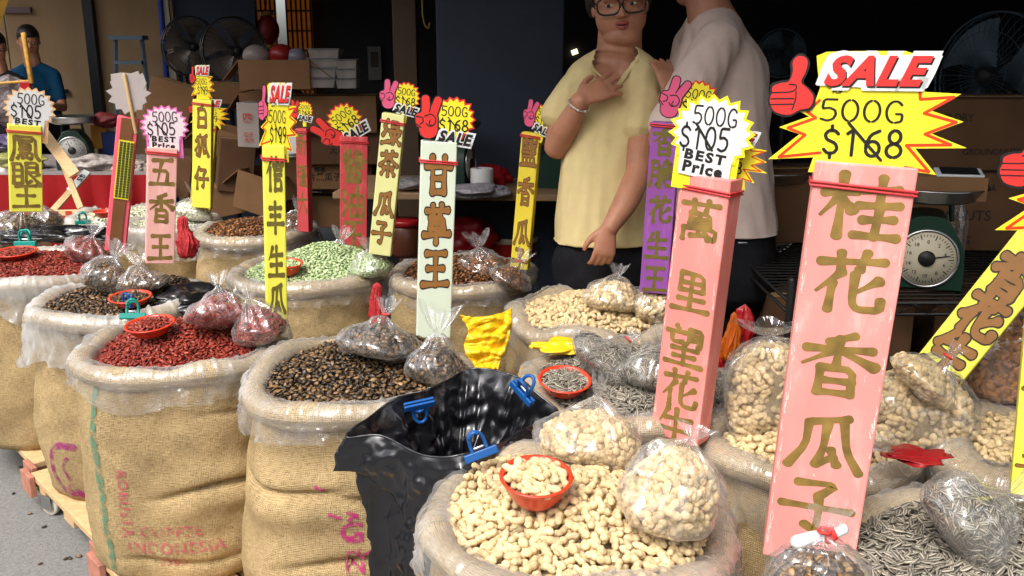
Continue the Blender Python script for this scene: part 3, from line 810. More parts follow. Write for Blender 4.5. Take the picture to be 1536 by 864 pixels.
GREENS = [seed_flat(.022, .0118, .0034, .3, mid=(1.05, 1.05, 1), rim=(.82, .9, .8)), seed_flat(.0195, .0110, .0034, .3, mid=(.95, 1.0, .9), rim=(.75, .85, .7))]
def rots(yaw, tilt, taz, roll):
    """stack of rotations: spin about own axis, yaw in the plane, then tilt"""
    n = len(yaw); c, s = np.cos, np.sin
    Z = np.zeros(n); O = np.ones(n)
    A = np.array([[O, Z, Z], [Z, c(roll), -s(roll)], [Z, s(roll), c(roll)]]).transpose(2, 0, 1)
    B = np.array([[c(yaw), -s(yaw), Z], [s(yaw), c(yaw), Z], [Z, Z, O]]).transpose(2, 0, 1)
    k = np.stack([c(taz), s(taz), Z], 1)
    K = np.array([[Z, -k[:, 2], k[:, 1]], [k[:, 2], Z, -k[:, 0]], [-k[:, 1], k[:, 0], Z]]).transpose(2, 0, 1)
    Tm = np.eye(3)[None] + s(tilt)[:, None, None] * K + (1 - c(tilt))[:, None, None] * (K @ K)
    return Tm @ B @ A
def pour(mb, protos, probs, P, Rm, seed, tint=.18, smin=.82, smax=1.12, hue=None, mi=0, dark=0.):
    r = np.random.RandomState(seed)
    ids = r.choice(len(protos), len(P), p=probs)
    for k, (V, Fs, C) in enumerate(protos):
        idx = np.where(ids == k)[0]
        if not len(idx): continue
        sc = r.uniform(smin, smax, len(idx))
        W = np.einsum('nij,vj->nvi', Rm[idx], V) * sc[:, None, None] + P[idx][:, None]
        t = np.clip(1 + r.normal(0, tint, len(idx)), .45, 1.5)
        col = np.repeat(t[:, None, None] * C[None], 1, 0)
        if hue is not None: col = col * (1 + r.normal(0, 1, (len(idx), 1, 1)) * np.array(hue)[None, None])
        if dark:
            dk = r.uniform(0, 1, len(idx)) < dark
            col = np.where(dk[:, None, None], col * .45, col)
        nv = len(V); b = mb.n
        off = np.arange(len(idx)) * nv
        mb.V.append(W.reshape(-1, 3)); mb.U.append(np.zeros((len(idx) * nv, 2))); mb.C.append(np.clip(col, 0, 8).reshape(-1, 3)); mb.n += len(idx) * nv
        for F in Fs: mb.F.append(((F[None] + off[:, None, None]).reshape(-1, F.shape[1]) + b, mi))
def darts(n, inside, box_, dmin, seed, tries=14):
    """points at least dmin apart in a region of the plane"""
    r = np.random.RandomState(seed); x0, x1, y0, y1 = box_
    g = {}; out = []
    N = int((x1 - x0) * (y1 - y0) / dmin ** 2 * tries)
    C = np.stack([r.uniform(x0, x1, N), r.uniform(y0, y1, N)], 1)
    C = C[inside(C)]
    for p in C:
        i, j = int(p[0] // dmin), int(p[1] // dmin)
        ok = True
        for a in (-1, 0, 1):
            for b in (-1, 0, 1):
                for q in g.get((i + a, j + b), ()):
                    if (q[0] - p[0]) ** 2 + (q[1] - p[1]) ** 2 < dmin * dmin: ok = False; break
                if not ok: break
            if not ok: break
        if ok:
            g.setdefault((i, j), []).append(p); out.append(p)
            if len(out) >= n: break
    return np.array(out)
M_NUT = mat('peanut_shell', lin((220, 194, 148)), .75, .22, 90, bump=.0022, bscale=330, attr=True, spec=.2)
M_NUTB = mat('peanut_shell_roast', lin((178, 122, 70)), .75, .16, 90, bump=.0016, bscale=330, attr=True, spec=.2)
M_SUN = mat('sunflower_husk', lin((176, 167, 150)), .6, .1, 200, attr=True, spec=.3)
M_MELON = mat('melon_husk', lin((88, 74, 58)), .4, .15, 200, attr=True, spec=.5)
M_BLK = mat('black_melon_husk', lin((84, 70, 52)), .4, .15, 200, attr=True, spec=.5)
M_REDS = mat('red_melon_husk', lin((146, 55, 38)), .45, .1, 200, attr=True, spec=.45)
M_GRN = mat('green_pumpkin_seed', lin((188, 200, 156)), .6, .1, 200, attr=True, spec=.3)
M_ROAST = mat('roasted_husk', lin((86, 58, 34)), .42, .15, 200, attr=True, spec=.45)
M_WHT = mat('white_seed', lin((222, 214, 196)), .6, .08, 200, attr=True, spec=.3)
KINDS_ = {  # protos, probs, material, spacing, layer gap, tilt, tint
 'nut': (NUTS, NUTP, M_NUT, .0170, .0078, .34, .15), 'sun': (SUNS, [.4, .3, .3], M_SUN, .0115, .0040, .36, .2),
 'melon': (MELON, [.6, .4], M_MELON, .0122, .0042, .45, .35), 'black': (BLACKS, [.7, .3], M_BLK, .0120, .0036, .42, .3),
 'red': (REDS, [.5, .5], M_REDS, .0112, .0036, .5, .22), 'green': (GREENS, [.5, .5], M_GRN, .0120, .0034, .42, .14),
 'roast': (BLACKS, [.6, .4], M_ROAST, .0120, .0036, .42, .3), 'white': (GREENS, [.5, .5], M_WHT, .012, .0034, .42, .12)}
def heap(name, label, cat, kind, cx, cy, inside, box_, zf, seed, layers=3, n=4000, spread=1.0):
    """a pile of loose seeds lying on the height function zf(x, y)"""
    pr, pb, m, dm, lg, tl, tint = KINDS_[kind]
    mb = MB(); r = np.random.RandomState(seed)
    # what lies under the top layers
    k = 34; gx = np.linspace(box_[0], box_[1], k); gy = np.linspace(box_[2], box_[3], k)
    X, Y = np.meshgrid(gx, gy, indexing='ij'); P = np.stack([X.ravel(), Y.ravel()], 1)
    ok = inside(P, 1.04).reshape(k, k)
    V = np.stack([P[:, 0], P[:, 1], zf(P) - lg * layers - .004], 1)
    F = [(i * k + j, (i + 1) * k + j, (i + 1) * k + j + 1, i * k + j + 1) for i in range(k - 1) for j in range(k - 1) if ok[i, j] and ok[i + 1, j] and ok[i, j + 1] and ok[i + 1, j + 1]]
    mb.add(V, F, 0, col=(.55, .55, .55))
    for l in range(layers):
        Q = darts(n, inside, box_, dm * spread, seed * 7 + l)
        if not len(Q): continue
        e = .003
        gxx = (zf(Q + (e, 0)) - zf(Q - (e, 0))) / (2 * e); gyy = (zf(Q + (0, e)) - zf(Q - (0, e))) / (2 * e)
        sl = np.arctan(np.hypot(gxx, gyy)); az = np.arctan2(gyy, gxx) - math.pi / 2
        N = len(Q)
        Rm = rots(r.uniform(0, 6.28, N), np.abs(r.normal(0, tl, N)), r.uniform(0, 6.28, N), r.uniform(0, 6.28, N) if kind == 'nut' else r.normal(0, .45, N))
        Rs = rots(np.zeros(N), sl, az, np.zeros(N))
        z = zf(Q) - lg * l + r.uniform(-.4, .6, N) * lg
        pour(mb, pr, pb, np.stack([Q[:, 0], Q[:, 1], z], 1), Rs @ Rm, seed + l, tint, hue=(.0, .012, .03))
    return solo(name, mb, [m], label, cat, None, 'stuff', True, origin=(cx, cy, float(zf(np.array([[cx, cy]]))[0]) - .05))

# ---------------------------------------------------------------- burlap sacks
class Sack: pass
def sack(label, cx, cy, zr, rad, seed, z0=-.045, hem=.09, ragged=.02, folds=(), se=2.3, rot=0., kind='nut', pile=None, dome=.05, dshift=(0, 0), wide=1.04, tube_r=.029, slump=0., liner=True, fill=-.006, tilt=(0, 0), pilegrp=None, film_=None, group='open burlap sacks'):
    S = Sack(); rs = np.random.RandomState(seed)
    n1, n2, n3, n4 = Ring(seed, 1, 4), Ring(seed + 1, 1, 5), Ring(seed + 2, 5, 14), Ring(seed + 3, 3, 9)
    def supr(u):
        c, s = np.abs(np.cos(u - rot)), np.abs(np.sin(u - rot))
        return 1 / (c ** se + s ** se) ** (1 / se)
    k0 = supr(np.linspace(0, 6.28, 64)).mean()
    def rr(u): return rad * (supr(u) / k0) * (1 + .034 * n1(u))
    def zz(u): return zr + .014 * n2(u) + tilt[0] * np.cos(u) + tilt[1] * np.sin(u)
    wb = [Wob(seed + 10, 10), Wob(seed + 11, 26), Wob(seed + 12, 75)]
    def body(u, t, off=0.):
        """t 0 at the foot, 1 under the roll"""
        zt = zz(u) - .03
        z = z0 + (zt - z0) * t
        prof = np.interp(t, [0, .04, .12, .3, .5, .75, .92, 1], [.93 + slump, .99 + slump, 1.02 + slump, wide + .02 + slump * .8, wide + .01 + slump * .4, wide - .02, .965, .93])
        r = (rr(u) - .012) * prof
        P = np.stack([np.cos(u) * r, np.sin(u) * r, z], -1)
        d = .012 * wb[0](P) + .007 * wb[1](P) + .0022 * wb[2](P)
        d = d + .004 * n3(u, t * 2) * np.clip((t - .7) / .3, 0, 1) * 1.6 + .004 * n3(u, t) * np.clip((.25 - t) / .25, 0, 1)
        for (u0, t0, du, dep, sl) in folds:        # a sagging crease: pinched in, bulging below
            a = np.angle(np.exp(1j * (u - u0)))
            w = np.exp(-(a / du) ** 4)
            tt = t - (t0 + sl * a + .012 * np.sin(a * 5 + seed))
            d = d - dep * 1.15 * w * np.exp(-(tt / .016) ** 2) + dep * .85 * w * np.exp(-((tt + .07) / .07) ** 2) + dep * .55 * w * np.exp(-((tt - .055) / .05) ** 2)
        r = r + d + off
        return np.stack([cx + np.cos(u) * r, cy + np.sin(u) * r, z], -1)
    S.body, S.rr, S.zz, S.c, S.zr = body, rr, zz, (cx, cy), zr
    o = thing('burlap_sack', label, 'sack', (cx, cy, z0), group); S.o = o
    nu, nv = 200, 90
    u = np.linspace(0, 2 * math.pi, nu, endpoint=False); t = np.linspace(0, 1, nv)
    U, T = np.meshgrid(u, t, indexing='ij')
    V = body(U, T)
    uv = np.stack([U * rad, T * (zr - z0)], -1)
    mb = MB(); mb.add(V.reshape(-1, 3), gridf(nu, nv), uv=uv.reshape(-1, 2))
    mb.F.append((np.array([[i * nv for i in range(nu)][::-1]]), 0))
    part('sack_body', mb, [M_BURLAP], o)
    # the rolled-down rim
    nv = 18; a = np.linspace(0, 2 * math.pi, nv, endpoint=False)
    U, A = np.meshgrid(u, a, indexing='ij')
    q = tube_r * (1 + .17 * n4(U) + .08 * n3(U, A * .5))
    rc = rr(U) - tube_r * 1.02
    rad_ = rc + q * np.cos(A) * 1.05; z = zz(U) - tube_r + q * np.sin(A) * 1.0 + .004
    P = np.stack([cx + np.cos(U) * rad_, cy + np.sin(U) * rad_, z], -1)
    P[..., 2] += .002 * wb[1](P)
    mb = MB(); i = np.arange(nu)[:, None]; j = np.arange(nv)[None]
    F = np.stack([i * nv + j, ((i + 1) % nu) * nv + j, ((i + 1) % nu) * nv + (j + 1) % nv, i * nv + (j + 1) % nv], -1).reshape(-1, 4)
    mb.add(P.reshape(-1, 3), F, uv=np.stack([U * rad, A * tube_r], -1).reshape(-1, 2))
    part('rolled_rim', mb, [M_BURLAP_DARK], o)
    # clear liner: out of the pile, over the roll and down outside
    if liner:
        nu2, nv2 = 300, 40
        u2 = np.linspace(0, 2 * math.pi, nu2, endpoint=False); s = np.linspace(0, 1, nv2)
        U, Sg = np.meshgrid(u2, s, indexing='ij')
        e = .005
        hl = hem * (1 + .35 * n1(U + 1)) + ragged * (.8 * n2(U + 2) + .45 * n4(U)) + ragged * .25 * n3(U)
        a_ = np.interp(Sg, [0, .1, .5], [200, 170, -10])          # angle round the roll, degrees
        q = tube_r + e + .0025 * n3(U, Sg * 6)
        rc = rr(U) - tube_r * 1.02
        xr = rc + q * np.cos(np.radians(a_)) * 1.05; zr_ = zz(U) - tube_r + q * np.sin(np.radians(a_)) + .004
        # inner skirt going down into the seeds
        ins = np.clip((.1 - Sg) / .1, 0, 1)
        xr = xr - .03 * ins; zr_ = zr_ - .03 * ins
        dn = np.clip((Sg - .5) / .5, 0, 1)
        fold = 1 - np.abs(np.sin(U * rs.randint(9, 13) + 1.5 * n1(U) + dn * 1.2))
        fold2 = 1 - np.abs(np.sin(U * rs.randint(17, 25) + 2 * n2(U) - dn * 2))
        fl = hem / .09
        xr = xr + dn * fl * (.010 + .022 * fold ** 2 * dn + .010 * fold2 ** 2 + .007 * n4(U, dn * 2)) - .016 * dn ** 2 * fl
        zr_ = zr_ - dn * hl + .003 * n4(U, dn * 5) * dn
        top = np.clip(Sg * 4, 0, 1) * (1 - dn) * (1 - ins)
        xr = xr + .006 * fold2 ** 6 * top; zr_ = zr_ + .007 * fold ** 8 * top + .006 * fold2 ** 8 * top
        P = np.stack([cx + np.cos(U) * xr, cy + np.sin(U) * xr, zr_], -1)
        w4 = Crease(seed + 40, 40, 90); w5 = Crease(seed + 41, 90, 200)
        amp = (.0014 + .0050 * dn)[..., None]
        dirn = np.stack([np.cos(U), np.sin(U), 0 * U], -1)
        P = P + dirn * amp * (w4(P) + .5 * w5(P))[..., None]
        mb = MB(); mb.add(P.reshape(-1, 3), gridf(nu2, nv2), uv=np.stack([U * rad, Sg * .2], -1).reshape(-1, 2))
        part('plastic_liner', mb, [film_ or M_LINER], o)
    # the pile
    rin = lambda u: rr(u) - tube_r * 2.0 + .004
    def inside(P, k=1.0):
        d = P - (cx, cy); u = np.arctan2(d[:, 1], d[:, 0])
        return np.hypot(d[:, 0], d[:, 1]) < rin(u) * k
    hb = Wob(seed + 20, 16, dim=2)
    def zf(P):
        d = np.atleast_2d(P) - (cx, cy)
        u = np.arctan2(d[:, 1], d[:, 0]); q = np.hypot(d[:, 0], d[:, 1]) / rin(u)
        e = d / rad - np.array(dshift)
        return zr + fill + tilt[0] * d[:, 0] / rad + tilt[1] * d[:, 1] / rad + dome * np.exp(-2.0 * (e ** 2).sum(1)) - dome * .13 + .006 * hb(d) - .012 * np.clip(q - .85, 0, 1)
    S.zf, S.inside = zf, inside
    b = (cx - rad, cx + rad, cy - rad, cy + rad)
    if pile: S.pile = heap(pile[0], pile[1], pile[2], kind, cx, cy, inside, b, zf, seed + 50)
    return S
def stencil(S, rows, ink, u0, t0, h, du=None, label=None, vertical=False, offset=.02, name='stencil_lettering'):
    """words printed on a sack: rows of (text, dy); u runs to the viewer's right"""
    mb = MB()
    rad = float(S.rr(np.array([u0]))[0])
    H = S.zr + .045 - .03
    for s, dx, dy, hh in rows:
        V, F = text2d(s, offset, 0, 1.15)
        V = V * hh
        if vertical: V = np.stack([V[:, 1], -V[:, 0]], 1)
        V = V + (dx, dy)
        P = S.body(u0 + V[:, 0] / rad, np.clip(t0 + V[:, 1] / H, 0, .98), .0035)
        mb.add(P, F)
    return part(name, mb, [ink], S.o, False)
def blots(S, pts, ink, name='ink_marks'):
    """ink strokes on a sack: each a polyline in (u offset m, height m) with a width"""
    mb = MB(); H = S.zr + .045 - .03
    for k, (u0, t0, P, w) in enumerate(pts):
        rad = float(S.rr(np.array([u0]))[0])
        V, F = ribbon(np.array(P, float) * 1000, w * 1000, None, True); V = V / 1000
        mb.add(S.body(u0 + V[:, 0] / rad, np.clip(t0 + V[:, 1] / H, 0, .98), .003 + k * 4e-5), F)
    return part(name, mb, [ink], S.o, False)

# ---------------------------------------------------------------- knotted clear bags, bowls, clips
def bag(label, c, rad, up, kind, seed, knot=.05, tail=.05, cnt=260, tie=True, filmm=None, squash=.30, layers=2, group='knotted clear bags', tailw=.03, boxy=False):
    tailw = tailw * .7
    """a clear bag of seeds: c the middle, rad (rx, ry, rz) along r, f, up; gathered to a knot along up"""
    pr, pb, m, dm, lg, tl, tint = KINDS_[kind]
    up = nrm(up); r0 = np.cross(up, (0, 1, 0.01)); r0 = nrm(r0); f0 = np.cross(up, r0)
    Mx = np.stack([r0, f0, up], 1); c = np.asarray(c, float); rad = np.asarray(rad, float)
    rs = np.random.RandomState(seed); w1, w2 = Wob(seed, 4.0), Wob(seed + 1, 9.0); n3 = Ring(seed, 6, 15); n4 = Ring(seed + 5, 3, 6)
    o = thing('bag_of_seeds', label, 'plastic bag', c - up * rad[2], group)
    def surf(D, k=1.0):
        """D unit directions in the bag's own axes"""
        P = (np.sign(D) * np.abs(D) ** .62 if boxy else D) * rad * k
        q = 1 + .09 * w1(D) + .05 * w2(D)
        P = P * q[..., None]
        tp = 1 - .20 * np.clip(D[..., 2], 0, 1) + .06 * np.clip(-D[..., 2], 0, 1); P[..., 0] = P[..., 0] * tp; P[..., 1] = P[..., 1] * tp
        P[..., 2] = np.where(P[..., 2] < 0, P[..., 2] * (1 - squash), P[..., 2])
        return P
    # contents: two shells of seeds lying along the skin
    mb = MB()
    area = 4 * math.pi * (rad.prod()) ** (2 / 3)
    for l in range(layers):
        N = int(area / (dm ** 2) * 1.25)
        i = np.arange(N) + .5
        ph = np.arccos(1 - 2 * i / N); th = math.pi * (1 + 5 ** .5) * i
        D = np.stack([np.cos(th) * np.sin(ph), np.sin(th) * np.sin(ph), np.cos(ph)], 1) + rs.normal(0, .35 * dm / rad.mean(), (N, 3))
        D /= np.linalg.norm(D, axis=1)[:, None]
        P = surf(D, .95 - l * (lg * 1.2) / rad.mean())
        Nn = D / rad; Nn /= np.linalg.norm(Nn, axis=1)[:, None]
        # frames with the normal as z
        a = rs.normal(size=(N, 3)); X = np.cross(a, Nn); X /= np.linalg.norm(X, axis=1)[:, None]; Yv = np.cross(Nn, X)
        Fm = np.stack([X, Yv, Nn], 2)
        Rm = rots(rs.uniform(0, 6.28, N), np.abs(rs.normal(0, tl * .55, N)), rs.uniform(0, 6.28, N), rs.uniform(0, 6.28, N) if kind == 'nut' else rs.normal(0, .3, N))
        pour(mb, pr, pb, P @ Mx.T + c - (Nn * (.004 if kind == 'nut' else .001)) @ Mx.T, (Mx @ Fm) @ Rm, seed + l, tint, hue=(0, .012, .03))
    b = MB(); ball(b, (0, 0, 0), 1, 24, 14); Vb = np.concatenate(b.V); Vb = surf(Vb / np.linalg.norm(Vb, axis=1)[:, None], .86) @ Mx.T + c
    mb.add(Vb, b.F[0][0], col=(.45, .45, .45))
    part('seeds_inside', mb, [m], o, True, kind='stuff')
    # the film
    nu, nv = 120, 46
    u = np.linspace(0, 2 * math.pi, nu, endpoint=False); s = np.linspace(0, 1, nv)
    U, S = np.meshgrid(u, s, indexing='ij')
    ph = math.pi * (1 - np.clip(S / .62, 0, 1) * .80)             # from the south pole to the shoulder
    D = np.stack([np.cos(U) * np.sin(ph), np.sin(U) * np.sin(ph), np.cos(ph)], -1)
    P = surf(D, 1.05)
    g = np.clip((S - .62) / .2, 0, 1)                              # the gathered neck
    ph0 = math.pi * .2
    ring0 = surf(np.stack([np.cos(U) * math.sin(ph0), np.sin(U) * math.sin(ph0), np.full_like(U, math.cos(ph0))], -1), 1.05)
    zk = rad[2] + knot
    nk = .006 + .003 * n4(U)
    neck = np.stack([np.cos(U) * nk, np.sin(U) * nk, np.full_like(U, zk)], -1)
    gg = g ** .7
    P2 = ring0 * (1 - gg)[..., None] + neck * gg[..., None]
    h = np.clip((S - .82) / .18, 0, 1)                             # the tail above the knot
    flare = tailw * h ** .7 * (1 + .32 * n4(U, 1))
    P3 = np.stack([np.cos(U) * (nk + flare), np.sin(U) * (nk + flare) * .45, zk + tail * h * (1 + .25 * n4(U, 2))], -1)
    P = np.where((S < .62)[..., None], P, np.where((S < .82)[..., None], P2, P3))
    wr = np.clip((S - .3) / .4, 0, 1) * np.clip((.86 - S) / .1, 0, 1)
    rad_d = np.stack([np.cos(U), np.sin(U), 0 * U], -1)
    amp = (.0012 + .0050 * wr * np.clip(1.2 - g, .15, 1)) * (rad.mean() / .07)
    P = P + rad_d * (amp * (n3(U, S * 3) + .6 * (1 - 2 * np.abs(np.sin(U * 7 + 3 * S + n4(U))))))[..., None]
    w6 = Wob(seed + 9, 60); P = P + D * (.0016 * w6(P))[..., None]
    cz = Crease(seed + 77, 38, 120, 9); P = P + D * (.0034 * cz(P) * (.3 + 1.2 * np.clip((S - .25) / .3, 0, 1)) * np.clip((.92 - S) * 8, .2, 1))[..., None]
    for q in range(4):                                             # a few sharp folds across the skin
        wq = Wob(seed * 3 + q, 9 + 5 * q, 3); P = P + D * (.0055 * np.exp(-(wq(P) / .10) ** 2) * np.clip((.85 - S) * 6, 0, 1) * (.35 + wr))[..., None] * (rad.mean() / .07)
    mb = MB(); mb.add((P @ Mx.T + c).reshape(-1, 3), gridf(nu, nv))
    part('clear_film', mb, [filmm or M_BAG], o)
    if tie:
        mb = MB(); k = np.linspace(0, 2 * math.pi, 13)
        Q = [(c + Mx @ np.array((.009 * math.cos(a), .009 * math.sin(a), zk))) for a in k]
        tube(mb, Q, .0026, 6, 24)
        part('red_tie', mb, [M_REDP], o)
    return o
def bowl(label, c, rad, h, nrm_=(0, 0, 1), kind='nut', pile=None, seed=0, group='red plastic bowls', dome=.014):
    r, u, n = frame_from(nrm_, (0, 1, 0.02)); Mx = np.stack([r, u, n], 1)
    mb = MB(); t = .0028; lip = .004
    pr = [(.002, 0), (rad * .5, 0), (rad * .62, .004), (rad * .8, h * .4), (rad * .94, h * .8), (rad, h - lip), (rad + lip, h - .001), (rad + lip, h + .001), (rad, h + .002), (rad - t, h), (rad * .94 - t, h * .8), (rad * .8 - t, h * .42), (rad * .6, .006), (.002, .005)]
    lathe(mb, c, pr, 48, rot=Mx)
    o = solo('bowl', mb, [M_RED], label, 'bowl', group, origin=c)
    if pile:
        ri = rad * .93
        pr_, pb, m, dm, lg, tl, tint = KINDS_[kind]
        rs = np.random.RandomState(seed + 3); m2 = MB()
        ins = lambda P: np.hypot(P[:, 0], P[:, 1]) < ri
        zf = lambda P: h * (.90 if kind == 'nut' else .86) + dome * (1 - (P ** 2).sum(1) / ri ** 2)
        for l in range(3):
            Q = darts(900, ins, (-ri, ri, -ri, ri), dm * .8, seed + l); Q = Q[np.hypot(Q[:, 0], Q[:, 1]) < ri - (.28 * dm if kind == 'nut' else .1 * dm) - lg * l * .7]; N = len(Q)
            Rm = rots(rs.uniform(0, 6.28, N), np.abs(rs.normal(0, tl, N)), rs.uniform(0, 6.28, N), rs.uniform(0, 6.28, N) if kind == 'nut' else rs.normal(0, .4, N))
            L3 = np.stack([Q[:, 0], Q[:, 1], zf(Q) - lg * l + rs.uniform(-.3, .5, N) * lg], 1)
            pour(m2, pr_, pb, L3 @ Mx.T + np.asarray(c), Mx @ Rm, seed + l, tint, hue=(0, .012, .03))
        lathe(m2, c, [(.001, h * .8 - .006), (ri * .9, h * .8 - .008), (ri * .8, h * .5)], 30, rot=Mx); m2.C[-1] = m2.C[-1] * .5
        solo(pile[0], m2, [m], pile[1], pile[2], None, 'stuff', origin=np.asarray(c) + n * h * .5)
    return o
def clip(label, c, along, up, size, m, group=None):
    """a broad plastic bag clip: bar jaw, two finger loops, spring"""
    along = nrm(along); up = nrm(np.asarray(up) - along * np.dot(up, along)); f = np.cross(along, up); rot = np.stack([along, f, up], 1)
    c = np.asarray(c, float); o = thing('bag_clip', label, 'clip', c, group)
    for s in (1, -1):
        mb = MB(); box(mb, c + f * s * size * .07 + up * size * .02, (size, size * .09, size * .24), rot)
        q = part('jaw', mb, [m], o, False); bev(q, size * .03)
    for s in (1, -1):
        mb = MB(); a = np.linspace(0, math.pi, 9)
        w, h = size * .22, size * .55
        P = [c + along * (-w) + up * size * .12 + f * s * size * .06] + [c + along * (-w * math.cos(x)) + up * (size * .12 + h * (.35 + .65 * math.sin(x) ** .7)) + f * s * size * (.06 + .16 * math.sin(x)) for x in a] + [c + along * w + up * size * .12 + f * s * size * .06]
        tube(mb, P, size * .055, 8, 40)
        part('finger_loop', mb, [m], o)
    mb = MB(); P = [c + along * x * size * .14 + up * (size * .22) for x in (-1, 1)]; tube(mb, P, size * .05, 10)
    part('spring', mb, [M_STEEL], o)
    return o
# ================================================================ the setting
ROW = nrm((-.681, .732, 0)); INN = nrm((.732, .681, 0)); EDGE0 = np.array((-.92, 2.06, 0))
GZ = -.175                                             # the road lies lower than the shop floor
def rowp(a, b, z=0.): return EDGE0 + ROW * a + INN * b + np.array((0, 0, z))
ROWROT = np.stack([ROW, -INN, np.array((0, 0, 1.))], 1)     # columns: along the row, out to the street, up
M_ROAD = mat('asphalt', (.20, .195, .185), .9, .25, 90, bump=.003, bscale=220, dirt=((.34, .33, .31), .60, 160))
mb = MB(); mb.add([(-40, -30, GZ), (40, -30, GZ), (40, 40, GZ), (-40, 40, GZ)], [(0, 1, 2, 3)])
solo('road', mb, [M_ROAD], kind='structure', origin=(0, 0, 0))
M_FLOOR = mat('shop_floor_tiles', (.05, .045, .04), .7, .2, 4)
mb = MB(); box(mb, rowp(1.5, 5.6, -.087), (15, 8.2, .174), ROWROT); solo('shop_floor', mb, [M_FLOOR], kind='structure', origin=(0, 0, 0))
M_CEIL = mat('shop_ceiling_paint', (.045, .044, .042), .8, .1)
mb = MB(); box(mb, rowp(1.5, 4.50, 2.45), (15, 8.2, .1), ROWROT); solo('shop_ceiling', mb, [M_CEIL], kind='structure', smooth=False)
M_BLOCKER = mat('blocker_render', (.30, .28, .25), .85, .15, 2)
mb = MB(); box(mb, rowp(0, -8.5, 2.2), (40, .4, 4.6), ROWROT); solo('unseen_sky_blocker', mb, [M_BLOCKER], kind='structure', smooth=False)  # added unseen wall across the street, blocks low sky to darken the shop
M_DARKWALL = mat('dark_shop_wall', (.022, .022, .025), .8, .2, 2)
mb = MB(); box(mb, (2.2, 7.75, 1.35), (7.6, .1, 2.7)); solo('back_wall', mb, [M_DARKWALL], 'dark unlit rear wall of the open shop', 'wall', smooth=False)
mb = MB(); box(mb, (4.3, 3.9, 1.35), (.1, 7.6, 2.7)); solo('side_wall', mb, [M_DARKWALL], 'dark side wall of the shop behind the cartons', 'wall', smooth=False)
# plywood hoarding with steel frame
M_PLY = mat('plywood', lin((146, 118, 84)), .75, .25, 3, stretch=(1, 1, .25), bump=.0008, bscale=30, dirt=((.30, .22, .14), .58, 2.2))
o = thing('plywood_hoarding', 'tall plywood hoarding panels on a dark steel frame at the back left', 'wall', (-4.2, 7.3, 0))
x = -6.2
for w in (1.16, 1.22, 1.22, .62):
    mb = MB(); box(mb, (x + w / 2, 7.32, 1.35), (w - .012, .02, 2.7)); part('plywood_panel', mb, [M_PLY], o, False); x += w
for q in (138, ):
    X = aty(q, 60, 7.27)[0]
    mb = MB(); box(mb, (X, 7.27, 1.35), (.07, .06, 2.7)); part('steel_post', mb, [M_DARKMETAL], o, False)
mb = MB(); box(mb, (-4.9, 7.285, aty(60, 15, 7.27)[2]), (2.6, .03, .04)); part('crossbar', mb, [mat('dull_purple_strap', lin((100, 80, 84)), .7)], o, False)
mb = MB(); box(mb, (-4.4, 7.285, aty(100, 137, 7.27)[2]), (2.0, .03, .03)); part('crossbar', mb, [M_DARKMETAL], o, False)
# blue pole and white boards
p = aty(243, 60, 7.1); mb = MB(); tube(mb, [(p[0], p[1], 0), (p[0] + .02, p[1], 2.6)], .02, 12)
solo('blue_pole', mb, [mat('blue_paint', lin((28, 60, 150)), .4)], 'thin bright blue pole beside the plywood hoarding', 'pole')
p = aty(254, 60, 7.12); mb = MB(); box(mb, (p[0], p[1], 1.3), (.06, .03, 2.6), ry(R(-1.5)))
solo('white_plank', mb, [mat('offwhite_plank', lin((176, 166, 148)), .7)], 'narrow off white plank leaning beside the blue pole', 'plank', smooth=False)
# navy shutter wall and pillar
mb = MB(); a = aty(262, 50, 7.2)[0]; b = aty(384, 50, 7.2)[0]
box(mb, ((a + b) / 2, 7.24, 1.35), (b - a, .08, 2.7)); solo('navy_panel_wall', mb, [M_NAVY], 'dark blue panel wall behind the two steel fans', 'wall', smooth=False)
a = aty(655, 100, 4.7)[0]; b = aty(846, 100, 4.7)[0]
M_PILLAR = mat('pillar_paint', lin((44, 52, 68)), .6, .16, 3, bump=.001, bscale=30, dirt=(lin((60, 66, 80)), .64, 5))
mb = MB(); box(mb, ((a + b) / 2, 5.0, 1.32), (b - a, .6, 2.64)); solo('pillar', mb, [M_PILLAR], 'broad dark blue square pillar in the middle of the shop', 'pillar', smooth=False, bevel=.01)
a = aty(592, 100, 5.4)[0]; b = aty(627, 100, 5.4)[0]
mb = MB(); box(mb, ((a + b) / 2, 5.4, 1.31), (b - a, .1, 2.62)); solo('wooden_post', mb, [mat('brown_post', lin((88, 68, 48)), .6, .2, 4)], 'brown wooden doorpost left of the dark blue pillar', 'post', smooth=False, bevel=.006)
mb = MB(); P = aty(634, 20, 5.2); tube(mb, [P + (0, 0, .4), P + (0, 0, .05), P, P + (.012, 0, -.06), P + (.03, 0, -.075), P + (.035, 0, -.05)], .006, 8)
solo('hanging_hook', mb, [mat('brass', lin((150, 120, 60)), .4, metal=.8)], 'small metal hook hanging beside the brown doorpost', 'hook')
# amber doorway with an added glow, lattice and red lantern
o = thing('lattice_doorway', 'amber lattice doors with an added glow deep inside the shop behind the red lantern', 'door', aty(425, 60, 7.6))
M_AMB = mat('amber_glow_panel', lin((150, 86, 30)), .6, .5, 14, emit=(lin((150, 78, 20)), .11))  # weak emission stands in for the light falling on the panel
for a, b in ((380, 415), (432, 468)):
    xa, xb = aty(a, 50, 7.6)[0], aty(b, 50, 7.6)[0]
    mb = MB(); box(mb, ((xa + xb) / 2, 7.62, 1.3), (xb - xa, .03, 1.2)); part('glow_panel', mb, [M_AMB], o, False)
    mb = MB()
    for i in range(6): box(mb, (xa + (xb - xa) * i / 5, 7.59, 1.3), (.012, .02, 1.2))
    for i in range(8): box(mb, ((xa + xb) / 2, 7.575, .75 + i * .15), (xb - xa, .012, .014))
    part('lattice', mb, [mat('dark_lattice', (.03, .015, .008), .6)], o, False)
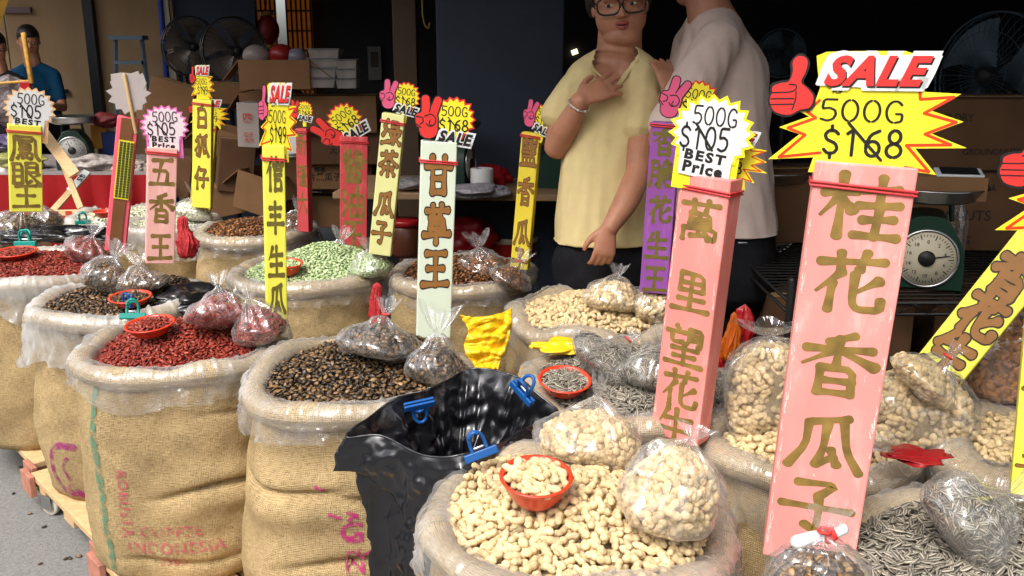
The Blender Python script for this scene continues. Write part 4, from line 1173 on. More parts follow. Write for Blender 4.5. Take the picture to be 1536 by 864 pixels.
P = aty(402, 45, 7.3); mb = MB(); ball(mb, P, (.085, .085, .11), 20, 12)
o = thing('red_lantern', 'round red paper lantern hanging in the amber doorway', 'lantern', P)
part('lantern_shade', mb, [mat('lantern_paper', lin((120, 20, 16)), .5, .3)], o)
mb = MB(); lathe(mb, P + (0, 0, .105), [(.001, .03), (.05, .03), (.05, 0), (.001, 0)], 16); lathe(mb, P - (0, 0, .135), [(.001, .03), (.05, .03), (.05, 0), (.001, 0)], 16)
part('lantern_cap', mb, [mat('gilt', lin((150, 110, 40)), .4)], o); mb = MB(); tube(mb, [P + (0, 0, .18), (P[0], P[1], 2.63)], .004, 6); part('cord', mb, [M_BLACK], o)
# photo notice on the dark wall
P = aty(562, 95, 7.66); o = thing('wall_notice', 'small pale notice with a dark portrait on the dark wall', 'notice', P)
mb = MB(); box(mb, P, (.105, .01, .26)); part('sheet', mb, [mat('dim_paper', lin((120, 118, 116)), .7)], o, False)
mb = MB(); box(mb, P + (0, -.008, .03), (.06, .004, .12)); part('portrait', mb, [mat('portrait_print', lin((70, 58, 50)), .7)], o, False)
# small ceiling lamps seen in the dark
for (px, py, Y, l, w) in ((862, 78, 7.68, 'small bright square lamp glowing behind the seated-height head in the dark', .05),):
    P = aty(px, py, Y); mb = MB(); box(mb, P, (w, .02, w * .8 if px < 900 else w * .3), ry(R(-20)))
    if px < 900: l = 'small bright square lamp in the dark left of the yellow shirt'
    solo('wall_lamp', mb, [mat('lamp_glow_%d' % px, (1, .85, .6), .5, emit=((1, .82, .5), .9 if px < 900 else .35))], l, 'lamp', smooth=False)

# ---------------------------------------------------------------- cartons and boxes
def carton(px, py, Y, w, h, d, yaw=0., roll=0., label=None, m=None, text=None, group='cardboard cartons', flaps=False, name='carton', tape=True, thin=False):
    """(px, py): where the middle of the front face shows; Y its distance"""
    C = aty(px, py, Y); rot = rz(yaw) @ ry(roll)
    c = C + rot @ np.array((0, d / 2, 0))
    o = thing(name, label, 'box', c - rot @ np.array((0, 0, h / 2)), group)
    mb = MB()
    if flaps:
        t = .006
        for cc, ss in (((0, -d / 2, 0), (w, t, h)), ((0, d / 2, 0), (w, t, h)), ((-w / 2, 0, 0), (t, d - t, h)), ((w / 2, 0, 0), (t, d - t, h)), ((0, 0, -h / 2 + .004), (w - t, d - t, t))):
            box(mb, c + rot @ np.array(cc), ss, rot)
    else: box(mb, c, (w, d, h), rot)
    part('carton_body', mb, [m or M_CARD], o, False, bevel=.004 if not flaps else 0)
    if flaps:
        for sx, ang in ((-1, R(-50)), (1, R(40))):
            mb = MB(); r2 = rot @ ry(ang if sx < 0 else ang)
            e = c + rot @ np.array((sx * w / 2, 0, h / 2)); box(mb, e + r2 @ np.array((sx * .05, 0, 0)) * 1.4, (.14, d, .005), r2)
            part('flap', mb, [m or M_CARD], o, False)
    elif tape:
        mb = MB(); box(mb, c + rot @ np.array((0, 0, h / 2 + .001)), (w * .99, .05, .002), rot)
        box(mb, c + rot @ np.array((w / 2 + .001, 0, h / 2 - .04)), (.002, .05, .08), rot)
        part('packing_tape', mb, [mat('packing_tape', lin((176, 140, 92)), .25, .05)], o, False)
    if text:
        mb = MB(); fr = Fr(C - rot @ np.array((0, .0025, 0)), rot @ np.array((1., 0, 0)), rot @ np.array((0, 0, 1.)), rot @ np.array((0, -1., 0)))
        for s, x, y, hh in text: mb = MB(); word(mb, fr, s, x, y, hh, 0, 0, .012); part('printed_text', mb, [mat('dark_carton_ink', (.02, .017, .015), .7)], o, False)
    return o
CT = [('精選', 0, .03, .022), ('大片黑瓜子', .0, -.012, .034)]
carton(412, 112, 5.15, .37, .155, .30, R(8), 0, 'open topped carton holding wrapped bundles left of the stacked tubs', M_CARD, CT, flaps=True)
def crate_stack():
    k = 0
    for px, py, w, h, l, tx in ((500, 172, .56, .24, 'wide carton on top of the middle stack under the clear tubs', 0), (515, 222, .50, .22, 'carton in the middle stack second from its top', 1), (470, 262, .42, .20, 'carton of the middle stack printed with dark writing', 1),
                          (520, 268, .36, .20, 'carton at the right of the middle stack behind the red sign', 1), (480, 318, .5, .22, 'low carton at the bottom of the middle stack', 0)):
        carton(px, py, 5.3 + .06 * k, w * .86, h * .86, .3, R(4 - 3 * k), 0, l, M_CARDD if k % 2 else M_CARD, [(s, x + .04, y, hh) for s, x, y, hh in CT] if tx else None); k += 1
crate_stack()
rs = np.random.RandomState(5)
JB = [(255, 150, 5.7, .26, .22, 12, 18, 'tipped brown carton behind the grey backed sign'), (225, 175, 5.8, .22, .26, -25, -14, 'leaning open carton left of the grey backed sign'), (330, 140, 5.9, .34, .13, 6, 3, 'shallow carton on the heap right of the sesame-yellow sign'),
      (355, 250, 5.4, .20, .30, 20, 8, 'flattened carton leaning in the box heap'), (330, 215, 5.6, .28, .16, -12, 12, 'dented carton in the heap behind the tall lemon sign'), (345, 300, 5.4, .26, .18, 14, -10, 'carton low in the heap beside the roasted seed sack'),
      (378, 290, 5.3, .22, .22, -18, 14, 'small tilted carton at the foot of the heap'), (290, 215, 5.9, .3, .22, 5, -8, 'carton half hidden behind the lemon sign'), (398, 150, 5.6, .3, .1, 3, -3, 'thin carton lying under the open topped carton'),
      (420, 300, 5.45, .26, .24, 9, 4, 'carton between the heap and the narrow red sign'), (262, 262, 5.6, .2, .26, -8, 10, 'dark carton behind the pink card sign')]
for px, py, Y, w, h, yaw, roll, l in JB:
    carton(px, py, Y, w, h, .22, R(yaw), R(roll), l.replace('sesame-yellow', 'lemon'), M_CARD if rs.rand() < .5 else M_CARDD, None, flaps=rs.rand() < .4)
# white printed carton
o = carton(372, 188, 5.15, .125, .24, .2, R(-6), R(2), 'white carton panel with red printing in the box heap', mat('white_carton', lin((160, 148, 140)), .7, .06), None, tape=False)
C = aty(372, 188, 5.145) - (0, .004, 0); mb = MB(); fr = Fr(C, rz(R(-6)) @ np.array((1., 0, 0)), np.array((0, 0, 1.)), np.array((0, -1., 0)))
for w_, y_, h_ in (('四', .04, .04), ('瓜子', -.05, .02), ('大片', -.08, .02)): mb = MB(); word(mb, fr, w_, 0, y_, h_, .001, 0, .01); part('red_print', mb, [mat('red_carton_ink', lin((190, 50, 45)), .7)], o, False)
# things in the open carton
for px, py, r, c, l in ((385, 85, .075, lin((140, 126, 120)), 'pale wrapped bundle in the open topped carton'), (422, 82, .07, lin((140, 30, 30)), 'round red bundle in the open topped carton'), (445, 85, .055, lin((120, 118, 130)), 'grey wrapped bundle at the right of the open topped carton')):
    mb = MB(); P = aty(px, py, 5.3); ball(mb, P, (r, r, r * .85), 26, 16); V = mb.V[0]; w = Wob(int(px), 40); mb.V[0] = V + (V - P) * .06 * w(V)[:, None]
    solo('wrapped_bundle', mb, [mat('wrap_%d' % px, c, .35, .1)], l, 'bundle', 'wrapped bundles')
# clear tubs
M_TUB = film('tub_plastic', clear=.7, bscale=8, bump=.002, edge=.4, rough=.15)
for i, (px, py, w) in enumerate([(488, 80, .165), (486, 94, .165), (484, 109, .165), (482, 124, .165), (522, 96, .11), (522, 110, .11), (522, 125, .11)]):
    P = aty(px, py, 5.25); h = .05
    o = thing('food_tub', ('clear lidded tub number of the tall stack' if 0 else ['topmost clear tub of the tall stack on the cartons', 'second clear tub from the top of the tall stack', 'third clear tub from the top of the tall stack', 'lowest clear tub of the tall stack on the cartons', 'topmost tub of the short stack beside the tall one', 'middle tub of the short stack on the cartons', 'lowest tub of the short stack on the cartons'][i]), 'tub', P - (0, 0, h / 2), 'stacked clear tubs')
    mb = MB(); V = [(-w / 2 * .9, -.05, -h / 2), (w / 2 * .9, -.05, -h / 2), (w / 2 * .9, .07, -h / 2), (-w / 2 * .9, .07, -h / 2), (-w / 2, -.06, h / 2 - .006), (w / 2, -.06, h / 2 - .006), (w / 2, .08, h / 2 - .006), (-w / 2, .08, h / 2 - .006)]
    mb.add(np.array(V) + P, [(3, 2, 1, 0), (0, 1, 5, 4), (1, 2, 6, 5), (2, 3, 7, 6), (3, 0, 4, 7)]); part('tub', mb, [M_TUB], o, False)
    mb = MB(); box(mb, P + (0, .01, h / 2 - .002), (w + .012, .15, .006)); part('lid', mb, [mat('tub_lid', lin((110, 108, 110)), .3)], o, False, bevel=.002)
    mb = MB(); box(mb, P + (0, .01, -.006), (w * .84, .1, .03)); part('tub_contents', mb, [mat('tub_food', lin((120, 84, 52)), .7, .3, 60)], o, False, bevel=.008)

# ---------------------------------------------------------------- ladder, fans
P0 = aty(193, 60, 6.9); o = thing('step_ladder', 'pale blue aluminium step ladder leaning by the plywood hoarding', 'ladder', (P0[0], 6.9, 0))
M_LAD = mat('ladder_metal', lin((88, 104, 116)), .4, .1, metal=.3)
xl, xr, zt = aty(173, 60, 6.9)[0], aty(213, 60, 6.9)[0], aty(190, 59, 6.9)[2]
for s, x, x2 in ((-1, xl, xl - .06), (1, xr, xr + .08)):
    mb = MB(); tube(mb, [(x, 6.9, zt), (x2, 6.75, 0)], [(.018, .012), (.018, .012)], 4, ref=(0, 1, 0)); part('rail', mb, [M_LAD], o, False)
mb = MB(); box(mb, ((xl + xr) / 2, 6.9, zt + .012), (xr - xl + .05, .12, .03)); part('top_step', mb, [M_LAD], o, False)
for k in range(4):
    mb = MB(); z = zt - .16 - k * .24; box(mb, ((xl + xr) / 2, 6.88 - .022 * k, z), (xr - xl + .03 * k, .07, .025)); part('step', mb, [M_LAD], o, False)
def fan(label, px, py, Y, rad, face, hubm, guard, blades=True, solid=False, stand=None):
    """a round guarded fan: face is the direction its grille looks to"""
    C = aty(px, py, Y); r, u, n = frame_from(face, (0, 0, 1)); Mx = np.stack([r, u, n], 1)
    o = thing('electric_fan', label, 'fan', C, 'electric fans'); solid = stand == .01
    mb = MB()
    for zz, k in ((.05, 1), (-.05, 1)):
        a = np.linspace(0, 2 * math.pi, 49); tube(mb, [C + Mx @ np.array((rad * k * math.cos(x), rad * k * math.sin(x), zz * .3)) for x in a], .005, 6, 97)
    for k in range(44):
        a = 2 * math.pi * k / 44
        for s in (1, -1):
            P = [C + Mx @ np.array((rad * q * math.cos(a), rad * q * math.sin(a), s * zz_)) for q, zz_ in ((.12, .06), (.5, .062), (.85, .045), (1, .015))]
            tube(mb, P, .0013, 4, 7, cap=False)
    for q in (.4, .7):
        a = np.linspace(0, 2 * math.pi, 33); tube(mb, [C + Mx @ np.array((rad * q * math.cos(x), rad * q * math.sin(x), .06)) for x in a], .0016, 4, 65)
    part('wire_guard', mb, [guard], o)
    mb = MB()
    for k in range(3 if not solid else 5):
        a0 = 2 * math.pi * k / (3 if not solid else 5)
        nn, mm = 8, 7; V = []
        for i in range(nn):
            for j in range(mm):
                q = .16 + .76 * j / (mm - 1); a = a0 + (i / (nn - 1) - .5) * (1.5 if not solid else 1.2) * (.6 + .4 * j / mm) + .25 * q
                V.append(C + Mx @ np.array((rad * q * math.cos(a), rad * q * math.sin(a), (i / (nn - 1) - .5) * .05 * (1.2 - q))))
        mb.add(V, [(i * mm + j, (i + 1) * mm + j, (i + 1) * mm + j + 1, i * mm + j + 1) for i in range(nn - 1) for j in range(mm - 1)])
    part('blade_set', mb, [hubm], o)
    mb = MB(); lathe(mb, C, [(.001, .07), (rad * .1, .068), (rad * .15, .055), (rad * .15, -.02), (rad * .2, -.06), (rad * .2, -.18), (rad * .1, -.22), (.001, -.22)], 24, rot=Mx); part('motor_hub', mb, [M_BLACK], o)
    if stand:
        mb = MB(); b = C + Mx @ np.array((0, 0, -.12)); tube(mb, [b, (b[0], b[1], stand)], .016, 10); lathe(mb, (b[0], b[1], stand), [(.001, .03), (.12, .02), (.16, 0), (.001, 0)], 24)
        part('fan_stand', mb, [M_DARKMETAL], o)
    return o
M_FANST = mat('brushed_fan_steel', lin((128, 116, 108)), .4, .2, 5, metal=.5)
M_FANGD = mat('fan_guard_chrome', lin((84, 80, 76)), .35, metal=.7)
M_FANDK = mat('fan_guard_dark', lin((72, 88, 100)), .4, metal=.4)
fan('left one of two steel fans before the dark blue panel wall', 286, 70, 6.3, .19, (.66, -.72, -.05), M_FANST, M_FANGD, stand=.01)
fan('right one of two steel fans, tilted up behind the heap of boxes', 352, 78, 6.1, .215, (.62, -.76, .1), M_FANST, M_FANGD, stand=.01)
fan('big dark wire fan at the far right above the cartons', 1488, 115, 3.75, .245, (-.85, -.45, .05), M_FANDK, M_FANDK, stand=.02)
fan('small dark fan half hidden behind the red thumbs up', 1172, 80, 5.3, .13, (-.5, -.8, 0), M_FANDK, M_FANDK, stand=.02)

# ---------------------------------------------------------------- tables, scales
def table(label, cx, cy, w, d, h, yaw, m, cloth=None):
    rot = rz(yaw); o = thing('trestle_table', label, 'table', (cx, cy, 0), 'stall tables')
    mb = MB(); box(mb, (cx, cy, h - .015), (w, d, .03), rot); part('table_top', mb, [m], o, False, bevel=.004)
    for sx in (-1, 1):
        for sy in (-1, 1):
            mb = MB(); P = np.array((cx, cy, 0)) + rot @ np.array((sx * (w / 2 - .06), sy * (d / 2 - .05), 0)); box(mb, P + (0, 0, (h - .03) / 2), (.04, .04, h - .03), rot); part('leg', mb, [M_DARKMETAL], o, False)
    return o
P = aty(735, 292, 4.15); TZ = P[2]
table('long wooden table with a green scale and bags behind the sacks', P[0] + .25, P[1] + .3, 1.9, .6, TZ, R(-4), mat('table_board', lin((146, 118, 86)), .6, .15, 5))
def scale_(label, px, py, Y, dial, face, z0, body=M_GREEN, dialcol=None, tray=.16, extra=None, needle=40, bodyh=None):
    """a green market scale: domed body with a round dial, a pan on top"""
    C = aty(px, py, Y); r, u, n = frame_from((face[0], face[1], 0), (0, 0, 1)); Mx = np.stack([r, u, n], 1); k = dial
    o = thing('market_scale', label, 'scale', (C[0], C[1], z0), 'green market scales')
    T = lambda x, y, z: C + Mx @ np.array((x * k, y * k, z * k))
    mb = MB(); fr = Fr(C, r, u, n, k)
    pr = smooth_path(np.array([(-1.25, -1.5), (-1.28, -.4), (-1.15, .5), (-.75, 1.15), (-.45, 1.5), (.45, 1.5), (.75, 1.15), (1.15, .5), (1.28, -.4), (1.25, -1.5)]), 40)
    plate(mb, fr, np.vstack([pr, [(1.25, (z0 - C[2]) / k), (-1.25, (z0 - C[2]) / k)]]), -2.2 * k, -.06 * k)
    part('housing', mb, [body], o, False, bevel=.006)
    mb = MB(); lathe(mb, C, [(.001, .02 * k), (k * 1.0, .02 * k), (k * 1.0, -.05 * k)], 48, rot=Mx); q = part('dial_plate', mb, [dialcol or M_CREAM], o)
    mb = MB(); a = np.linspace(0, 2 * math.pi, 49); tube(mb, [T(1.04 * math.cos(x), 1.04 * math.sin(x), .02) for x in a], .055 * k, 8, 97); part('dial_rim', mb, [M_STEEL], o)
    mb = MB()
    for i in range(50):
        a = 2 * math.pi * i / 50; l = .16 if i % 5 == 0 else .08
        V, F = ribbon(np.array([(math.cos(a) * .9, math.sin(a) * .9), (math.cos(a) * (.9 - l), math.sin(a) * (.9 - l))]) * 100, 3.2 if i % 5 == 0 else 2, None, False)
        mb.add(fr(V / 100, .035 * k), F)
    for i in range(10):
        a = math.pi / 2 - 2 * math.pi * i / 10; word(mb, fr, str(i * 2) if i else '0', math.cos(a) * .63, math.sin(a) * .63, .13, .037 * k)
    part('dial_markings', mb, [M_BLACK], q, False)
    mb = MB(); a = R(needle); V, F = ribbon(np.array([(-math.cos(a) * 25, -math.sin(a) * 25), (math.cos(a) * 78, math.sin(a) * 78)]), 9, 3, False); mb.add(fr(V / 100, .07 * k), F)
    lathe(mb, C, [(.001, .14 * k), (.26 * k, .13 * k), (.3 * k, .03 * k)], 20, rot=Mx); part('needle', mb, [M_BLACK], q)
    bc = C - n * 1.1 * k
    for s in (-1, 1):
        mb = MB(); tube(mb, [bc + r * s * k * .8 + (0, 0, 1.3 * k), bc + r * s * k * .7 + (0, 0, 2.0 * k)], .09 * k, 8); part('pan_bracket', mb, [body], o)
    mb = MB(); t0 = C[2] + 2.0 * k; lathe(mb, (bc[0], bc[1], t0), [(.001, 0), (tray * .7, .0), (tray * .92, .012), (tray, .04), (tray + .006, .042), (tray + .002, .046), (tray * .9, .018), (tray * .7, .006), (.001, .006)], 40); part('pan', mb, [M_STEEL], o)
    return o, np.array((bc[0], bc[1], t0))
scale_('white dialled scale on the red clothed table at the left', 108, 226, 5.5, .075, (.25, -1), aty(106, 262, 5.5)[2], mat('dark_green', lin((20, 46, 36)), .5), mat('white_dial', lin((150, 148, 144)), .5), tray=.13, needle=110)
scale_('green scale edge on behind the mint sign on the wooden table', 706, 245, 4.35, .075, (1, -.25), TZ, tray=.13)
scale_('green scale on the table left of the yellow shirt', 838, 260, 4.5, .075, (.2, 1), TZ, tray=.14)
SHZ = .70
_, pan = scale_('cream dialled green scale with a phone lying on its pan', 1390, 388, 2.62, .079, (-.35, -1), SHZ, tray=.15, needle=12)
_, pan2 = scale_('green scale partly hidden behind the white shirted person', 1160, 345, 3.3, .082, (.1, -1), SHZ, tray=.17, needle=-15)
# a carton tray and a phone lie on the pan
mb = MB(); rot = rz(R(-12)); c = pan + (0.0, -.01, .012)
for cc, ss in (((0, 0, .004), (.24, .17, .006)), ((0, -.088, .035), (.24, .006, .066)), ((0, .088, .035), (.24, .006, .066)), ((-.12, 0, .035), (.006, .17, .066)), ((.12, 0, .035), (.006, .17, .066))): box(mb, c + rot @ np.array(cc), ss, rot)
solo('carton_tray', mb, [M_CARD], 'cut down cardboard tray standing on the pan of the right scale', 'tray', smooth=False)
o = thing('mobile_phone', 'white mobile phone lying tilted on the cardboard tray on the scale', 'phone', c + (0.03, -.03, .07)); r_ = rz(R(-12)) @ rx(R(14))
mb = MB(); box(mb, c + (.04, -.06, .076), (.125, .06, .008), r_); part('phone_body', mb, [mat('phone_white', (.7, .7, .7), .3)], o, False, bevel=.003)
mb = MB(); box(mb, c + (.04, -.06, .0815), (.1, .052, .0015), r_); part('screen', mb, [M_BLACK], o, False)
# wire shelf that carries the scales
o = thing('wire_shelf', 'chrome and black wire shelf under the scales at the right', 'shelf', (1.35, 3.2, 0)); M_WIRE = mat('dark_wire', lin((44, 43, 42)), .45, .1, metal=.7)
for z in (SHZ - .012, .30):
    mb = MB()
    for y in np.linspace(2.52, 3.62, 30): tube(mb, [(.78, y, z), (2.5, y, z)], .0028, 4, cap=False)
    part('wire_deck', mb, [M_WIRE], o)
    mb = MB()
    for zz in (0, -.032):
        for a, b in (((.78, 2.52), (2.5, 2.52)), ((.78, 3.62), (2.5, 3.62)), ((.78, 2.52), (.78, 3.62)), ((2.5, 2.52), (2.5, 3.62))): tube(mb, [(*a, z + zz - .004), (*b, z + zz - .004)], .005, 6, cap=False)
    zig = [(.78 + 1.72 * i / 40, 2.518, z - .004 - .032 * (i % 2)) for i in range(41)]
    for i in range(40): tube(mb, [zig[i], zig[i + 1]], .0025, 4, cap=False)
    part('shelf_rim', mb, [M_WIRE], o)
for x, y in ((.78, 2.52), (2.5, 2.52), (.78, 3.62), (2.5, 3.62)):
    mb = MB(); tube(mb, [(x, y, 0), (x, y, SHZ + .05)], .0125, 10); part('shelf_post', mb, [M_WIRE], o)
# cartons on and below the shelf
PT = [('PEANUTS', .06, -.02, .030), ('6 bags', .02, -.075, .026)]
def carton3(x, y, z, w, d, h, yaw, label, text=None, m=None):
    c = np.array((x, y, z + h / 2)); rot = rz(yaw); o = thing('carton', label, 'box', (x, y, z), 'brown export cartons')
    mb = MB(); box(mb, c, (w, d, h), rot); part('carton_body', mb, [m or M_CARDD], o, False, bevel=.004)
    mb = MB(); box(mb, c + (0, 0, h / 2 + .0015), (w * .99, .05, .002), rot); part('packing_tape', mb, [MATS['packing_tape']], o, False)
    if text:
        mb = MB(); fr = Fr(c - rot @ np.array((0, d / 2 + .002, 0)), rot @ np.array((1., 0, 0)), np.array((0, 0, 1.)), rot @ np.array((0, -1., 0)))
        for s, a, b, hh in text: mb = MB(); word(mb, fr, s, a, b, hh, 0, 0, .014); part('printed_text', mb, [MATS['dark_carton_ink']], o, False)
    return o
carton3(1.62, 3.32, SHZ, .62, .36, .265, R(-4), 'brown carton marked PEANUTS on the wire shelf', [('CHINA', -.02, .085, .022), ('PEANUTS', -.08, -.01, .034), ('6 bags', -.11, -.055, .028), ('x 2.5KG', -.1, -.095, .026)])
carton3(1.60, 3.36, SHZ + .27, .66, .36, .24, R(2), 'brown carton marked KEEP on top of the peanut carton', [('KEEP DRY', -.13, .06, .024), ('GROUNDNUTS', .02, -.055, .020)])
carton3(1.02, 3.42, SHZ, .34, .3, .25, R(3), 'carton behind the half hidden green scale', None)
carton3(1.05, 3.0, .305, .42, .36, .28, R(5), 'dark carton under the shelf beside the black jeans', [('GINGER', .05, .06, .02), ('ROASTED PEANUTS', .02, -.03, .022)])
carton3(1.62, 3.05, .305, .5, .36, .3, R(-3), 'dark carton under the shelf behind the clear peanut bags', None)
carton3(1.95, 2.8, .305, .2, .3, .2, R(-3), 'small pinkish carton low on the shelf', None, mat('pinkish_carton', lin((130, 96, 92)), .8))
carton3(1.2, 3.1, .02, .8, .36, .26, R(2), 'long carton standing on the floor below the shelf', None)
for px, py, r, c, l in ((1432, 238, .055, lin((150, 40, 50)), 'clear bag with dark red sweets on top of the KEEP carton'), (1393, 236, .05, lin((170, 120, 110)), 'clear bag of pale snacks left of the dark red sweets')):
    P = aty(px, py, 3.25); mb = MB(); ball(mb, P, (r, r * .8, r), 26, 16); V = mb.V[0]; w = Wob(px, 60); mb.V[0] = V + (V - P) * .1 * w(V)[:, None]
    o = thing('snack_bag', l, 'bag', P - (0, 0, r), 'snack bags on the cartons'); part('snack_pile', mb, [mat('snack_%d' % px, c, .35, .5, 60)], o)
    mb = MB(); ball(mb, P + (0, 0, r * .1), (r * 1.15, r * .95, r * 1.15), 30, 18); V = mb.V[0]; w = Wob(px + 1, 90); mb.V[0] = V + (V - P) * .12 * w(V)[:, None]; tube(mb, [P + (r * .5, 0, r), P + (r * 1.0, -.01, r * 1.7)], [.012, .03], 12, 8); part('clear_film', mb, [M_BAG], o)
# bottle
P = aty(1432, 372, 2.95); o = thing('water_bottle', 'small clear bottle with a blue cap behind the right scale', 'bottle', (P[0], P[1], SHZ)); mb = MB()
lathe(mb, (P[0], P[1], SHZ), [(.001, .002), (.03, .004), (.032, .02), (.03, .06), (.032, .11), (.03, .15), (.013, .19), (.012, .205)], 24); part('bottle_body', mb, [M_BAG], o); mb = MB(); lathe(mb, (P[0], P[1], SHZ), [(.001, .225), (.015, .224), (.015, .205), (.001, .205)], 16); part('cap', mb, [M_BLUE], o)
# on the wooden table: paper roll, red bag, packets
P = aty(723, 277, 4.3); mb = MB(); lathe(mb, (P[0], P[1], TZ), [(.02, .001), (.052, .001), (.054, .006), (.054, .095), (.052, .1), (.02, .1), (.02, .001)], 32); solo('paper_roll', mb, [mat('tissue', (.75, .73, .7), .9, .03)], 'white paper roll standing on the wooden table', 'paper roll')
def crumple(name, label, cat, c, rad, m, seed, fq=30, amp=.12, rot=None, group=None, res=(70, 44), flat=None):
    """a crumpled sheet or bag: a ball of sharp folds"""
    mb = MB(); ball(mb, (0, 0, 0), 1, *res); D = mb.V[0] / np.linalg.norm(mb.V[0], axis=1)[:, None]
    a, b = Wob(seed, fq * .1), Crease(seed + 1, fq * .12, fq * .5, 10)
    k = 1 + amp * (.8 * a(D) + 1.5 * b(D))
    P = D * k[:, None] * np.asarray(rad)
    if flat is not None: P[:, 2] = np.maximum(P[:, 2], -flat)
    if rot is not None: P = P @ np.asarray(rot).T
    mb.V[0] = P + np.asarray(c); return solo(name, mb, [m], label, cat, group)
def drape(name, label, cat, c, w, h, m, seed, dep=.35, diag=5.0, group=None, top=.45):
    """a hanging plastic bag or net: gathered above, pleated slantwise, wider below"""
    nu, nv = 120, 60; u = np.linspace(0, 2 * math.pi, nu, endpoint=False); v = np.linspace(0, 1, nv); U, Vv = np.meshgrid(u, v, indexing='ij')
    n1, n2, n3 = Ring(seed, 2, 5), Ring(seed + 1, 4, 9), Ring(seed + 2, 9, 17)
    wd = np.interp(Vv, [0, .06, .3, .65, .93, 1], [.05, top * .8, top + .15, 1, .86, .3]) * (1 + .10 * n1(U, Vv * 4))
    fold = 1 - np.abs(np.sin(U * 5 + diag * Vv + 1.2 * n1(U, Vv * 3))); fold2 = 1 - np.abs(np.sin(U * 9 - diag * 1.7 * Vv + 1.5 * n2(U, Vv * 2)))
    k = 1 + .22 * fold ** 1.5 + .14 * fold2 ** 2 + .05 * n3(U, Vv * 9) - .2
    x = np.cos(U) * w / 2 * wd * k + .06 * w * np.sin(Vv * 5 + seed); y = np.sin(U) * w / 2 * dep * wd * k * 1.25
    z = h * (.5 - Vv) + .03 * h * n2(U, Vv * 3) * np.clip(Vv * 3, 0, 1)
    cr = Crease(seed, 60, 200, 9); q = np.stack([x, y, z], -1); q = q + np.stack([np.cos(U), np.sin(U) * .6, 0 * U], -1) * (.05 * w * cr(q))[..., None]
    mb = MB(); mb.add((q + np.asarray(c)).reshape(-1, 3), gridf(nu, nv)[:, ::-1].copy()); return solo(name, mb, [m], label, cat, group)
M_REDBAG = mat('red_bag_plastic', lin((160, 26, 32)), .32, .1, bump=.006, bscale=12, ridged=True)
M_YELBAG = mat('yellow_bag_plastic', lin((236, 190, 30)), .35, .1, bump=.006, bscale=12, ridged=True)
M_ORBAG = mat('orange_bag_plastic', lin((180, 84, 20)), .35, .1, bump=.006, bscale=12, ridged=True)
M_NET = mat('red_net', lin((186, 48, 52)), .7, .25, 60, bump=.004, bscale=120)
crumple('red_bag', 'red plastic bag behind the white paper roll on the table', 'plastic bag', aty(735, 268, 4.5), (.1, .06, .07), M_REDBAG, 31)
crumple('clear_packet', 'flat pile of clear packets on the front of the wooden table', 'packets', aty(712, 288, 4.15) + (0, 0, .01), (.15, .1, .03), mat('packet_film', lin((150, 145, 150)), .25, .2, 30, bump=.01), 32)
crumple('clear_packet', 'clear packets beside the cream sign on the table', 'packets', aty(618, 275, 4.3), (.09, .1, .03), mat('packet_film2', lin((130, 125, 125)), .25, .2, 30, bump=.01), 33)
crumple('red_bag', 'red plastic bag on the floor under the wooden table', 'plastic bag', aty(700, 352, 4.6), (.13, .1, .1), M_REDBAG, 34)
P = aty(608, 345, 4.3); mb = MB(); lathe(mb, (P[0], P[1], P[2] - .12), [(.001, 0), (.07, 0), (.075, .02), (.075, .13), (.06, .15)], 24); o = thing('snack_jar', 'snack jar with a red lid below the cream sign', 'jar', (P[0], P[1], P[2] - .12)); part('jar_body', mb, [mat('jar_brown', lin((90, 50, 34)), .3)], o)
mb = MB(); lathe(mb, (P[0], P[1], P[2] + .025), [(.001, .03), (.07, .028), (.075, .02), (.075, 0), (.001, 0)], 24); part('lid', mb, [M_REDBAG], o)
# red bucket
P = aty(770, 352, 4.75); o = thing('bucket', 'red bucket with a pale rim behind the dark seed sack', 'bucket', (P[0], P[1], 0)); z = P[2]
mb = MB(); lathe(mb, (P[0], P[1], 0), [(.001, .002), (.10, .002), (.125, z - .02)], 40); part('bucket_body', mb, [mat('bucket_red', lin((176, 24, 28)), .35)], o)
mb = MB(); lathe(mb, (P[0], P[1], 0), [(.125, z - .03), (.134, z - .028), (.136, z), (.128, z + .003), (.12, z - .01), (.10, .02), (.001, .02)], 40); part('rim', mb, [mat('bucket_pale', lin((206, 186, 160)), .5)], o)
mb = MB(); tube(mb, [(P[0] + .135, P[1] - .02, z - .03), (P[0] + .12, P[1] - .1, z - .1), (P[0] + .03, P[1] - .14, z - .14), (P[0] - .1, P[1] - .1, z - .1), (P[0] - .135, P[1] - .02, z - .03)], .003, 6); part('handle', mb, [M_STEEL], o)

# ---------------------------------------------------------------- the red clothed table at the left with wrapped goods
TL = aty(150, 262, 5.35); zt = TL[2]; M_REDCLOTH = mat('red_satin', lin((150, 16, 22)), .35, .2, 6, bump=.01, bscale=9, stretch=(1, 1, .15), spec=.5)
o = thing('display_table', 'table under a long red satin cloth at the left', 'table', (TL[0] - .5, 5.75, 0), 'stall tables')
x0, x1 = -4.2, aty(222, 262, 5.35)[0]
mb = MB(); box(mb, ((x0 + x1) / 2, 5.85, zt - .02), (x1 - x0, 1.0, .03)); part('table_top', mb, [M_CARD], o, False)
u = np.linspace(0, 1, 260); v = np.linspace(0, 1, 22); U, Vv = np.meshgrid(u, v, indexing='ij'); n1 = Wob(4, 12, dim=1)
X = x0 + (x1 - x0) * U; fold = .03 * n1(U[..., None] * 3) + .018 * np.sin(U * 90 + 3 * n1(U[..., None]))
mb = MB(); Pp = np.stack([X, 5.34 - .01 - fold * (.25 + Vv), zt - (zt - .03) * Vv], -1); mb.add(Pp.reshape(-1, 3), gridf(260, 22, False)); part('red_cloth', mb, [M_REDCLOTH], o)
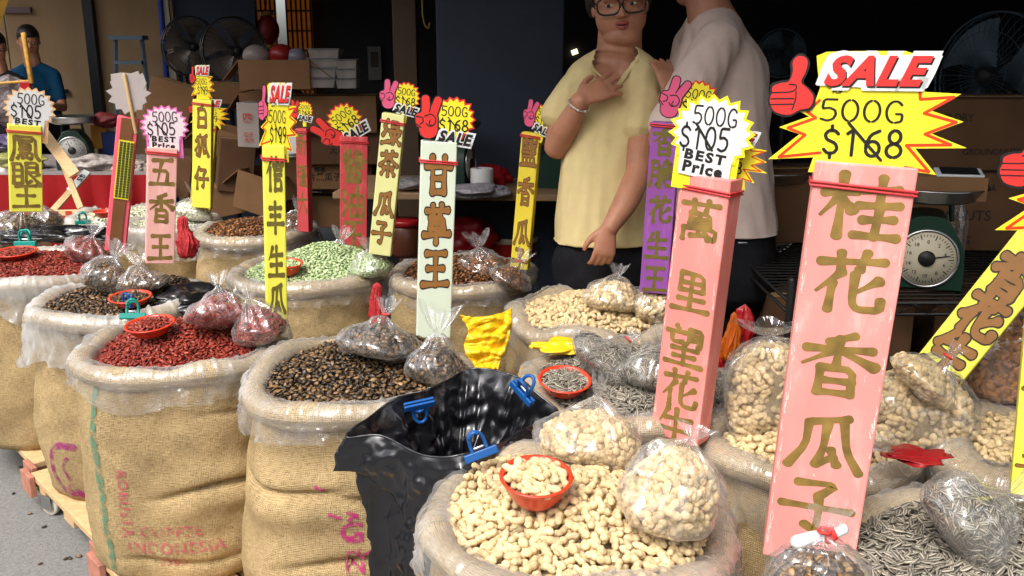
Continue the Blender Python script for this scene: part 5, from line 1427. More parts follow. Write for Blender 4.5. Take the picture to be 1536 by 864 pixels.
mb = MB(); box(mb, ((x0 + x1) / 2, 5.84, zt + .003), (x1 - x0 + .01, 1.0, .006)); part('table_cover', mb, [mat('clear_cover', lin((150, 140, 138)), .25, .3, 12, bump=.006, bscale=20)], o, False)
for px, py, r, c, l in ((12, 215, .09, (90, 80, 110), 'purple wrapped sweets at the left end of the red table'), (30, 240, .1, (150, 150, 90), 'green and clear wrapped goods on the red table'), (140, 245, .1, (165, 155, 150), 'pale wrapped packets before the white dialled scale'), (200, 252, .09, (170, 160, 150), 'pale packets behind the grey backed sign'), (14, 262, .12, (196, 186, 180), 'frilly clear bags at the left end of the red cloth')):
    crumple('wrapped_goods', l, 'packets', aty(px, py, 5.55), (r * 1.4, r, r * .5), mat('goods_%d_%d' % (px, py), lin(c), .28, .4, 30, bump=.01, bscale=40), px, 34, .16)
for px, py, c, l, w in ((150, 205, (190, 130, 40), 'orange box behind the white dialled scale', .09), (170, 215, (24, 50, 110), 'dark blue packet behind the white dialled scale', .12)):
    mb = MB(); P = aty(px, py, 5.75); box(mb, P, (w, .05, .14), rz(.2)); solo('packet_box', mb, [mat('pk_%d' % px, lin(c), .5)], l, 'box', smooth=False, bevel=.004)
crumple('red_bundle', 'dark red bundle left of the grey backed sign', 'bundle', aty(158, 180, 5.7), (.09, .07, .04), mat('dark_red_cloth', lin((92, 16, 20)), .7), 66)
# white foam box tray with yellow stick at far left
mb = MB(); tube(mb, [aty(35, 50, 4.2), aty(47, 124, 4.2)], [(.012, .005), (.012, .005)], 4, ref=(0, 1, 0)); o = solo('bamboo_stick', mb, [mat('stick_paint', lin((190, 140, 60)), .6, .5, 40)], 'yellow bamboo stick standing up before the blue shirted person', 'stick')
P = aty(20, 128, 4.3); mb = MB(); tube(mb, [aty(-10, 126, 4.3), aty(48, 121, 4.3)], [.008, .006], 6); solo('bamboo_cane', mb, [MATS['stick_paint']], 'yellow bamboo cane lying flat at the upper left', 'stick')
mb = MB(); P = aty(40, 138, 4.25); box(mb, P, (.045, .02, .09)); solo('red_tag', mb, [M_REDBAG], 'small red block above the far left price card', 'tag', smooth=False, bevel=.003)
crumple('clear_wrap', 'grey see-through wrapping behind the far left price card', 'wrapping', aty(12, 152, 4.6), (.12, .08, .12), mat('grey_wrap', lin((112, 100, 100)), .3, .3, 12, bump=.01), 71)
mb = MB(); P = aty(4, 6, 4.0); tube(mb, [P + (-.06, 0, -.1), P + (.03, 0, .1)], [.03, .03], 4); solo('hanging_sign', mb, [mat('ochre_sign', lin((180, 140, 50)), .6, .3, 20)], 'ochre sign end hanging in the top left corner', 'sign', smooth=False)
# wooden sticks of old signs leaning by the red cloth
for a, b, l, w, wd in (((62, 195), (112, 262), 'broad bare board leaning behind the phoenix sign', .055, 0), ((88, 228), (121, 312), 'narrow bare slat crossing the white board', .03, 0), ((132, 258), (78, 318), 'pale slat with a white card end marked $5 leaning right', .036, 1)):
    Yy = 4.75 if wd == 0 else 4.85
    A, B = aty(*a, Yy + .05), aty(*b, Yy - .12); d = nrm(B - A); n = nrm(np.cross(d, (1, 0, .01))); n = n if n[1] < 0 else -n; r = np.cross(d, n)
    o = thing('sign_slat', l.replace('phoenix', 'far left lemon'), 'slat', B, 'bare wooden slats'); mb = MB(); box(mb, (A + B) / 2, (w, .012, np.linalg.norm(B - A)), np.stack([r, n, d], 1)); part('slat', mb, [M_WOODL], o, False)
    if wd:
        mb = MB(); box(mb, A + d * .07 + n * .009, (w * 1.15, .004, .14), np.stack([r, n, d], 1)); part('white_card', mb, [M_WHITE], o, False)
        mb = MB(); fr = Fr(A + d * .07 + n * .0125, d, -r if (-r)[2] > 0 else r, n, 1.); fr.u = np.cross(n, d); word(mb, fr, '$5', -.02, 0, .03, 0, 0, .03); part('price_lettering', mb, [M_BLACK], o, False)
# ================================================================ sacks, piles, bags on the stall
def camu(cx, cy): return math.atan2(-cy, -cx)
SA = sack('nearest burlap sack, brim full of pale peanuts with a red bowl', .115, 1.53, .575, .288, 11, hem=.065, ragged=.02, kind='nut', pile=('peanut_pile', 'loose pale peanuts filling the nearest sack', 'peanuts'), dome=.055, tube_r=.031, fill=-.004)
u = camu(-.385, 2.275)
SD = sack('burlap sack with magenta lettering, black melon seeds, left of the black bag', -.385, 2.275, .575, .292, 23, hem=.065, ragged=.02, slump=.07, kind='melon', pile=('melon_seed_pile', 'brown black melon seeds in the sack left of the black bag', 'melon seeds'), dome=.06, dshift=(.1, .3), folds=[(u - .75, .70, .50, .018, .02), (u + .25, .64, .6, .014, -.08), (u + .2, .45, .8, .018, .08)], tube_r=.031, wide=1.06)
u = camu(-.93, 2.52)
SE = sack('big burlap sack of red melon seeds with a green stripe and red stencil', -.93, 2.53, .57, .292, 35, hem=.055, ragged=.02, kind='red', pile=('red_seed_pile', 'loose red melon seeds heaped in the big front sack', 'red seeds'), dome=.065, dshift=(.25, .25), folds=[(u + .55, .50, .85, .024, .05), (u - .2, .12, .6, .012, 0), (u + .5, .82, .5, .008, .0)], tube_r=.029, wide=1.04)
u = camu(-1.30, 3.0)
SF = sack('burlap sack of black seeds with a purple emblem and ragged white liner', -1.30, 3.0, .575, .285, 47, hem=.10, ragged=.035, slump=.05, kind='melon', pile=('black_seed_pile', 'loose black seeds in the sack with the ragged liner', 'melon seeds'), dome=.05, dshift=(.2, .3), wide=1.03, film_=film('white_liner', clear=.66, bscale=16, bump=.005, edge=.42, rough=.15, gloss=.07, hem=.6))
SG = sack('burlap sack of red seeds at the far left edge', -1.80, 3.42, .585, .30, 59, hem=.10, ragged=.03, kind='red', pile=('red_seed_pile', 'loose red seeds in the far left sack', 'red seeds'), dome=.04, film_=MATS['white_liner'])
SC_ = sack('burlap sack of striped sunflower seeds behind the peanut bags', .30, 2.19, .57, .29, 61, hem=.09, ragged=.03, kind='sun', pile=('sunflower_seed_pile', 'striped sunflower seeds with a bowl in the middle sack', 'sunflower seeds'), dome=.06, dshift=(.1, .3))
SB = sack('burlap sack of sunflower seeds in the near right corner', .80, 1.37, .55, .275, 73, hem=.10, ragged=.03, kind='sun', pile=('sunflower_seed_pile', 'striped sunflower seeds in the near right sack', 'sunflower seeds'), dome=.05, dshift=(.2, .2))
SM = sack('burlap sack of small peanuts before the yellow shirt', .25, 2.84, .575, .275, 85, hem=.07, ragged=.02, kind='nut', pile=('peanut_pile', 'loose small peanuts in the sack before the yellow shirt', 'peanuts'), dome=.06)
SL = sack('burlap sack of dark roasted seeds behind the mint sign', -.18, 3.38, .575, .275, 97, hem=.05, ragged=.015, kind='roast', pile=('roasted_seed_pile', 'dark roasted seeds in the sack behind the mint sign', 'roasted seeds'), dome=.06)
SK = sack('burlap sack of green pumpkin seeds before the red signs', -.76, 3.40, .575, .295, 109, hem=.05, ragged=.015, kind='green', pile=('pumpkin_seed_pile', 'pale green pumpkin seeds heaped before the red signs', 'pumpkin seeds'), dome=.10, dshift=(.2, .2))
SJ = sack('upright burlap sack of roasted seeds between the lemon signs', -1.16, 4.18, .585, .275, 121, hem=.06, ragged=.02, kind='roast', pile=('roasted_seed_pile', 'dark roasted seeds in the sack between the two lemon signs', 'roasted seeds'), dome=.05, wide=1.06)
SI = sack('small sack of white seeds behind the grey backed sign', -1.93, 4.55, .575, .24, 133, hem=.06, ragged=.02, kind='white', pile=('white_seed_pile', 'white seeds in the small sack behind the grey backed sign', 'white seeds'), dome=.05, film_=MATS['white_liner'])
SI2 = sack('sack of white seeds right behind the light pink sign', -1.62, 4.36, .575, .22, 139, hem=.08, ragged=.02, kind='white', pile=('white_seed_pile', 'white seeds behind the light pink sign', 'white seeds'), dome=.04, film_=MATS['white_liner'])
SO = sack('burlap sack behind the big pink sign with clear peanut bags on it', .66, 1.98, .53, .25, 145, hem=.13, ragged=.05, kind='nut', pile=('peanut_pile', 'peanuts in the sack behind the big pink sign', 'peanuts'), dome=.03)
SN = sack('burlap sack with a thick rolled rim at the right edge', 1.12, 1.86, .565, .23, 157, hem=.03, ragged=.01, kind='nut', pile=('peanut_pile', 'shaded peanuts in the sack at the right edge', 'peanuts'), dome=.02, tube_r=.048)
SH = sack('burlap sack of black seeds beside the far left lemon sign', -2.42, 4.15, .575, .27, 163, hem=.06, ragged=.02, kind='black', pile=('black_seed_pile', 'black seeds beside the far left lemon sign', 'melon seeds'), dome=.05, film_=MATS['white_liner'])
# stencils
u = camu(*SE.c)
stencil(SE, [('COFFEE', 0, 0, .030), ('INDONESIA', .01, -.048, .030), ('1985', .0, -.092, .024)], M_INKRED, u - .30, .285, 1, offset=.03)
stencil(SE, [('ROBUSTA', 0, 0, .028)], M_INKRED, u - .72, .42, 1, vertical=True, offset=.03, name='stencil_lettering')
mb = MB(); us = np.linspace(0, 1, 3); ts = np.linspace(.06, .985, 40); Ub, Tb = np.meshgrid(us, ts, indexing='ij'); Pb = SE.body(u - .98 + Ub * .075 + .02 * np.sin(Tb * 6), Tb, .0035); mb.add(Pb.reshape(-1, 3), gridf(3, 40, False))
part('green_stripe', mb, [worn('green_dye', lin((96, 138, 112)), .36, 40)], SE.o)
# stitched seam on the right of the red seed sack
mb = MB()
for i in range(26):
    t = .42 + .5 * i / 26; uu = u + .78 + .02 * math.sin(i * .3); A, B = SE.body(np.array([uu]), np.array([t]), .004)[0], SE.body(np.array([uu + .012]), np.array([t + .014]), .004)[0]; tube(mb, [A, B], .0026, 5, 2)
part('seam_stitching', mb, [M_BURLAP_DARK], SE.o)
u = camu(*SF.c)
stencil(SF, [('BANGLADESH', 0, 0, .042), ('JUTE', .05, .055, .03)], M_INK, u - .48, .52, 1, vertical=True, offset=.02)
blots(SF, [(u - .86, .18, [(.06, .10), (.0, .10), (-.04, .06), (-.05, .0), (-.03, -.05), (.04, -.08)], .022), (u - .86, .18, [(.03, .06), (.0, .02), (.02, -.02)], .010), (u - .80, .10, [(.0, .0), (.06, -.04)], .024)], worn('purple_ink', (.32, .03, .16), .36, 40), 'purple_emblem')
u = camu(*SD.c); r7 = np.random.RandomState(8); pts = []
for gx in range(5):
    for gy in range(7):
        if r7.rand() < .10 or (gx < 2 and gy > 4 - gx * 0): continue
        kx, ky = gx * .046 - .05 + r7.normal(0, .005), gy * .044 + r7.normal(0, .005)
        for q in range(r7.randint(1, 3)):
            a = r7.uniform(0, 3); l = r7.uniform(.006, .014); ox, oy = kx + r7.uniform(-.012, .012), ky + r7.uniform(-.010, .010)
            pts.append((u + .06, .33, [(ox - l * math.cos(a), oy - l * math.sin(a)), (ox, oy + .004), (ox + l * math.cos(a), oy + l * math.sin(a))], r7.uniform(.004, .008)))
for k in range(5): pts.append((u - .40 + .12 * k, .74 - .10 * (k % 3), [(0, 0), (.02, -.008)], .008))
blots(SD, pts, M_INK); stencil(SD, [('GW', 0, 0, .05), ('NET', .0, -.08, .04)], M_INK, u + .02, .56, 1, offset=.02)
u = camu(*SG.c)

# ---------------------------------------------------------------- low trolleys under the row
def dolly(label, a0, a1, out=0.):
    def rowp(a, b, z=0.): return EDGE0 + ROW * a + INN * (b - out) + np.array((0, 0, z))
    o = thing('timber_dolly', label, 'trolley', rowp((a0 + a1) / 2, .33), 'timber dollies')
    for k in range(5):
        mb = MB(); box(mb, rowp((a0 + a1) / 2, .158 + k * .135, -.057), (a1 - a0, .115, .022), ROWROT); part('deck_plank', mb, [M_WOODL], o, False, bevel=.003)
    for a in (a0 + .06, (a0 + a1) / 2, a1 - .06):
        mb = MB(); box(mb, rowp(a, .44, -.09), (.09, .66, .044), ROWROT); part('cross_beam', mb, [M_WOODL], o, False, bevel=.003)
    for a in (a0 + .002, a1 - .002):
        mb = MB(); box(mb, rowp(a, .09, -.08), (.10, .02, .075), ROWROT); part('pink_end_block', mb, [mat('pinkish_paint', lin((176, 118, 98)), .8, .25, 30)], o, False, bevel=.003)
    for a in (a0 + .07, a1 - .10):
        for b in (.125, .66):
            C = rowp(a, b, .0335 + GZ); rot = np.stack([INN, ROW, (0, 0, 1.)], 1) @ rz(.5); M2 = np.stack([rot[:, 1], rot[:, 2], rot[:, 0]], 1)
            mb = MB(); lathe(mb, C, [(.001, .014), (.016, .014), (.018, .009), (.028, .009), (.033, .007), (.033, -.007), (.028, -.009), (.018, -.009), (.016, -.014), (.001, -.014)], 28, rot=M2)
            w = part('caster', mb, [mat('caster_nylon', lin((206, 200, 184)), .5, .1)], o)
            mb = MB(); box(mb, C + (0, 0, .02) + M2[:, 2] * .018, (.04, .003, .05), np.stack([M2[:, 0], M2[:, 2], M2[:, 1]], 1)); box(mb, C + (0, 0, .02) - M2[:, 2] * .018, (.04, .003, .05), np.stack([M2[:, 0], M2[:, 2], M2[:, 1]], 1)); part('fork', mb, [M_STEEL], w, False)
dolly('low timber dolly on white casters under the sack with the purple emblem', .50, 1.17, .03)
dolly('low timber dolly under the green striped and lettered sacks', -.72, .44, .06)
dolly('low timber dolly under the far left red seed sack', 1.24, 2.6)
mb = MB(); box(mb, rowp(.9, 1.3, -.075), (4.6, .28, .05), ROWROT); solo('timber_platform', mb, [M_WOODL], 'low timber sleeper before the raised shop floor', 'platform', smooth=False)
mb = MB(); box(mb, (.62, 1.75, -.1), (1.5, 1.2, .10), ROWROT); solo('timber_platform', mb, [M_WOODL], 'low timber platform under the front right sacks', 'platform', smooth=False)
# ---------------------------------------------------------------- seed bags
def onp(S, px, py, lift=0.):
    """a point on a pile seen at (px, py), raised by lift"""
    z = S.zr + .02
    for _ in range(8):
        P = atz(px, py, z); z = float(S.zf(P[None, :2])[0]) + lift
    return atz(px, py, z)
bag('plump bag of peanuts with a tall white knot at the back of the nearest sack', onp(SA, 888, 662, .045), (.098, .085, .066), (.12, .1, 1), 'nut', 3, knot=.028, tail=.035, tie=False, tailw=.008)
bag('clear bag of peanuts standing against the short pink sign foot', onp(SA, 1008, 745, .065), (.080, .072, .088), (.3, .1, 1), 'nut', 8, knot=.02, tail=.02, tailw=.04, tie=False)
bag('clear bag of black seeds lying on the melon seeds left of the mint sign', onp(SD, 572, 518, .04), (.105, .08, .055), (.15, .2, 1), 'melon', 13, knot=.025, tail=.04, tailw=.035)
bag('frilly clear bag of black seeds at the foot of the mint sign', onp(SD, 652, 552, .035), (.078, .07, .058), (.1, .25, 1), 'melon', 17, knot=.03, tail=.06, tie=False, tailw=.06)
bag('clear bag of red seeds at the back of the big red seed sack', onp(SE, 330, 470, .04), (.088, .07, .055), (-.1, .3, 1), 'red', 21, knot=.02, tail=.04, tie=False, tailw=.04)
bag('clear bag of red seeds at the foot of the lemon sign', onp(SE, 388, 494, .045), (.072, .07, .065), (-.3, .2, 1), 'red', 25, knot=.02, tail=.05, tie=False, tailw=.05)
bag('clear bag of black seeds at the foot of the light pink sign', onp(SF, 160, 418, .04), (.075, .07, .06), (.4, .2, 1), 'black', 29, knot=.02, tail=.05, tie=False, tailw=.05)
bag('clear bag of black seeds right of the light pink sign foot', onp(SF, 215, 426, .03), (.085, .06, .045), (-.2, .2, 1), 'black', 33, knot=.02, tail=.04, tie=False, tailw=.05)
bag('clear bag of red seeds against the grey backed sign', onp(SG, 132, 378, .035), (.085, .07, .055), (.3, .2, 1), 'red', 37, knot=.015, tail=.05, tie=False, tailw=.05)
bag('large clear bag of black seeds below the far left lemon sign', onp(SH, 28, 345, .05), (.11, .1, .075), (.3, 0, 1), 'black', 41, knot=.02, tail=.06, tie=False, tailw=.05)
bag('clear bag of black seeds right of the far left lemon sign', onp(SH, 66, 335, .05), (.08, .08, .06), (-.2, 0, 1), 'black', 43, knot=.02, tail=.07, tie=False, tailw=.05)
bag('clear bag of sunflower seeds with a red and white tie', onp(SC_, 905, 545, .03), (.095, .08, .055), (.75, .2, .7), 'sun', 47, knot=.03, tail=.03, tailw=.012)
bag('clear bag of sunflower seeds half behind the salmon sign', onp(SC_, 985, 560, .03), (.085, .08, .055), (.2, .2, 1), 'sun', 51, knot=.02, tail=.04, tailw=.03, tie=False)
bag('clear bag of peanuts with a frilly top before the yellow shirt', onp(SM, 920, 448, .035), (.088, .07, .055), (.15, .1, 1), 'nut', 53, knot=.015, tail=.035, tailw=.03, tie=False)
bag('clear bag of peanuts behind the purple sign', onp(SM, 985, 462, .045), (.07, .06, .065), (.15, .1, 1), 'nut', 57, knot=.015, tail=.035, tailw=.03, tie=False)
bag('clear bag of dark seeds right of the mint sign', onp(SL, 722, 402, .04), (.085, .07, .055), (-.1, .1, 1), 'roast', 59, knot=.02, tail=.05, tailw=.05, tie=False)
bag('clear bag of dark seeds at the foot of the mustard sign', onp(SL, 765, 420, .03), (.07, .06, .045), (.5, .1, 1), 'roast', 63, knot=.03, tail=.04, tailw=.03)
bag('clear bag of green seeds heaped before the red sign', onp(SK, 505, 392, .045), (.09, .07, .06), (.2, .1, 1), 'green', 67, knot=.02, tail=.05, tailw=.05, tie=False)
bag('clear bag of green seeds at the foot of the cream sign', onp(SK, 556, 402, .035), (.075, .06, .05), (-.1, .1, 1), 'green', 71, knot=.02, tail=.04, tailw=.03, tie=False)
bag('white frilly clear bag of white seeds behind the light pink sign', onp(SI2, 290, 318, .04), (.09, .07, .05), (.2, .1, 1), 'white', 73, knot=.02, tail=.05, tailw=.06, tie=False)
bag('clear bag of roasted seeds on the sack between the lemon signs', onp(SJ, 440, 338, .04), (.08, .07, .05), (.3, .1, 1), 'roast', 77, knot=.02, tail=.05, tailw=.04, tie=False)
bag('clear bag of striped sunflower seeds in the near right sack', onp(SB, 1448, 785, .04), (.088, .078, .060), (.75, .0, .5), 'sun', 79, knot=.02, tail=.04, tailw=.03, tie=False)
bag('clear bag of black seeds with a white tail before the big pink sign', at(1225, 868, 1.40), (.075, .07, .045), (.06, .0, 1), 'black', 83, knot=.035, tail=.04, tailw=.04)
P = at(1243, 808, 1.39); o = thing('twisted_bag_neck', 'white twisted bag neck bound with a red tie on the big pink sign', 'bag neck', P)
mb = MB(); tube(mb, [P + (-.045, .01, -.012), P + (-.02, .005, .0), P + (0, 0, .004)], [(.013, .01), (.011, .009), (.008, .008)], 14, 14); tube(mb, [P + (.004, 0, .006), P + (.02, -.002, .018)], [(.008, .008), (.010, .009)], 14, 8); part('twist', mb, [mat('milky_plastic', (.72, .70, .70), .3, .06, bump=.004, bscale=80)], o)
mb = MB(); tube(mb, [P + (-.002, 0, .002), P + (.006, 0, .009)], [.0105, .0105], 14, 4); part('red_tie', mb, [M_REDP], o)
bag('tall clear bag of whole peanuts left of the big pink sign', at(1150, 592, 2.12), (.092, .065, .12), (0, 0, 1), 'nut', 87, boxy=True, knot=.02, tail=.03, tailw=.1, tie=False)
bag('tall clear bag of whole peanuts right of the big pink sign', at(1368, 622, 2.05), (.125, .075, .095), (0, 0, 1), 'nut', 91, boxy=True, knot=.0, tail=.01, tailw=.06, tie=False)
bag('small knotted bag of peanuts under the slanted lemon sign', at(1385, 572, 1.98), (.080, .06, .042), (.5, 0, .6), 'nut', 95, knot=.03, tail=.03, tailw=.02)
crumple('film_flap', 'loose frosted plastic between the two peanut bags behind the pink sign', 'plastic sheet', at(1290, 655, 2.05), (.14, .05, .03), mat('frosted', lin((196, 186, 184)), .35, .1, bump=.008), 15)
o = bag('big dark bag of roasted peanuts at the far right edge', at(1525, 545, 2.25), (.13, .08, .13), (0, 0, 1), 'nut', 99, boxy=True, knot=.01, tail=.03, tailw=.05, tie=False)
for c in o.children:
    if c.name.startswith('seeds'): c.data.materials[0] = M_NUTB

# ---------------------------------------------------------------- red bowls
bowl('red bowl of peanuts standing in the nearest sack', onp(SA, 803, 750, .018), .059, .050, (.02, -.16, 1), 'nut', ('bowl_peanuts', 'peanuts heaped in the red bowl of the nearest sack', 'peanuts'), 5)
bowl('red bowl of red seeds in the big red seed sack', onp(SE, 228, 502, .016), .064, .034, (-.05, -.10, 1), 'red', ('bowl_red_seeds', 'red seeds in the bowl of the big red seed sack', 'red seeds'), 6, dome=.006)
bowl('red bowl of striped sunflower seeds in the middle sack', onp(SC_, 846, 588, .014), .060, .036, (.03, -.2, 1), 'sun', ('bowl_sunflower_seeds', 'sunflower seeds in the red bowl of the middle sack', 'sunflower seeds'), 7, dome=.008)
bowl('red bowl of black seeds by the teal clip', onp(SF, 197, 458, .012), .062, .030, (0, -.08, 1), 'melon', ('bowl_black_seeds', 'black seeds in the red bowl by the teal clip', 'melon seeds'), 8, dome=.004)
bowl('wide flat red bowl in the far left red seeds', onp(SG, 24, 387, .0), .075, .026, (0, -.06, 1), 'red', ('bowl_red_seeds', 'red seeds in the wide flat bowl at the far left', 'red seeds'), 9, dome=.004)
bowl('orange red bowl of green seeds before the lemon sign', onp(SK, 432, 410, .012), .050, .040, (.05, -.1, 1), 'green', ('bowl_green_seeds', 'green seeds in the orange red bowl', 'pumpkin seeds'), 10, dome=.006)
bowl('small red bowl in the white seeds behind the grey backed sign', onp(SI, 158, 326, .005), .05, .03, (0, 0, 1), None, None, 11)

# ---------------------------------------------------------------- the black refuse bag
def refuse_bag():
    """an open bin bag: an uneven mouth, a turned down flap outside, pleated walls that narrow to the foot"""
    pts = [(524, 654, .615), (574, 652, .615), (640, 680, .60), (702, 684, .60), (770, 655, .60), (834, 622, .605), (806, 584, .645), (770, 563, .67), (700, 555, .67), (640, 588, .65), (575, 614, .635)]
    Lp = np.array([atz(*q) for q in pts]); c0 = Lp.mean(0); nu, nv = 330, 64; seed = 9
    Q = np.vstack([Lp[-2:], Lp, Lp[:3]]); rim = smooth_path(Q, (len(Q) - 1) * 60 + 1)[120:120 + 60 * len(Lp)]; rim = rim[np.linspace(0, len(rim) - 1, nu + 1).astype(int)[:-1]]; jr = Wob(5, 44); rim = rim + np.stack([.008 * jr(rim), .008 * jr(rim + 3), .010 * jr(rim + 7)], 1)
    o = thing('black_bin_bag', 'open black plastic bag clipped between the peanut and melon seed sacks', 'bin bag', (c0[0], c0[1], .02))
    s = np.linspace(0, 2 * math.pi, nu, endpoint=False); n1, n2, n3 = Ring(seed, 1, 4), Ring(seed + 1, 4, 9), Ring(seed + 2, 12, 26)
    d = rim[:, :2] - c0[:2]; out = d / np.linalg.norm(d, axis=1)[:, None]; ang = np.arctan2(out[:, 1], out[:, 0])
    foot = np.stack([c0[0] - .03 + .13 * np.cos(ang), c0[1] - .02 + .12 * np.sin(ang)], 1)
    wa, wb_, wc = Crease(2, 20, 45), Crease(3, 40, 110, 9), Crease(4, 110, 240)
    rid = lambda x: 1 - np.abs(np.sin(x))
    t = np.linspace(0, 1, nv); S, T = np.meshgrid(s, t, indexing='ij')
    # outer skin with its flap: 0..0.34 the flap, then the body from under it
    drop = .10 + .045 * n1(s + 1) + .012 * n2(s)
    fl = np.clip(T / .34, 0, 1); bd = np.clip((T - .36) / .64, 0, 1)
    P = np.zeros((nu, nv, 3))
    offF = .004 + .022 * np.sin(fl * 1.6) + (.010 * rid(S * 6 + n2(S)) ** 3 - .003) * fl + .004 * n3(S, fl * 2) * fl
    F_ = np.stack([rim[:, None, 0] + out[:, None, 0] * offF, rim[:, None, 1] + out[:, None, 1] * offF, rim[:, None, 2] - drop[:, None] * fl ** 1.15], -1)
    bs = bd ** .85; top = rim[:, :2] - out * .004; zt = rim[:, 2] - drop * .78
    x = top[:, None] * (1 - bs)[..., None] + foot[:, None] * bs[..., None]
    offB = (.016 * rid(S * 5 + 1.3 * n1(S) + bd * .8) ** 3 + .007 * rid(S * 11 + n2(S) - bd) ** 2 - .006) * np.clip(bd * 5, 0, 1)
    B_ = np.stack([x[..., 0] + out[:, None, 0] * offB, x[..., 1] + out[:, None, 1] * offB, zt[:, None] - (zt[:, None] - .02) * bd], -1)
    P = np.where((T <= .345)[..., None], F_, B_)
    P = P + np.concatenate([np.repeat(out[:, None], nv, 1), np.zeros((nu, nv, 1))], -1) * ((.006 * wa(P) + .0085 * wb_(P) + .0040 * wc(P)) * np.clip(T * 8, 0, 1))[..., None]
    mb = MB(); mb.add(P.reshape(-1, 3), gridf(nu, nv)[:, ::-1].copy()); part('outer_skin', mb, [M_BLACKBAG], o)
    # inner skin
    sh = .86 - .30 * T
    x = c0[None, None, :2] + d[:, None] * (1 - (1 - sh) * np.clip(T * 2.2, 0, 1) ** .8)[..., None]
    offI = -(.020 * rid(S * 5 + 1.5 * n1(S) + T) ** 3 + .012 * rid(S * 9 + 1.2 * n2(S) - 2 * T) ** 2.5 + .004 * n3(S, T * 3)) * np.clip(T * 6, 0, 1)
    P2 = np.stack([x[..., 0] + out[:, None, 0] * offI, x[..., 1] + out[:, None, 1] * offI, rim[:, None, 2] + .002 - (.40) * T], -1)
    P2 = P2 + np.stack([out[:, None, 0] + 0 * T, out[:, None, 1] + 0 * T, 0 * T], -1) * ((.008 * wa(P2 + .3) + .010 * wb_(P2 + .3) + .0045 * wc(P2)) * np.clip(T * 6, 0, 1))[..., None]
    mb = MB(); mb.add(P2.reshape(-1, 3), gridf(nu, nv)); mb.F.append((np.array([[i * nv + nv - 1 for i in range(nu)]]), 0)); part('inner_skin', mb, [M_BLACKBAG], o)
    mb = MB(); tube(mb, [(P[i % nu, 0] + P2[i % nu, 0]) / 2 for i in range(0, nu + 1, 3)], .0028, 8, 330, cap=False); part('rolled_lip', mb, [M_BLACKBAG], o)
refuse_bag()
crumple('black_plastic_sheet', 'crumpled black plastic lying between the black and red seed sacks', 'plastic sheet', onp(SF, 292, 446, .02), (.13, .10, .035), M_BLACKBAG, 81, 36, .22)
crumple('black_plastic_sheet', 'long crumpled black plastic before the far left bags of black seeds', 'plastic sheet', atz(75, 352, .60), (.26, .08, .03), M_BLACKBAG, 83, 40, .24)
crumple('black_plastic_sheet', 'small black plastic scrap between two sack liners at the left', 'plastic sheet', atz(128, 492, .52), (.05, .04, .02), M_BLACKBAG, 84, 36, .2)
clip('teal clip lying by the red bowl of black seeds', atz(199, 475, .585), (.93, .25, -.05), (-.25, .4, .9), .075, M_TEAL, 'teal clips')
clip('dark blue clip behind the teal one', atz(188, 458, .60), (.8, -.4, .0), (.0, .4, .9), .055, M_BLUE, 'blue clips')
clip('teal clip on the far left liner', atz(38, 366, .60), (.98, .1, 0), (-.3, .1, 1), .085, M_TEAL, 'teal clips')
clip('small teal clip behind the black plastic', atz(125, 334, .60), (.9, .3, 0), (.3, .1, .6), .07, M_TEAL, 'teal clips')
clip('blue clip on the left rim of the black bag', at(629, 606, 1.98), (.95, .28, .12), (0.1, .5, -.8), .066, M_BLUE, 'blue clips')
clip('blue clip on the back corner of the black bag', at(783, 590, 1.93), (.55, -.55, -.45), (-.4, .3, .8), .066, M_BLUE, 'blue clips')
clip('blue clip between the black bag and the nearest sack', at(722, 682, 1.77), (.9, .2, .28), (-.2, .3, .9), .066, M_BLUE, 'blue clips')
# hanging nets and bags
drape('red_net_bag', 'bunched red net bag hanging between the green and dark seed sacks', 'net bag', at(567, 462, 3.02), 0.06, 0.17, M_NET, 91, dep=0.6)
drape('red_net_bag', 'bunched red net bag right of the light pink sign', 'net bag', at(278, 355, 3.7), 0.085, 0.17, M_NET, 92, dep=0.6)
def hung_sheet(name, label, cat, left, right, d, m, seed, pleats=4, depth=.016):
    """a plastic bag hung up by its top corners: swooping folds between two edges (given where they show, at distance d)"""
    nu, nv = 60, 110; s = np.linspace(0, 1, nu); t = np.linspace(0, 1, nv); Lc, Rc = smooth_path(np.array(left, float), nv), smooth_path(np.array(right, float), nv)
    S, T = np.meshgrid(s, t, indexing='ij'); n1, n2 = Wob(seed, 5, dim=2), Wob(seed + 1, 14, dim=2); Q = np.stack([S, T], -1)
    X = Lc[None, :, 0] * (1 - S) + Rc[None, :, 0] * S; Y = Lc[None, :, 1] * (1 - S) + Rc[None, :, 1] * S + 9 * np.sin(math.pi * S)
    ph = math.pi * (pleats * T + .8 * np.sin(math.pi * S) * (1 - .5 * T) + .16 * n1(Q)); rdg = 1 - np.abs(np.sin(ph)); rdg2 = 1 - np.abs(np.sin(ph * 1.6 + 2 * S + .6 * n2(Q)))
    cr = Crease(seed, 5, 16, 9); dep = d - depth * .55 * cr(np.stack([S, T * 1.2, 0 * S], -1) * 2.2) - depth * (1.1 * rdg ** 1.5 + .5 * rdg2 ** 2 + .12 * n2(Q)) * np.sin(math.pi * np.clip(S * .9 + .05, 0, 1)) ** .5
    A = np.array([at(x, y, q) for x, y, q in zip(X.ravel(), Y.ravel(), dep.ravel())])
    mb = MB(); mb.add(A, gridf(nu, nv, False)); o = solo(name, mb, [m], label, cat); q = o.modifiers.new('thick', 'SOLIDIFY'); q.thickness = .004; q.offset = -1; return o
hung_sheet('yellow_plastic_bag', 'crumpled yellow plastic bag hanging right of the mint sign', 'plastic bag', [(690, 472), (702, 496), (697, 524), (716, 556)], [(768, 462), (766, 494), (758, 524), (746, 554)], 2.72, M_YELBAG, 93)
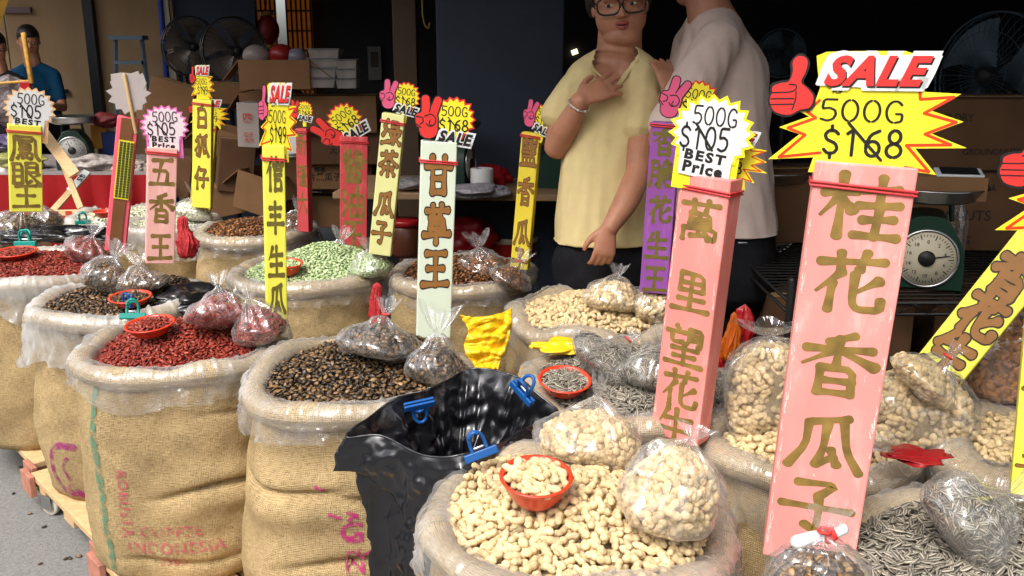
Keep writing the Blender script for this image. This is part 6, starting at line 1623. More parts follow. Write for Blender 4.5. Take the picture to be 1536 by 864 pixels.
crumple('yellow_plastic_bag', 'flat scrap of yellow plastic at the back of the sunflower sack', 'plastic bag', at(842, 519, 2.5), (.065, .04, .014), M_YELBAG, 94, 40, .2)
drape('orange_plastic_bag', 'orange plastic bag beside the black jeans', 'plastic bag', at(1098, 505, 2.7), 0.06, 0.15, M_ORBAG, 95, dep=0.6)
drape('red_plastic_bag', 'red plastic bag behind the tall clear bags of peanuts', 'plastic bag', at(1110, 520, 2.75), 0.12, 0.26, M_REDBAG, 96, dep=0.5)
crumple('red_plastic_bag', 'flat red plastic under the peanut bags right of the pink sign', 'plastic bag', at(1375, 683, 1.87), (.055, .04, .010), M_REDBAG, 97, 40, .2)
mb = MB(); c = aty(100, 322, 4.6); box(mb, c, (.2, .03, .045), rz(.1))
o = solo('checked_tray', mb, [mat('cream_tray', lin((222, 196, 150)), .6)], 'low cream tray with red checks below the leaning slats', 'tray', smooth=False)
mb = MB(); [box(mb, c + rz(.1) @ np.array((-.08 + .032 * i, -.0165, .011 if i % 2 else -.011)), (.03, .002, .02), rz(.1)) for i in range(6)]
part('red_checks', mb, [mat('check_red', lin((196, 60, 40)), .6)], o, False)
# seeds fallen on the road
r9 = np.random.RandomState(4); mb = MB(); Q = [(105, 837), (118, 834), (133, 835), (98, 838), (66, 790), (113, 790), (30, 700), (45, 770), (80, 765), (160, 850), (20, 740), (60, 845)]
P = np.array([atz(a, b, GZ + .004) for a, b in Q]); N = len(P); pour(mb, MELON, [.6, .4], P, rots(r9.uniform(0, 6, N), r9.uniform(0, .3, N), r9.uniform(0, 6, N), 0 * P[:, 0]), 4)
solo('spilled_seeds', mb, [M_MELON], 'few black seeds spilled on the grey road', 'seeds', None, 'stuff', origin=P[0])
# ================================================================ the tall price signs
E_YEL = mat('card_edge_yellow', lin((246, 232, 40)), .5, .04)
E_PINK = mat('card_edge_pink', lin((238, 120, 190)), .5, .04)
E_ORG = mat('card_edge_pale_orange', lin((246, 196, 140)), .5, .04)
M_PINKCARD = mat('pinkish_white_card', lin((244, 222, 228)), .55, .03)
M_YELDIM = mat('amber_card', lin((240, 196, 40)), .5, .04)
s = sign('big salmon pink sign with gold brushed osmanthus melon seed letters and yellow SALE card', (1211, 845), (1300, 247), 1.63, 131, .055, S_PINK,
         [('桂', .905), ('花', .728), ('香', .528), ('瓜', .325), ('子', .160)], yaw=R(4), sw=12, chw=.82, chh=.70, bandfrac=.945)
card_jag(s.o, cardframe(s, 1295, 205, .94, R(-1)), '$168')
def scuffs(s, n, seed, m, edge=True):
    """flaked paint along the edges of a sign's face"""
    r = np.random.RandomState(seed); mb = MB()
    for k in range(n):
        side = -1 if r.rand() < .65 else 1; y = r.uniform(.01, .97) * s.L; l = r.uniform(.004, .028); x = side * (s.w / 2 - .0035 - abs(r.normal(0, .0022)))
        if r.rand() < .15: x = r.uniform(-.4, .4) * s.w; l *= .5
        V, F = ribbon(np.array([(x, y), (x + r.normal(0, .0012), y + l * .5), (x + r.normal(0, .0012), y + l)]) * 1000, r.uniform(.6, 2.0), .5, True); mb.add(s.fr(V / 1000, .0003 + k * 4e-6), F)
    part('flaked_paint', mb, [m], s.o, False, kind='stuff')
M_FLAKE = mat('bare_board_flakes', lin((246, 214, 202)), .7, .1)
scuffs(s, 70, 3, M_FLAKE)
s = sign('salmon pink sign with gold letters and a white starburst BEST Price card, red side face', (1010, 660), (1058, 265), 2.05, 77, .062, S_PINK2,
         [('萬', .845), ('里', .58), ('望', .375), ('花', .205), ('生', .055)], yaw=R(-26), sw=12, chw=.86, chh=.80, bandfrac=.95)
scuffs(s, 40, 5, M_FLAKE)
card_star(s.o, cardframe(s, 1068, 200, 63, R(-5), yaw=R(20)), E_YEL)
b = cardframe(s, 1090, 245, .40, R(-8), back=.045, yaw=R(20)); card_jag(s.o, b, '$168', hand=False)
s = sign('purple sign with olive letters behind the salmon sign, pink V hand above', (980, 440), (999, 184), 2.75, 42, .05, S_PURP,
         [('香', .90), ('脆', .71), ('花', .50), ('生', .29), ('王', .09)], ink=I_OLIVE, yaw=R(-6), sw=14, chw=.88, chh=1.0, bandfrac=.98)
card_burst(s.o, cardframe(s, 1046, 152, 30, R(-8)), '$168', handmat=M_PINKP, hrot=R(-12))
s = sign('pale mint sign with three outlined brown letters and a red V hand card', (650, 507), (659, 213), 2.72, 51, .05, S_MINT,
         [('甘', .84), ('草', .60), ('王', .365)], ink=I_BROWN, outline=3.2, yaw=R(2), sw=15, chw=.80, chh=1.15, bandfrac=.90)
card_burst(s.o, cardframe(s, 681, 178, 31, R(-4)), '$168', handmat=M_REDP)
s = sign('cream green sign with four outlined brown letters and a pink V hand card', (569, 383), (590, 171), 3.3, 33, .045, S_CREAM,
         [('绿', .87), ('茶', .66), ('瓜', .37), ('子', .165)], ink=I_BROWN, outline=3.0, yaw=R(-10), sw=13, chw=.85, chh=1.15, bandfrac=.94)
card_burst(s.o, cardframe(s, 609, 145, 21, R(-8)), '$168', handmat=M_PINKP)
s = sign('broad red sign with gold letters, its burst card tilted with a red V hand', (530, 372), (531, 205), 3.85, 40, .045, S_RED,
         [('醬', .74), ('油', .42), ('王', .12)], ink=I_GOLD, yaw=R(0), sw=13, chw=.86, chh=1.2, bandfrac=.95)
card_burst(s.o, cardframe(s, 517, 181, 25, R(36)), '$168', handmat=M_REDP, hrot=R(22))
s = sign('narrow red sign turned sideways with gold letters and a small red V hand', (455, 348), (451, 193), 4.0, 17, .05, S_RED,
         [('新', .86), ('疆', .55), ('大', .29)], ink=I_OLIVE, yaw=R(-24), sw=10, chw=.86, chh=1.9, bandfrac=.97)
card_burst(s.o, cardframe(s, 457, 165, 13, R(-4)), '$168', handmat=M_REDP)
s = sign('lemon yellow sign with dark letters and a yellow SALE burst, stuck in the red seeds', (416, 480), (411, 218), 2.72, 30, .05, S_YEL,
         [('信', .84), ('丰', .60), ('生', .345), ('瓜', .12)], ink=I_OLIVE, yaw=R(4), sw=15, chw=.82, chh=1.6, bandfrac=.92)
card_jag(s.o, cardframe(s, 417, 197, .54, R(-4), kx=.36), '$199', handmat=M_PINKP)
s = sign('tall lemon sign with outlined letters and a small SALE burst at the back left', (302, 312), (303, 150), 4.3, 27, .05, S_YEL,
         [('白', .85), ('狐', .58), ('仔', .28)], ink=I_BROWN, outline=2.5, yaw=R(-14), sw=12, chw=.72, chh=1.25, bandfrac=.96)
card_jag(s.o, cardframe(s, 304, 133, .26, R(-2), kx=.46), '$199', handmat=M_REDP)
s = sign('dull yellow sign close behind the tall lemon sign', (300, 314), (308, 188), 4.55, 30, .05, S_YEL2, [], yaw=R(-14))
card_jag(s.o, cardframe(s, 314, 176, .20, R(-2)), '$199')
s = sign('light pink sign with gold letters and a white starburst with pink edge', (240, 396), (244, 222), 3.08, 41, .05, S_LPINK,
         [('五', .80), ('香', .49), ('王', .15)], ink=I_GOLD, yaw=R(2), sw=14, chw=.86, chh=1.05, bandfrac=.95)
scuffs(s, 30, 6, M_FLAKE)
card_star(s.o, cardframe(s, 247, 189, 34, R(-1)), E_PINK, inner=M_PINKCARD)
s = sign('lemon sign at the far left with three gold letters and a white starburst', (40, 318), (37, 188), 3.9, 44, .05, S_YEL,
         [('鳳', .74), ('眼', .45), ('王', .19)], ink=I_GOLD, yaw=R(2), sw=13, chw=.88, chh=.88, bandfrac=.92)
card_star(s.o, cardframe(s, 45, 163, 35, R(-7)), E_ORG)
s = sign('mustard yellow leaning sign with four outlined letters, left of the yellow shirt', (778, 404), (796, 199), 3.35, 27, .045, S_YEL2,
         [('鹽', .86), ('香', .58), ('瓜', .27), ('子', .07)], ink=I_BROWN, outline=2.4, yaw=R(-14), sw=11, chw=.88, chh=1.5, bandfrac=.97)
card_burst(s.o, cardframe(s, 817, 177, 20, R(-14), yaw=R(-20)), '$168', handmat=M_PINKP)
s = sign('lemon sign at the right edge with a red thumb and jagged card above', (1541, 745), (1580, 330), 1.66, 46, .05, S_YEL, [('子', .12), ('瓜', .44), ('香', .7)], ink=I_BROWN, outline=2.4, yaw=R(5), sw=12, chw=.8)
card_jag(s.o, cardframe(s, 1655, 318, .98, R(-1)), '$168')
# the one seen from behind: pink channel, bare cardboard inside, price list taped on
s = sign('pink sign seen from behind, bare cardboard back, grey backed star card on a bamboo stick', (172, 378), (192, 176), 3.3, 29, .03, paint('pink_edge_paint', lin((232, 96, 112))), [], yaw=R(-10), band=False)
m = MB(); box(m, (s.B + s.T) / 2 + s.n * .002, (s.w * .58, .004, s.L * .985), np.stack([s.r, s.n, s.up], 1)); part('bare_cardboard', m, [mat('back_cardboard', lin((112, 70, 36)), .8, .2, 12)], s.o, False)
m = MB(); fr = s.fr; c = s.B + s.up * s.L * .62 + s.r * .004 + s.n * .0055; box(m, c, (s.w * .72, .002, s.L * .43), np.stack([s.r, s.n, s.up], 1)); q = part('price_list_label', m, [mat('label_yellow', lin((222, 206, 50)), .6)], s.o, False)
m = MB()
for i in range(22):
    y = s.L * (.62 + .43 * (i - 10.5) / 23)
    for k in range(4): m.add(fr(np.array([(-.3 + k * .17, -.004), (-.17 + k * .17, -.004), (-.17 + k * .17, .004), (-.3 + k * .17, .004)]) * (s.w, 1) + (.004, y), .0075), [(0, 1, 2, 3)])
part('list_lines', m, [mat('list_ink', lin((60, 70, 20)), .7)], q, False)
fr = cardframe(s, 193, 142, 30, R(4), back=-.004)
m = MB(); P = spikes(13, 1.0, 1.0, .78, 8, .12); P[:, 1] *= 1.05
P[np.abs(np.arctan2(P[:, 0], P[:, 1])) < .5] *= (1, 1.0); plate(m, fr, np.vstack([P]), 0, .004, 0)
plate(m, fr, [(-.72, .5), (.62, .5), (.72, .8), (.64, 1.12), (.3, 1.02), (-.2, 1.1), (-.66, 1.06)], -.001, .003, 0); plate(m, fr, [(.55, -.1), (.86, .0), (.92, .55), (.84, 1.0), (.62, .9)], -.0015, .0025, 0)
c = part('price_card', m, [M_GREY], s.o, False)
m = MB(); A = fr(np.array([(-.02, .98)]), .008)[0]; B = fr(np.array([(.05, -1.9)]), .008)[0]; tube(m, [A, B], [.0065, .0065], 8); part('bamboo_stick', m, [mat('bamboo', lin((196, 164, 116)), .55, .15, 20)], c)
# small red thumb card of the sign hidden behind the lemon one
# the slanted one at the right, lying across the peanut bags
A = at(1402, 562, 2.10); B = at(1560, 366, 2.02); d = nrm(B - A); view = nrm((0, 0, CAMH) - A); n = nrm(view - d * np.dot(view, d) + (0.0, 0, .12)); n = nrm(n - d * np.dot(n, d)); r = np.cross(d, n)
L = np.linalg.norm(B - A) + .1; w = 72 * 2.08 / FPX
o = thing('price_sign', 'lemon sign lying slanted across the peanut bags with fat outlined letters', 'price sign', A, 'tall price signs'); rot = np.stack([r, n, d], 1)
mb = MB(); box(mb, A + d * L / 2 - n * .028, (w, .055, L), rot); q = part('tube', mb, [S_YEL], o, False, bevel=.003)
fr = Fr(A, r, d, n)
for k, (ch, f) in enumerate((('生', .058), ('花', .165), ('香', .275))):
    m = MB(); hanzi(m, fr, ch, 0, f, w * .88, w * 1.0, .0006, 18, 3.2, seed=k)
    part('painted_character', m, [I_BROWN, I_DARK], o, False)
# ================================================================ people
def remesh(mb, vox, smooth=3, name='body'):
    me = mb.mesh(name, [M_SKIN]); ob = bpy.data.objects.new('tmp', me); COL.objects.link(ob)
    m = ob.modifiers.new('r', 'REMESH'); m.mode = 'VOXEL'; m.voxel_size = vox; m.use_smooth_shade = True
    if smooth:
        q = ob.modifiers.new('s', 'SMOOTH'); q.factor = .5; q.iterations = smooth
    dg = bpy.context.evaluated_depsgraph_get(); r = bpy.data.meshes.new_from_object(ob.evaluated_get(dg))
    bpy.data.objects.remove(ob); bpy.data.meshes.remove(me)
    V = np.zeros(len(r.vertices) * 3); r.vertices.foreach_get('co', V); V = V.reshape(-1, 3)
    N = np.zeros(len(r.vertices) * 3); r.vertices.foreach_get('normal', N); N = N.reshape(-1, 3)
    F4 = np.array([tuple(p.vertices) for p in r.polygons if len(p.vertices) == 4]); F3 = np.array([tuple(p.vertices) for p in r.polygons if len(p.vertices) == 3])
    bpy.data.meshes.remove(r)
    o = MB(); o.V = [V]; o.U = [np.zeros((len(V), 2))]; o.C = [np.ones((len(V), 3))]; o.n = len(V)
    o.F = [(f, 0) for f in (F4, F3) if len(f)]
    return o, V, N
def hand(mb, wrist, fwd, thumb, palm, k=1., curl=(.25, .3, .35, .4), spread=.10, tcurl=.3):
    """wrist point, finger direction, thumb side, palm normal (the way the fingers curl)"""
    fwd = nrm(fwd); thumb = nrm(np.asarray(thumb) - fwd * np.dot(thumb, fwd)); palm = np.cross(fwd, thumb) * (1 if np.dot(np.cross(fwd, thumb), palm) > 0 else -1)
    w = np.asarray(wrist, float); g = lambda a, b, c: w + (fwd * a + thumb * b + palm * c) * k
    tube(mb, [g(-.02, 0, 0), g(.03, .004, 0), g(.075, .0, .002), g(.088, 0, .003)], [(.026 * k, .019 * k), (.036 * k, .017 * k), (.041 * k, .015 * k), (.039 * k, .012 * k)], 14, ref=palm)
    Ls = (.070, .078, .073, .058)
    for i in range(4):
        b = .030 - .020 * i; L = Ls[i]; a = spread * (1.5 - i); c = curl[i]
        P = [g(.07, b, .002)]; p = np.array((.086, b, .003)); ang = .1
        P.append(g(*p))
        for s in (.44, .32, .24):
            ang += c * (1.0 if s > .4 else 1.2); p = p + L * s * np.array((math.cos(ang) * math.cos(a), math.cos(ang) * math.sin(a), math.sin(ang))); P.append(g(*p))
        tube(mb, P, [.0095 * k, .0096 * k, .0086 * k, .0078 * k, .0066 * k], 10, 22, ref=palm)
    p = [g(.012, .022, .004), g(.035, .045, .010), g(.062, .060, .016 + .02 * tcurl), g(.085, .064, .02 + .03 * tcurl)]
    tube(mb, p, [.015 * k, .0125 * k, .0105 * k, .0085 * k], 10, 20, ref=palm)
def cloth(mb, V, N, seed, amp, freq=(9, 20), axis=(1, 1, .35)):
    a, b, c = Wob(seed, freq[0]), Wob(seed + 1, freq[1]), Wob(seed + 2, freq[1] * 2.2)
    Q = V * np.asarray(axis)
    d = amp * (a(Q) + .8 * (.6 - np.abs(b(Q))) + .3 * c(Q))
    mb.V[0] = V + N * (1, 1, .12) * d[:, None]
def hem(mb, z):
    """a straight hem: nothing hangs lower than z"""
    mb.V[0][:, 2] = np.maximum(mb.V[0][:, 2], z)
def head_(mb, c, k, f, r, u, jaw=1.0):
    """a head: c centre of the skull, f forward, r to the viewer's right, u up; k height chin to crown"""
    g = lambda a, b, d: np.asarray(c) + (np.asarray(r) * a + np.asarray(f) * b + np.asarray(u) * d) * k
    M = np.stack([r, f, u], 1)
    ball(mb, g(0, -.05, .12), np.array((.335, .40, .385)) * k, 28, 18, rot=M)
    ball(mb, g(0, .10, -.15), np.array((.305 * jaw, .255, .33)) * k, 28, 18, rot=M)          # face
    ball(mb, g(0, .16, -.345), np.array((.185 * jaw, .155, .125)) * k, 20, 12, rot=M)           # chin
    for s in (1, -1):
        ball(mb, g(s * .165 * jaw, .19, -.13), np.array((.12, .12, .12)) * k, 16, 10, rot=M)     # cheeks
        ball(mb, g(s * .345, -.04, -.04), np.array((.035, .075, .105)) * k, 14, 10, rot=M)      # ears
    tube(mb, [g(0, .325, .06), g(0, .36, -.02), g(0, .40, -.105)], [.035 * k, .04 * k, .052 * k], 10, 10, ref=f)
    for s in (1, -1): ball(mb, g(s * .05, .36, -.115), np.array((.042, .045, .035)) * k, 12, 8, rot=M)
    tube(mb, [g(-.22, .30, .085), g(0, .345, .10), g(.22, .30, .085)], [.03 * k, .04 * k, .03 * k], 10, 12, ref=u)  # brow
    return g, M
M_SHIRT_Y = mat('yellow_tshirt', lin((212, 192, 140)), .9, .05, 30, bump=.0006, bscale=400, spec=.1)
M_SHIRT_W = mat('white_tshirt', lin((214, 192, 180)), .9, .05, 30, bump=.0006, bscale=400, spec=.1)
M_JEAN = mat('black_trousers', (.010, .010, .012), .85, .2, 40, spec=.1)
M_LIP = mat('lips', lin((160, 78, 70)), .4, .06)
M_EYE = mat('eye_white', (.62, .58, .54), .25, .03)
M_IRIS = mat('iris', (.012, .008, .006), .15, .05)
M_SKIN2 = mat('tanned_skin', lin((176, 122, 94)), .5, .14, 22, sub=.1, bump=.0007, bscale=180)

def woman():
    D = 3.2; A = lambda px, py, dd=0.: at(px, py, D + dd)
    o = thing('person', 'person in a yellow T-shirt and glasses with one hand on the chest', 'person', (A(905, 400)[0], A(905, 400)[1], 0))
    mb = MB()
    f = nrm((-.05, -1, -.10)); r = nrm(np.cross(f, (-.10, 0, 1))); u = np.cross(r, f); hk = .262
    hc = A(930, 7) - f * .02
    g, M = head_(mb, hc, hk, f, r, u, 1.10)
    nb = A(925, 106, .06); ball(mb, hc - u * .105 + f * .035, (.068, .06, .042), 18, 12)
    tube(mb, [hc - u * .06 - f * .02, (hc - u * .12 + nb) / 2 + (0, .01, 0), nb], [(.076, .072), (.084, .074), (.125, .088)], 18, ref=(0, 1, 0))
    sR, sL = A(872, 118, .0), A(966, 112, .0)                # shoulder joints: picture left, picture right
    hip = A(905, 400, .04); mid = A(907, 250, .03); chest = A(922, 165, .03)
    T = lambda P, a, b, e=2.4: tube(mb, P, list(zip(a, b)), 26, 26, ref=(0, -1, .0), exp=e)
    T([hip, A(905, 330, .04), mid, A(913, 205, .03), chest, A(924, 122, .05)], [.134, .134, .130, .130, .134, .085], [.10, .104, .106, .108, .106, .07])
    tube(mb, [sR + (.03, 0, -.01), A(924, 112, .05), sL + (-.03, 0, -.01)], [.052, .07, .052], 16, 14, ref=(0, 0, 1))
    # picture-left arm: down to the elbow, forearm up across, hand on the chest
    eR, wR = A(834, 222, -.02), A(872, 150, -.15)
    tube(mb, [sR, (sR + eR) / 2 + (-.008, 0, 0), eR], [.054, .050, .042], 16, 14)
    tube(mb, [eR, (eR + wR) / 2 + (-.004, -.004, -.006), wR], [.043, .041, .027], 16, 14)
    hd = A(934, 116, -.125) - wR
    hand(mb, wR, hd, A(880, 108, -.12) - wR, (.2, 1, 0), 1.0, (.12, .12, .14, .18), .13, .1)
    # picture-right arm hanging, hand relaxed in front of the thigh
    eL, wL = A(957, 262, -.13), A(914, 343, -.20)
    tube(mb, [sL, (sL + eL) / 2 + (.008, 0, 0), eL], [.056, .050, .043], 16, 14)
    tube(mb, [eL, (eL + wL) / 2 + (.006, -.004, 0), wL], [.044, .041, .028], 16, 14)
    hand(mb, wL, A(901, 405, -.20) - wL, (-.95, -.2, 0), (.1, 1, 0), .95, (.42, .48, .52, .55), .015, .15)
    # legs and feet
    for s, px in ((-1, 872), (1, 938)):
        h = A(px, 405, .04); k = np.array((h[0], h[1] - .01, .44)); a = np.array((h[0] + s * .01, h[1] + .01, .07))
        tube(mb, [h + (0, 0, .02), k, a], [.088, .058, .040], 14, 14); tube(mb, [a + (0, .03, -.03), a + (0, -.06, -.04), a + (0, -.15, -.045)], [(.036, .034), (.042, .03), (.036, .02)], 12, 10, ref=(0, 0, 1))
    b, V, N = remesh(mb, .0048, 2); body = part('body', b, [M_SKIN2], o)
    # T-shirt
    mb = MB()
    T([A(904, 372, .04), A(904, 330, .04), A(906, 270, .035), A(912, 210, .03), A(921, 160, .03), A(924, 118, .05)], [.166, .162, .155, .150, .150, .092], [.135, .132, .126, .124, .118, .076])
    tube(mb, [sR + (.0, 0, -.004), A(898, 106, .03), A(924, 100, .05), A(945, 102, .03), sL + (.0, 0, -.004)], [.064, .072, .080, .074, .066], 18, 16, ref=(0, 0, 1))
    e1 = A(836, 185, -.01); tube(mb, [sR + (.012, 0, .002), (sR + e1) / 2 + (-.002, 0, 0), sR + (e1 - sR) * .86], [.064, .066, .068], 18, 12)
    e2 = sL + (eL - sL) * .55; tube(mb, [sL + (-.01, 0, .002), (sL + e2) / 2 + (.006, 0, 0), e2], [.066, .068, .073], 18, 12)
    b, V, N = remesh(mb, .006, 3); cloth(b, V, N, 5, .0060, (20, 48), (1.2, 1, .45))
    hem(b, A(905, 364)[2])
    # V neck: open the front along a V and round it off with a collar band
    V = b.V[0]; rel = V - (0, 0, CAMH); dep = rel @ np.array((0, CP, -SP)); qx = 768 + rel[:, 0] / dep * FPX; qy = 432 - (rel @ np.array((0, SP, CP))) / dep * FPX
    VP = np.array([(890, 96), (902, 112), (920, 130), (938, 104), (958, 78), (930, 40), (900, 60)], float)
    ins = np.zeros(len(V), bool); j = len(VP) - 1
    for i in range(len(VP)):
        cr = ((VP[i, 1] > qy) != (VP[j, 1] > qy)) & (qx < (VP[j, 0] - VP[i, 0]) * (qy - VP[i, 1]) / (VP[j, 1] - VP[i, 1] + 1e-9) + VP[i, 0]); ins ^= cr; j = i
    nb2 = A(925, 100, .05); keep = ~(ins & (dep < D + .03)) & ~((np.hypot(V[:, 0] - nb2[0], V[:, 1] - nb2[1] - .02) < .072) & (V[:, 2] > nb2[2] - .02))
    F = np.vstack([x for x, _ in b.F if x.shape[1] == 4]); b.F = [(F[keep[F].all(1)], 0)]
    def front(px, py):
        k = np.where(np.hypot(qx - px, qy - py) < 6)[0]
        return V[k[np.argmin(dep[k])]] if len(k) else A(px, py)
    mc = MB(); tube(mc, [front(*q) + (0, -.001, 0) for q in ((888, 97), (903, 114), (920, 132), (938, 107), (955, 85))], [(.004, .007)] * 5, 8, 40, ref=(0, -1, 0))
    sh = part('tshirt', b, [M_SHIRT_Y], o); sol = sh.modifiers.new('thick', 'SOLIDIFY'); sol.thickness = .003
    part('collar', mc, [M_SHIRT_Y], sh)
    # trousers
    mb = MB(); T([A(905, 348, .045), A(905, 400, .045), A(905, 425, .045)], [.148, .150, .15], [.116, .120, .12])
    for s, px in ((-1, 870), (1, 940)):
        h = A(px, 405, .045); tube(mb, [h + (0, 0, .04), (h[0], h[1] - .01, .44), (h[0] + s * .01, h[1] + .01, .09)], [.098, .075, .062], 16, 16)
    b, V, N = remesh(mb, .009, 3); cloth(b, V, N, 9, .005, (20, 50)); part('trousers', b, [M_JEAN], o)
    # hair: a cap pulled back, ears free
    mb = MB(); ball(mb, hc - f * .010 + u * .032, np.array((.368, .435, .405)) * hk, 36, 24, rot=M)
    V = mb.V[0]; d = (V - hc) @ M / hk; face = np.clip((d[:, 1] - .05) / .3, 0, 1) * np.clip((.25 - d[:, 2]) / .12, 0, 1)
    mb.V[0] = V - face[:, None] * f * .11 * 1.0 + u * (face * .02)[:, None]
    for s in (-1, 1): tube(mb, [g(s * .33, -.02, .25), g(s * .37, -.06, .08), g(s * .35, -.12, -.12)], [.06 * hk, .085 * hk, .05 * hk], 12, 12)
    ball(mb, g(-.05, -.52, -.05), (.045, .045, .05), 16, 10); b, V, N = remesh(mb, .006, 2); cloth(b, V, N, 15, .003, (40, 90), (1, 1, .3)); part('hair', b, [M_HAIR], o)
    # eyes, brows, lips, glasses
    for s in (-1, 1):
        mb = MB(); ball(mb, g(s * .150, .296, .015), np.array((.060, .05, .020)) * hk, 16, 10, rot=M); e = part('eye', mb, [M_EYE], o)
        mb = MB(); ball(mb, g(s * .150 + .012, .338, .016), np.array((.026, .014, .020)) * hk, 12, 8, rot=M); part('iris', mb, [M_IRIS], e)
        mb = MB(); tube(mb, [g(s * .085, .345, .125), g(s * .16, .345, .15), g(s * .25, .28, .125)], [.008 * hk, .014 * hk, .006 * hk], 8, 14, ref=u); part('eyebrow', mb, [M_HAIR], o)
    mb = MB(); tube(mb, [g(-.105, .318, -.225), g(-.04, .362, -.205), g(0, .368, -.213), g(.04, .362, -.205), g(.105, .318, -.225)], [.007 * hk, .022 * hk, .020 * hk, .022 * hk, .007 * hk], 10, 22, ref=u); tube(mb, [g(-.095, .318, -.238), g(0, .358, -.268), g(.095, .318, -.238)], [.007 * hk, .028 * hk, .007 * hk], 10, 18, ref=u)
    b, V, N = remesh(mb, .0022, 2); part('lips', b, [M_LIP], o)
    mb = MB(); tube(mb, [g(-.07, .345, -.234), g(0, .372, -.238), g(.07, .345, -.234)], [.003 * hk, .007 * hk, .003 * hk], 8, 12, ref=u); part('mouth_line', mb, [M_IRIS], o)
    gl = thing('glasses', 'x', 'x', hc); del gl['label'], gl['category']; gl.parent = o; gl.location = Vector(hc - wloc(o))
    mb = MB()
    for s in (-1, 1):
        a = np.linspace(0, 2 * math.pi, 33); tube(mb, [g(s * .165 + .145 * np.sign(math.cos(x)) * abs(math.cos(x)) ** .75, .395 - .10 * abs(s * .165 + .145 * math.cos(x)) ** 1.4, .010 + .105 * np.sign(math.sin(x)) * abs(math.sin(x)) ** .75) for x in a], .0034, 8, 65)
        tube(mb, [g(s * .31, .36, .05), g(s * .355, .15, .06), g(s * .36, -.05, .04)], .003, 6, 12)
    tube(mb, [g(-.025, .41, .03), g(.025, .41, .03)], .003, 6); part('glasses_frame', mb, [mat('dark_frame', (.02, .014, .012), .25)], gl)
    mb = MB(); a = np.linspace(0, 2 * math.pi, 25); d = nrm(wR - eR); x = nrm(np.cross(d, (0, 1, .2))); y = np.cross(d, x); c = eR + (wR - eR) * .90
    tube(mb, [c + x * .034 * math.cos(t) + y * .034 * math.sin(t) for t in a], .0032, 8, 49)
    for t in a[::3]: ball(mb, c + x * .035 * math.cos(t) + y * .035 * math.sin(t), .0052, 10, 6)
    part('bracelet', mb, [mat('bracelet_silver', (.7, .66, .6), .3, metal=.7)], o)
    return o
woman()
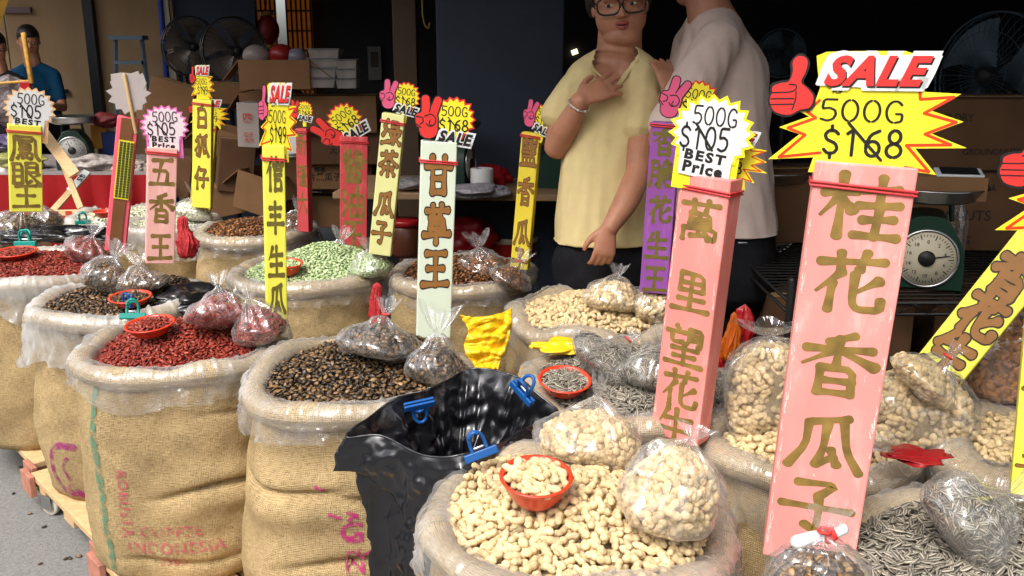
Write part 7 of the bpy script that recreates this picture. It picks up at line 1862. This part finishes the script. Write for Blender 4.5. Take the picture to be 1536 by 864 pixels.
def man():
    D = 3.12; A = lambda px, py, dd=0.: at(px, py, D + dd)
    o = thing('person', 'person in a white T-shirt and black jeans seen from behind the shoulder', 'person', (A(1085, 400)[0], A(1085, 400)[1], 0))
    mb = MB(); f = nrm((-.92, .35, -.05)); r = nrm(np.cross(f, (0, 0, 1))); u = np.cross(r, f); hk = .25
    hc = A(1048, -46, .05); g, M = head_(mb, hc, hk, f, r, u, 1.08)
    tube(mb, [hc - u * .06 - f * .02, A(1062, 10, .05), A(1072, 45, .06)], [(.07, .07), (.074, .072), (.095, .09)], 18, ref=(0, 1, 0))
    sN, sF = A(1082, 62, -.06), A(1040, 62, .22)
    tube(mb, [sF, A(1068, 50, .08), sN], [.06, .085, .066], 18, 14, ref=(0, 0, 1))
    T = lambda P, a, b: tube(mb, P, list(zip(a, b)), 26, 26, ref=(.5, .85, 0), exp=2.3)
    T([A(1090, 400, .08), A(1086, 320, .08), A(1082, 220, .08), A(1080, 140, .08), A(1074, 60, .08)], [.135, .138, .136, .138, .085], [.13, .13, .125, .12, .08])
    eN, wN = A(994, 212, -.14), A(1004, 140, -.10)
    tube(mb, [sN, (sN + eN) / 2, eN], [.066, .058, .048], 16, 14); tube(mb, [eN, (eN + wN) / 2, wN], [.048, .044, .031], 16, 14)
    hand(mb, wN, A(994, 85, -.06) - wN, (.9, .4, 0), (-.3, 1, 0), .95, (.15, .18, .2, .25), .06, .4)
    eF = A(1000, 190, .28); tube(mb, [sF, (sF + eF) / 2, eF], [.06, .055, .045], 14, 12); tube(mb, [eF, A(1000, 150, .2)], [.045, .03], 12, 10)
    for s, px in ((-1, 1065), (1, 1110)):
        h = A(px, 405, .08); k = np.array((h[0], h[1], .44)); a = np.array((h[0], h[1] + .02, .07)); tube(mb, [h + (0, 0, .02), k, a], [.09, .062, .042], 14, 14); tube(mb, [a + (.03, 0, -.03), a + (-.06, 0, -.04), a + (-.15, 0, -.045)], [(.036, .034), (.042, .03), (.036, .02)], 12, 10, ref=(0, 0, 1))
    b, V, N = remesh(mb, .006, 2); part('body', b, [M_SKIN2], o)
    mb = MB()
    T([A(1091, 362, .08), A(1086, 300, .08), A(1082, 220, .08), A(1081, 150, .08), A(1078, 100, .08), A(1071, 52, .08)], [.166, .164, .160, .164, .158, .10], [.158, .156, .150, .148, .140, .10])
    tube(mb, [sF + (0, 0, -.003), A(1070, 46, .08), sN + (0, 0, -.003)], [.068, .09, .078], 18, 14, ref=(0, 0, 1))
    tube(mb, [sN, sN + (eN - sN) * .45, sN + (eN - sN) * .86], [.080, .080, .074], 18, 12); tube(mb, [sF, sF + (eF - sF) * .6], [.07, .07], 16, 8)
    b, V, N = remesh(mb, .008, 3); cloth(b, V, N, 25, .0075, (18, 42), (1, 1, .6)); hem(b, A(1091, 350)[2]); part('tshirt', b, [M_SHIRT_W], o)
    mb = MB(); T([A(1092, 335, .08), A(1092, 380, .08), A(1092, 425, .08)], [.148, .156, .16], [.138, .148, .15])
    for s, px in ((-1, 1065), (1, 1112)):
        h = A(px, 405, .08); tube(mb, [h + (0, 0, .04), (h[0], h[1], .44), (h[0], h[1] + .02, .08)], [.115, .085, .068], 16, 16)
    b, V, N = remesh(mb, .009, 3); cloth(b, V, N, 29, .005, (20, 50)); part('jeans', b, [M_JEAN], o)
    mb = MB(); ball(mb, hc - f * .010 + u * .03, np.array((.36, .41, .41)) * hk, 28, 18, rot=M); V = mb.V[0]; d = (V - hc) @ M / hk; face = np.clip((d[:, 1] - .0) / .3, 0, 1) * np.clip((.22 - d[:, 2]) / .14, 0, 1); mb.V[0] = V - face[:, None] * f * .12; part('hair', mb, [M_HAIR], o)
    mb = MB(); P = A(1108, 364, -.075); tube(mb, [P, P + (.035, .004, .0), P + (.07, .02, .004)], [(.003, .002)] * 3, 6); part('pocket_edge', mb, [M_WHITE], o)
    return o
man()
def far_person(px, py, Y, k, shirt, label, seed, lean=0):
    """head centre (px, py); a standing figure behind the red clothed table"""
    H = aty(px, py, Y); o = thing('person', label, 'person', (H[0], Y, 0)); f = nrm((.5, -.85, -.25)); r = nrm(np.cross(f, (0, 0, 1))); u = np.cross(r, f); mb = MB(); hk = .235 * k
    g, M = head_(mb, H, hk, f, r, u); z = H[2]
    nb = H + np.array((.0, .02, -.19 * k)); tube(mb, [H - u * .05, nb], [.055, .06], 12)
    hip = np.array((H[0] + .03 + lean, Y + .03, z - .72 * k)); sh = nb + (0.0, .01, -.03)
    T = lambda P, a, b: tube(mb, P, list(zip(a, b)), 20, 18, ref=(0, -1, 0), exp=2.3)
    T([hip, (hip + sh) / 2, sh + (0, 0, -.12), sh], [.15 * k, .145 * k, .15 * k, .08 * k], [.11 * k, .11 * k, .11 * k, .07 * k])
    arms = []
    for s in (-1, 1):
        S = sh + (s * .16 * k, 0, -.05 * k); E = S + (s * .05, -.03, -.26 * k); Wp = E + (-s * .04 + .06, -.2, .02); arms.append((S, E, Wp)); tube(mb, [S, (S + E) / 2, E], [.05 * k, .045 * k, .038 * k], 12, 10); tube(mb, [E, Wp], [.038 * k, .027 * k], 12, 8); hand(mb, Wp, (Wp - E), (-s, 0, .6), (0, 0, -1), .9 * k)
        h = hip + (s * .07, 0, 0); tube(mb, [h, (h[0], h[1], .42), (h[0], h[1], .06)], [.08, .055, .04], 12, 10); tube(mb, [(h[0], h[1] + .04, .04), (h[0], h[1] - .14, .03)], [.036, .03], 10)
    b, V, N = remesh(mb, .007, 2); part('body', b, [M_SKIN2], o)
    mb = MB(); T([hip + (0, 0, -.03), (hip + sh) / 2, sh + (0, 0, -.12), sh + (0, 0, .01)], [.168 * k, .16 * k, .165 * k, .085 * k], [.125 * k, .125 * k, .122 * k, .078 * k])
    tube(mb, [arms[0][0], sh, arms[1][0]], [.058 * k, .07 * k, .058 * k], 14, 12, ref=(0, 0, 1))
    for S, E, Wp in arms: tube(mb, [S, S + (E - S) * .72], [.058 * k, .056 * k], 14, 8)
    b, V, N = remesh(mb, .009, 3); cloth(b, V, N, seed, .005); part('tshirt', b, [shirt], o)
    mb = MB()
    for s in (-1, 1): h = hip + (s * .07, 0, 0); tube(mb, [h + (0, 0, .04), (h[0], h[1], .42), (h[0], h[1], .09)], [.10, .075, .06], 12, 12)
    b, V, N = remesh(mb, .01, 2); part('trousers', b, [M_JEAN], o)
    mb = MB(); ball(mb, H - f * .010 + u * .035, np.array((.37, .41, .41)) * hk, 24, 16, rot=M); V = mb.V[0]; d = (V - H) @ M / hk; face = np.clip((d[:, 1] - .05) / .3, 0, 1) * np.clip((.22 - d[:, 2]) / .14, 0, 1); mb.V[0] = V - face[:, None] * f * .11; part('hair', mb, [M_HAIR], o)
    for s in (-1, 1):
        mb = MB(); ball(mb, g(s * .15, .30, .015), np.array((.06, .05, .03)) * hk, 10, 8, rot=M); e = part('eye', mb, [M_EYE], o); mb = MB(); ball(mb, g(s * .15, .342, .015), np.array((.026, .012, .026)) * hk, 8, 6, rot=M); part('iris', mb, [M_IRIS], e)
    mb = MB(); tube(mb, [g(-.1, .32, -.23), g(0, .362, -.235), g(.1, .32, -.23)], [.01 * hk, .026 * hk, .01 * hk], 8, 10, ref=u); part('lips', mb, [M_LIP], o)
far_person(43, 62, 6.85, .86, mat('teal_blue_tshirt', lin((20, 66, 96)), .9, .08, 30, spec=.1), 'person in a blue T-shirt with short black hair at the back left', 41)
far_person(-8, 72, 6.6, .88, mat('black_tshirt', (.012, .012, .014), .9, .1, 30, spec=.1), 'person in a black shirt cut off by the left edge', 47, .04)
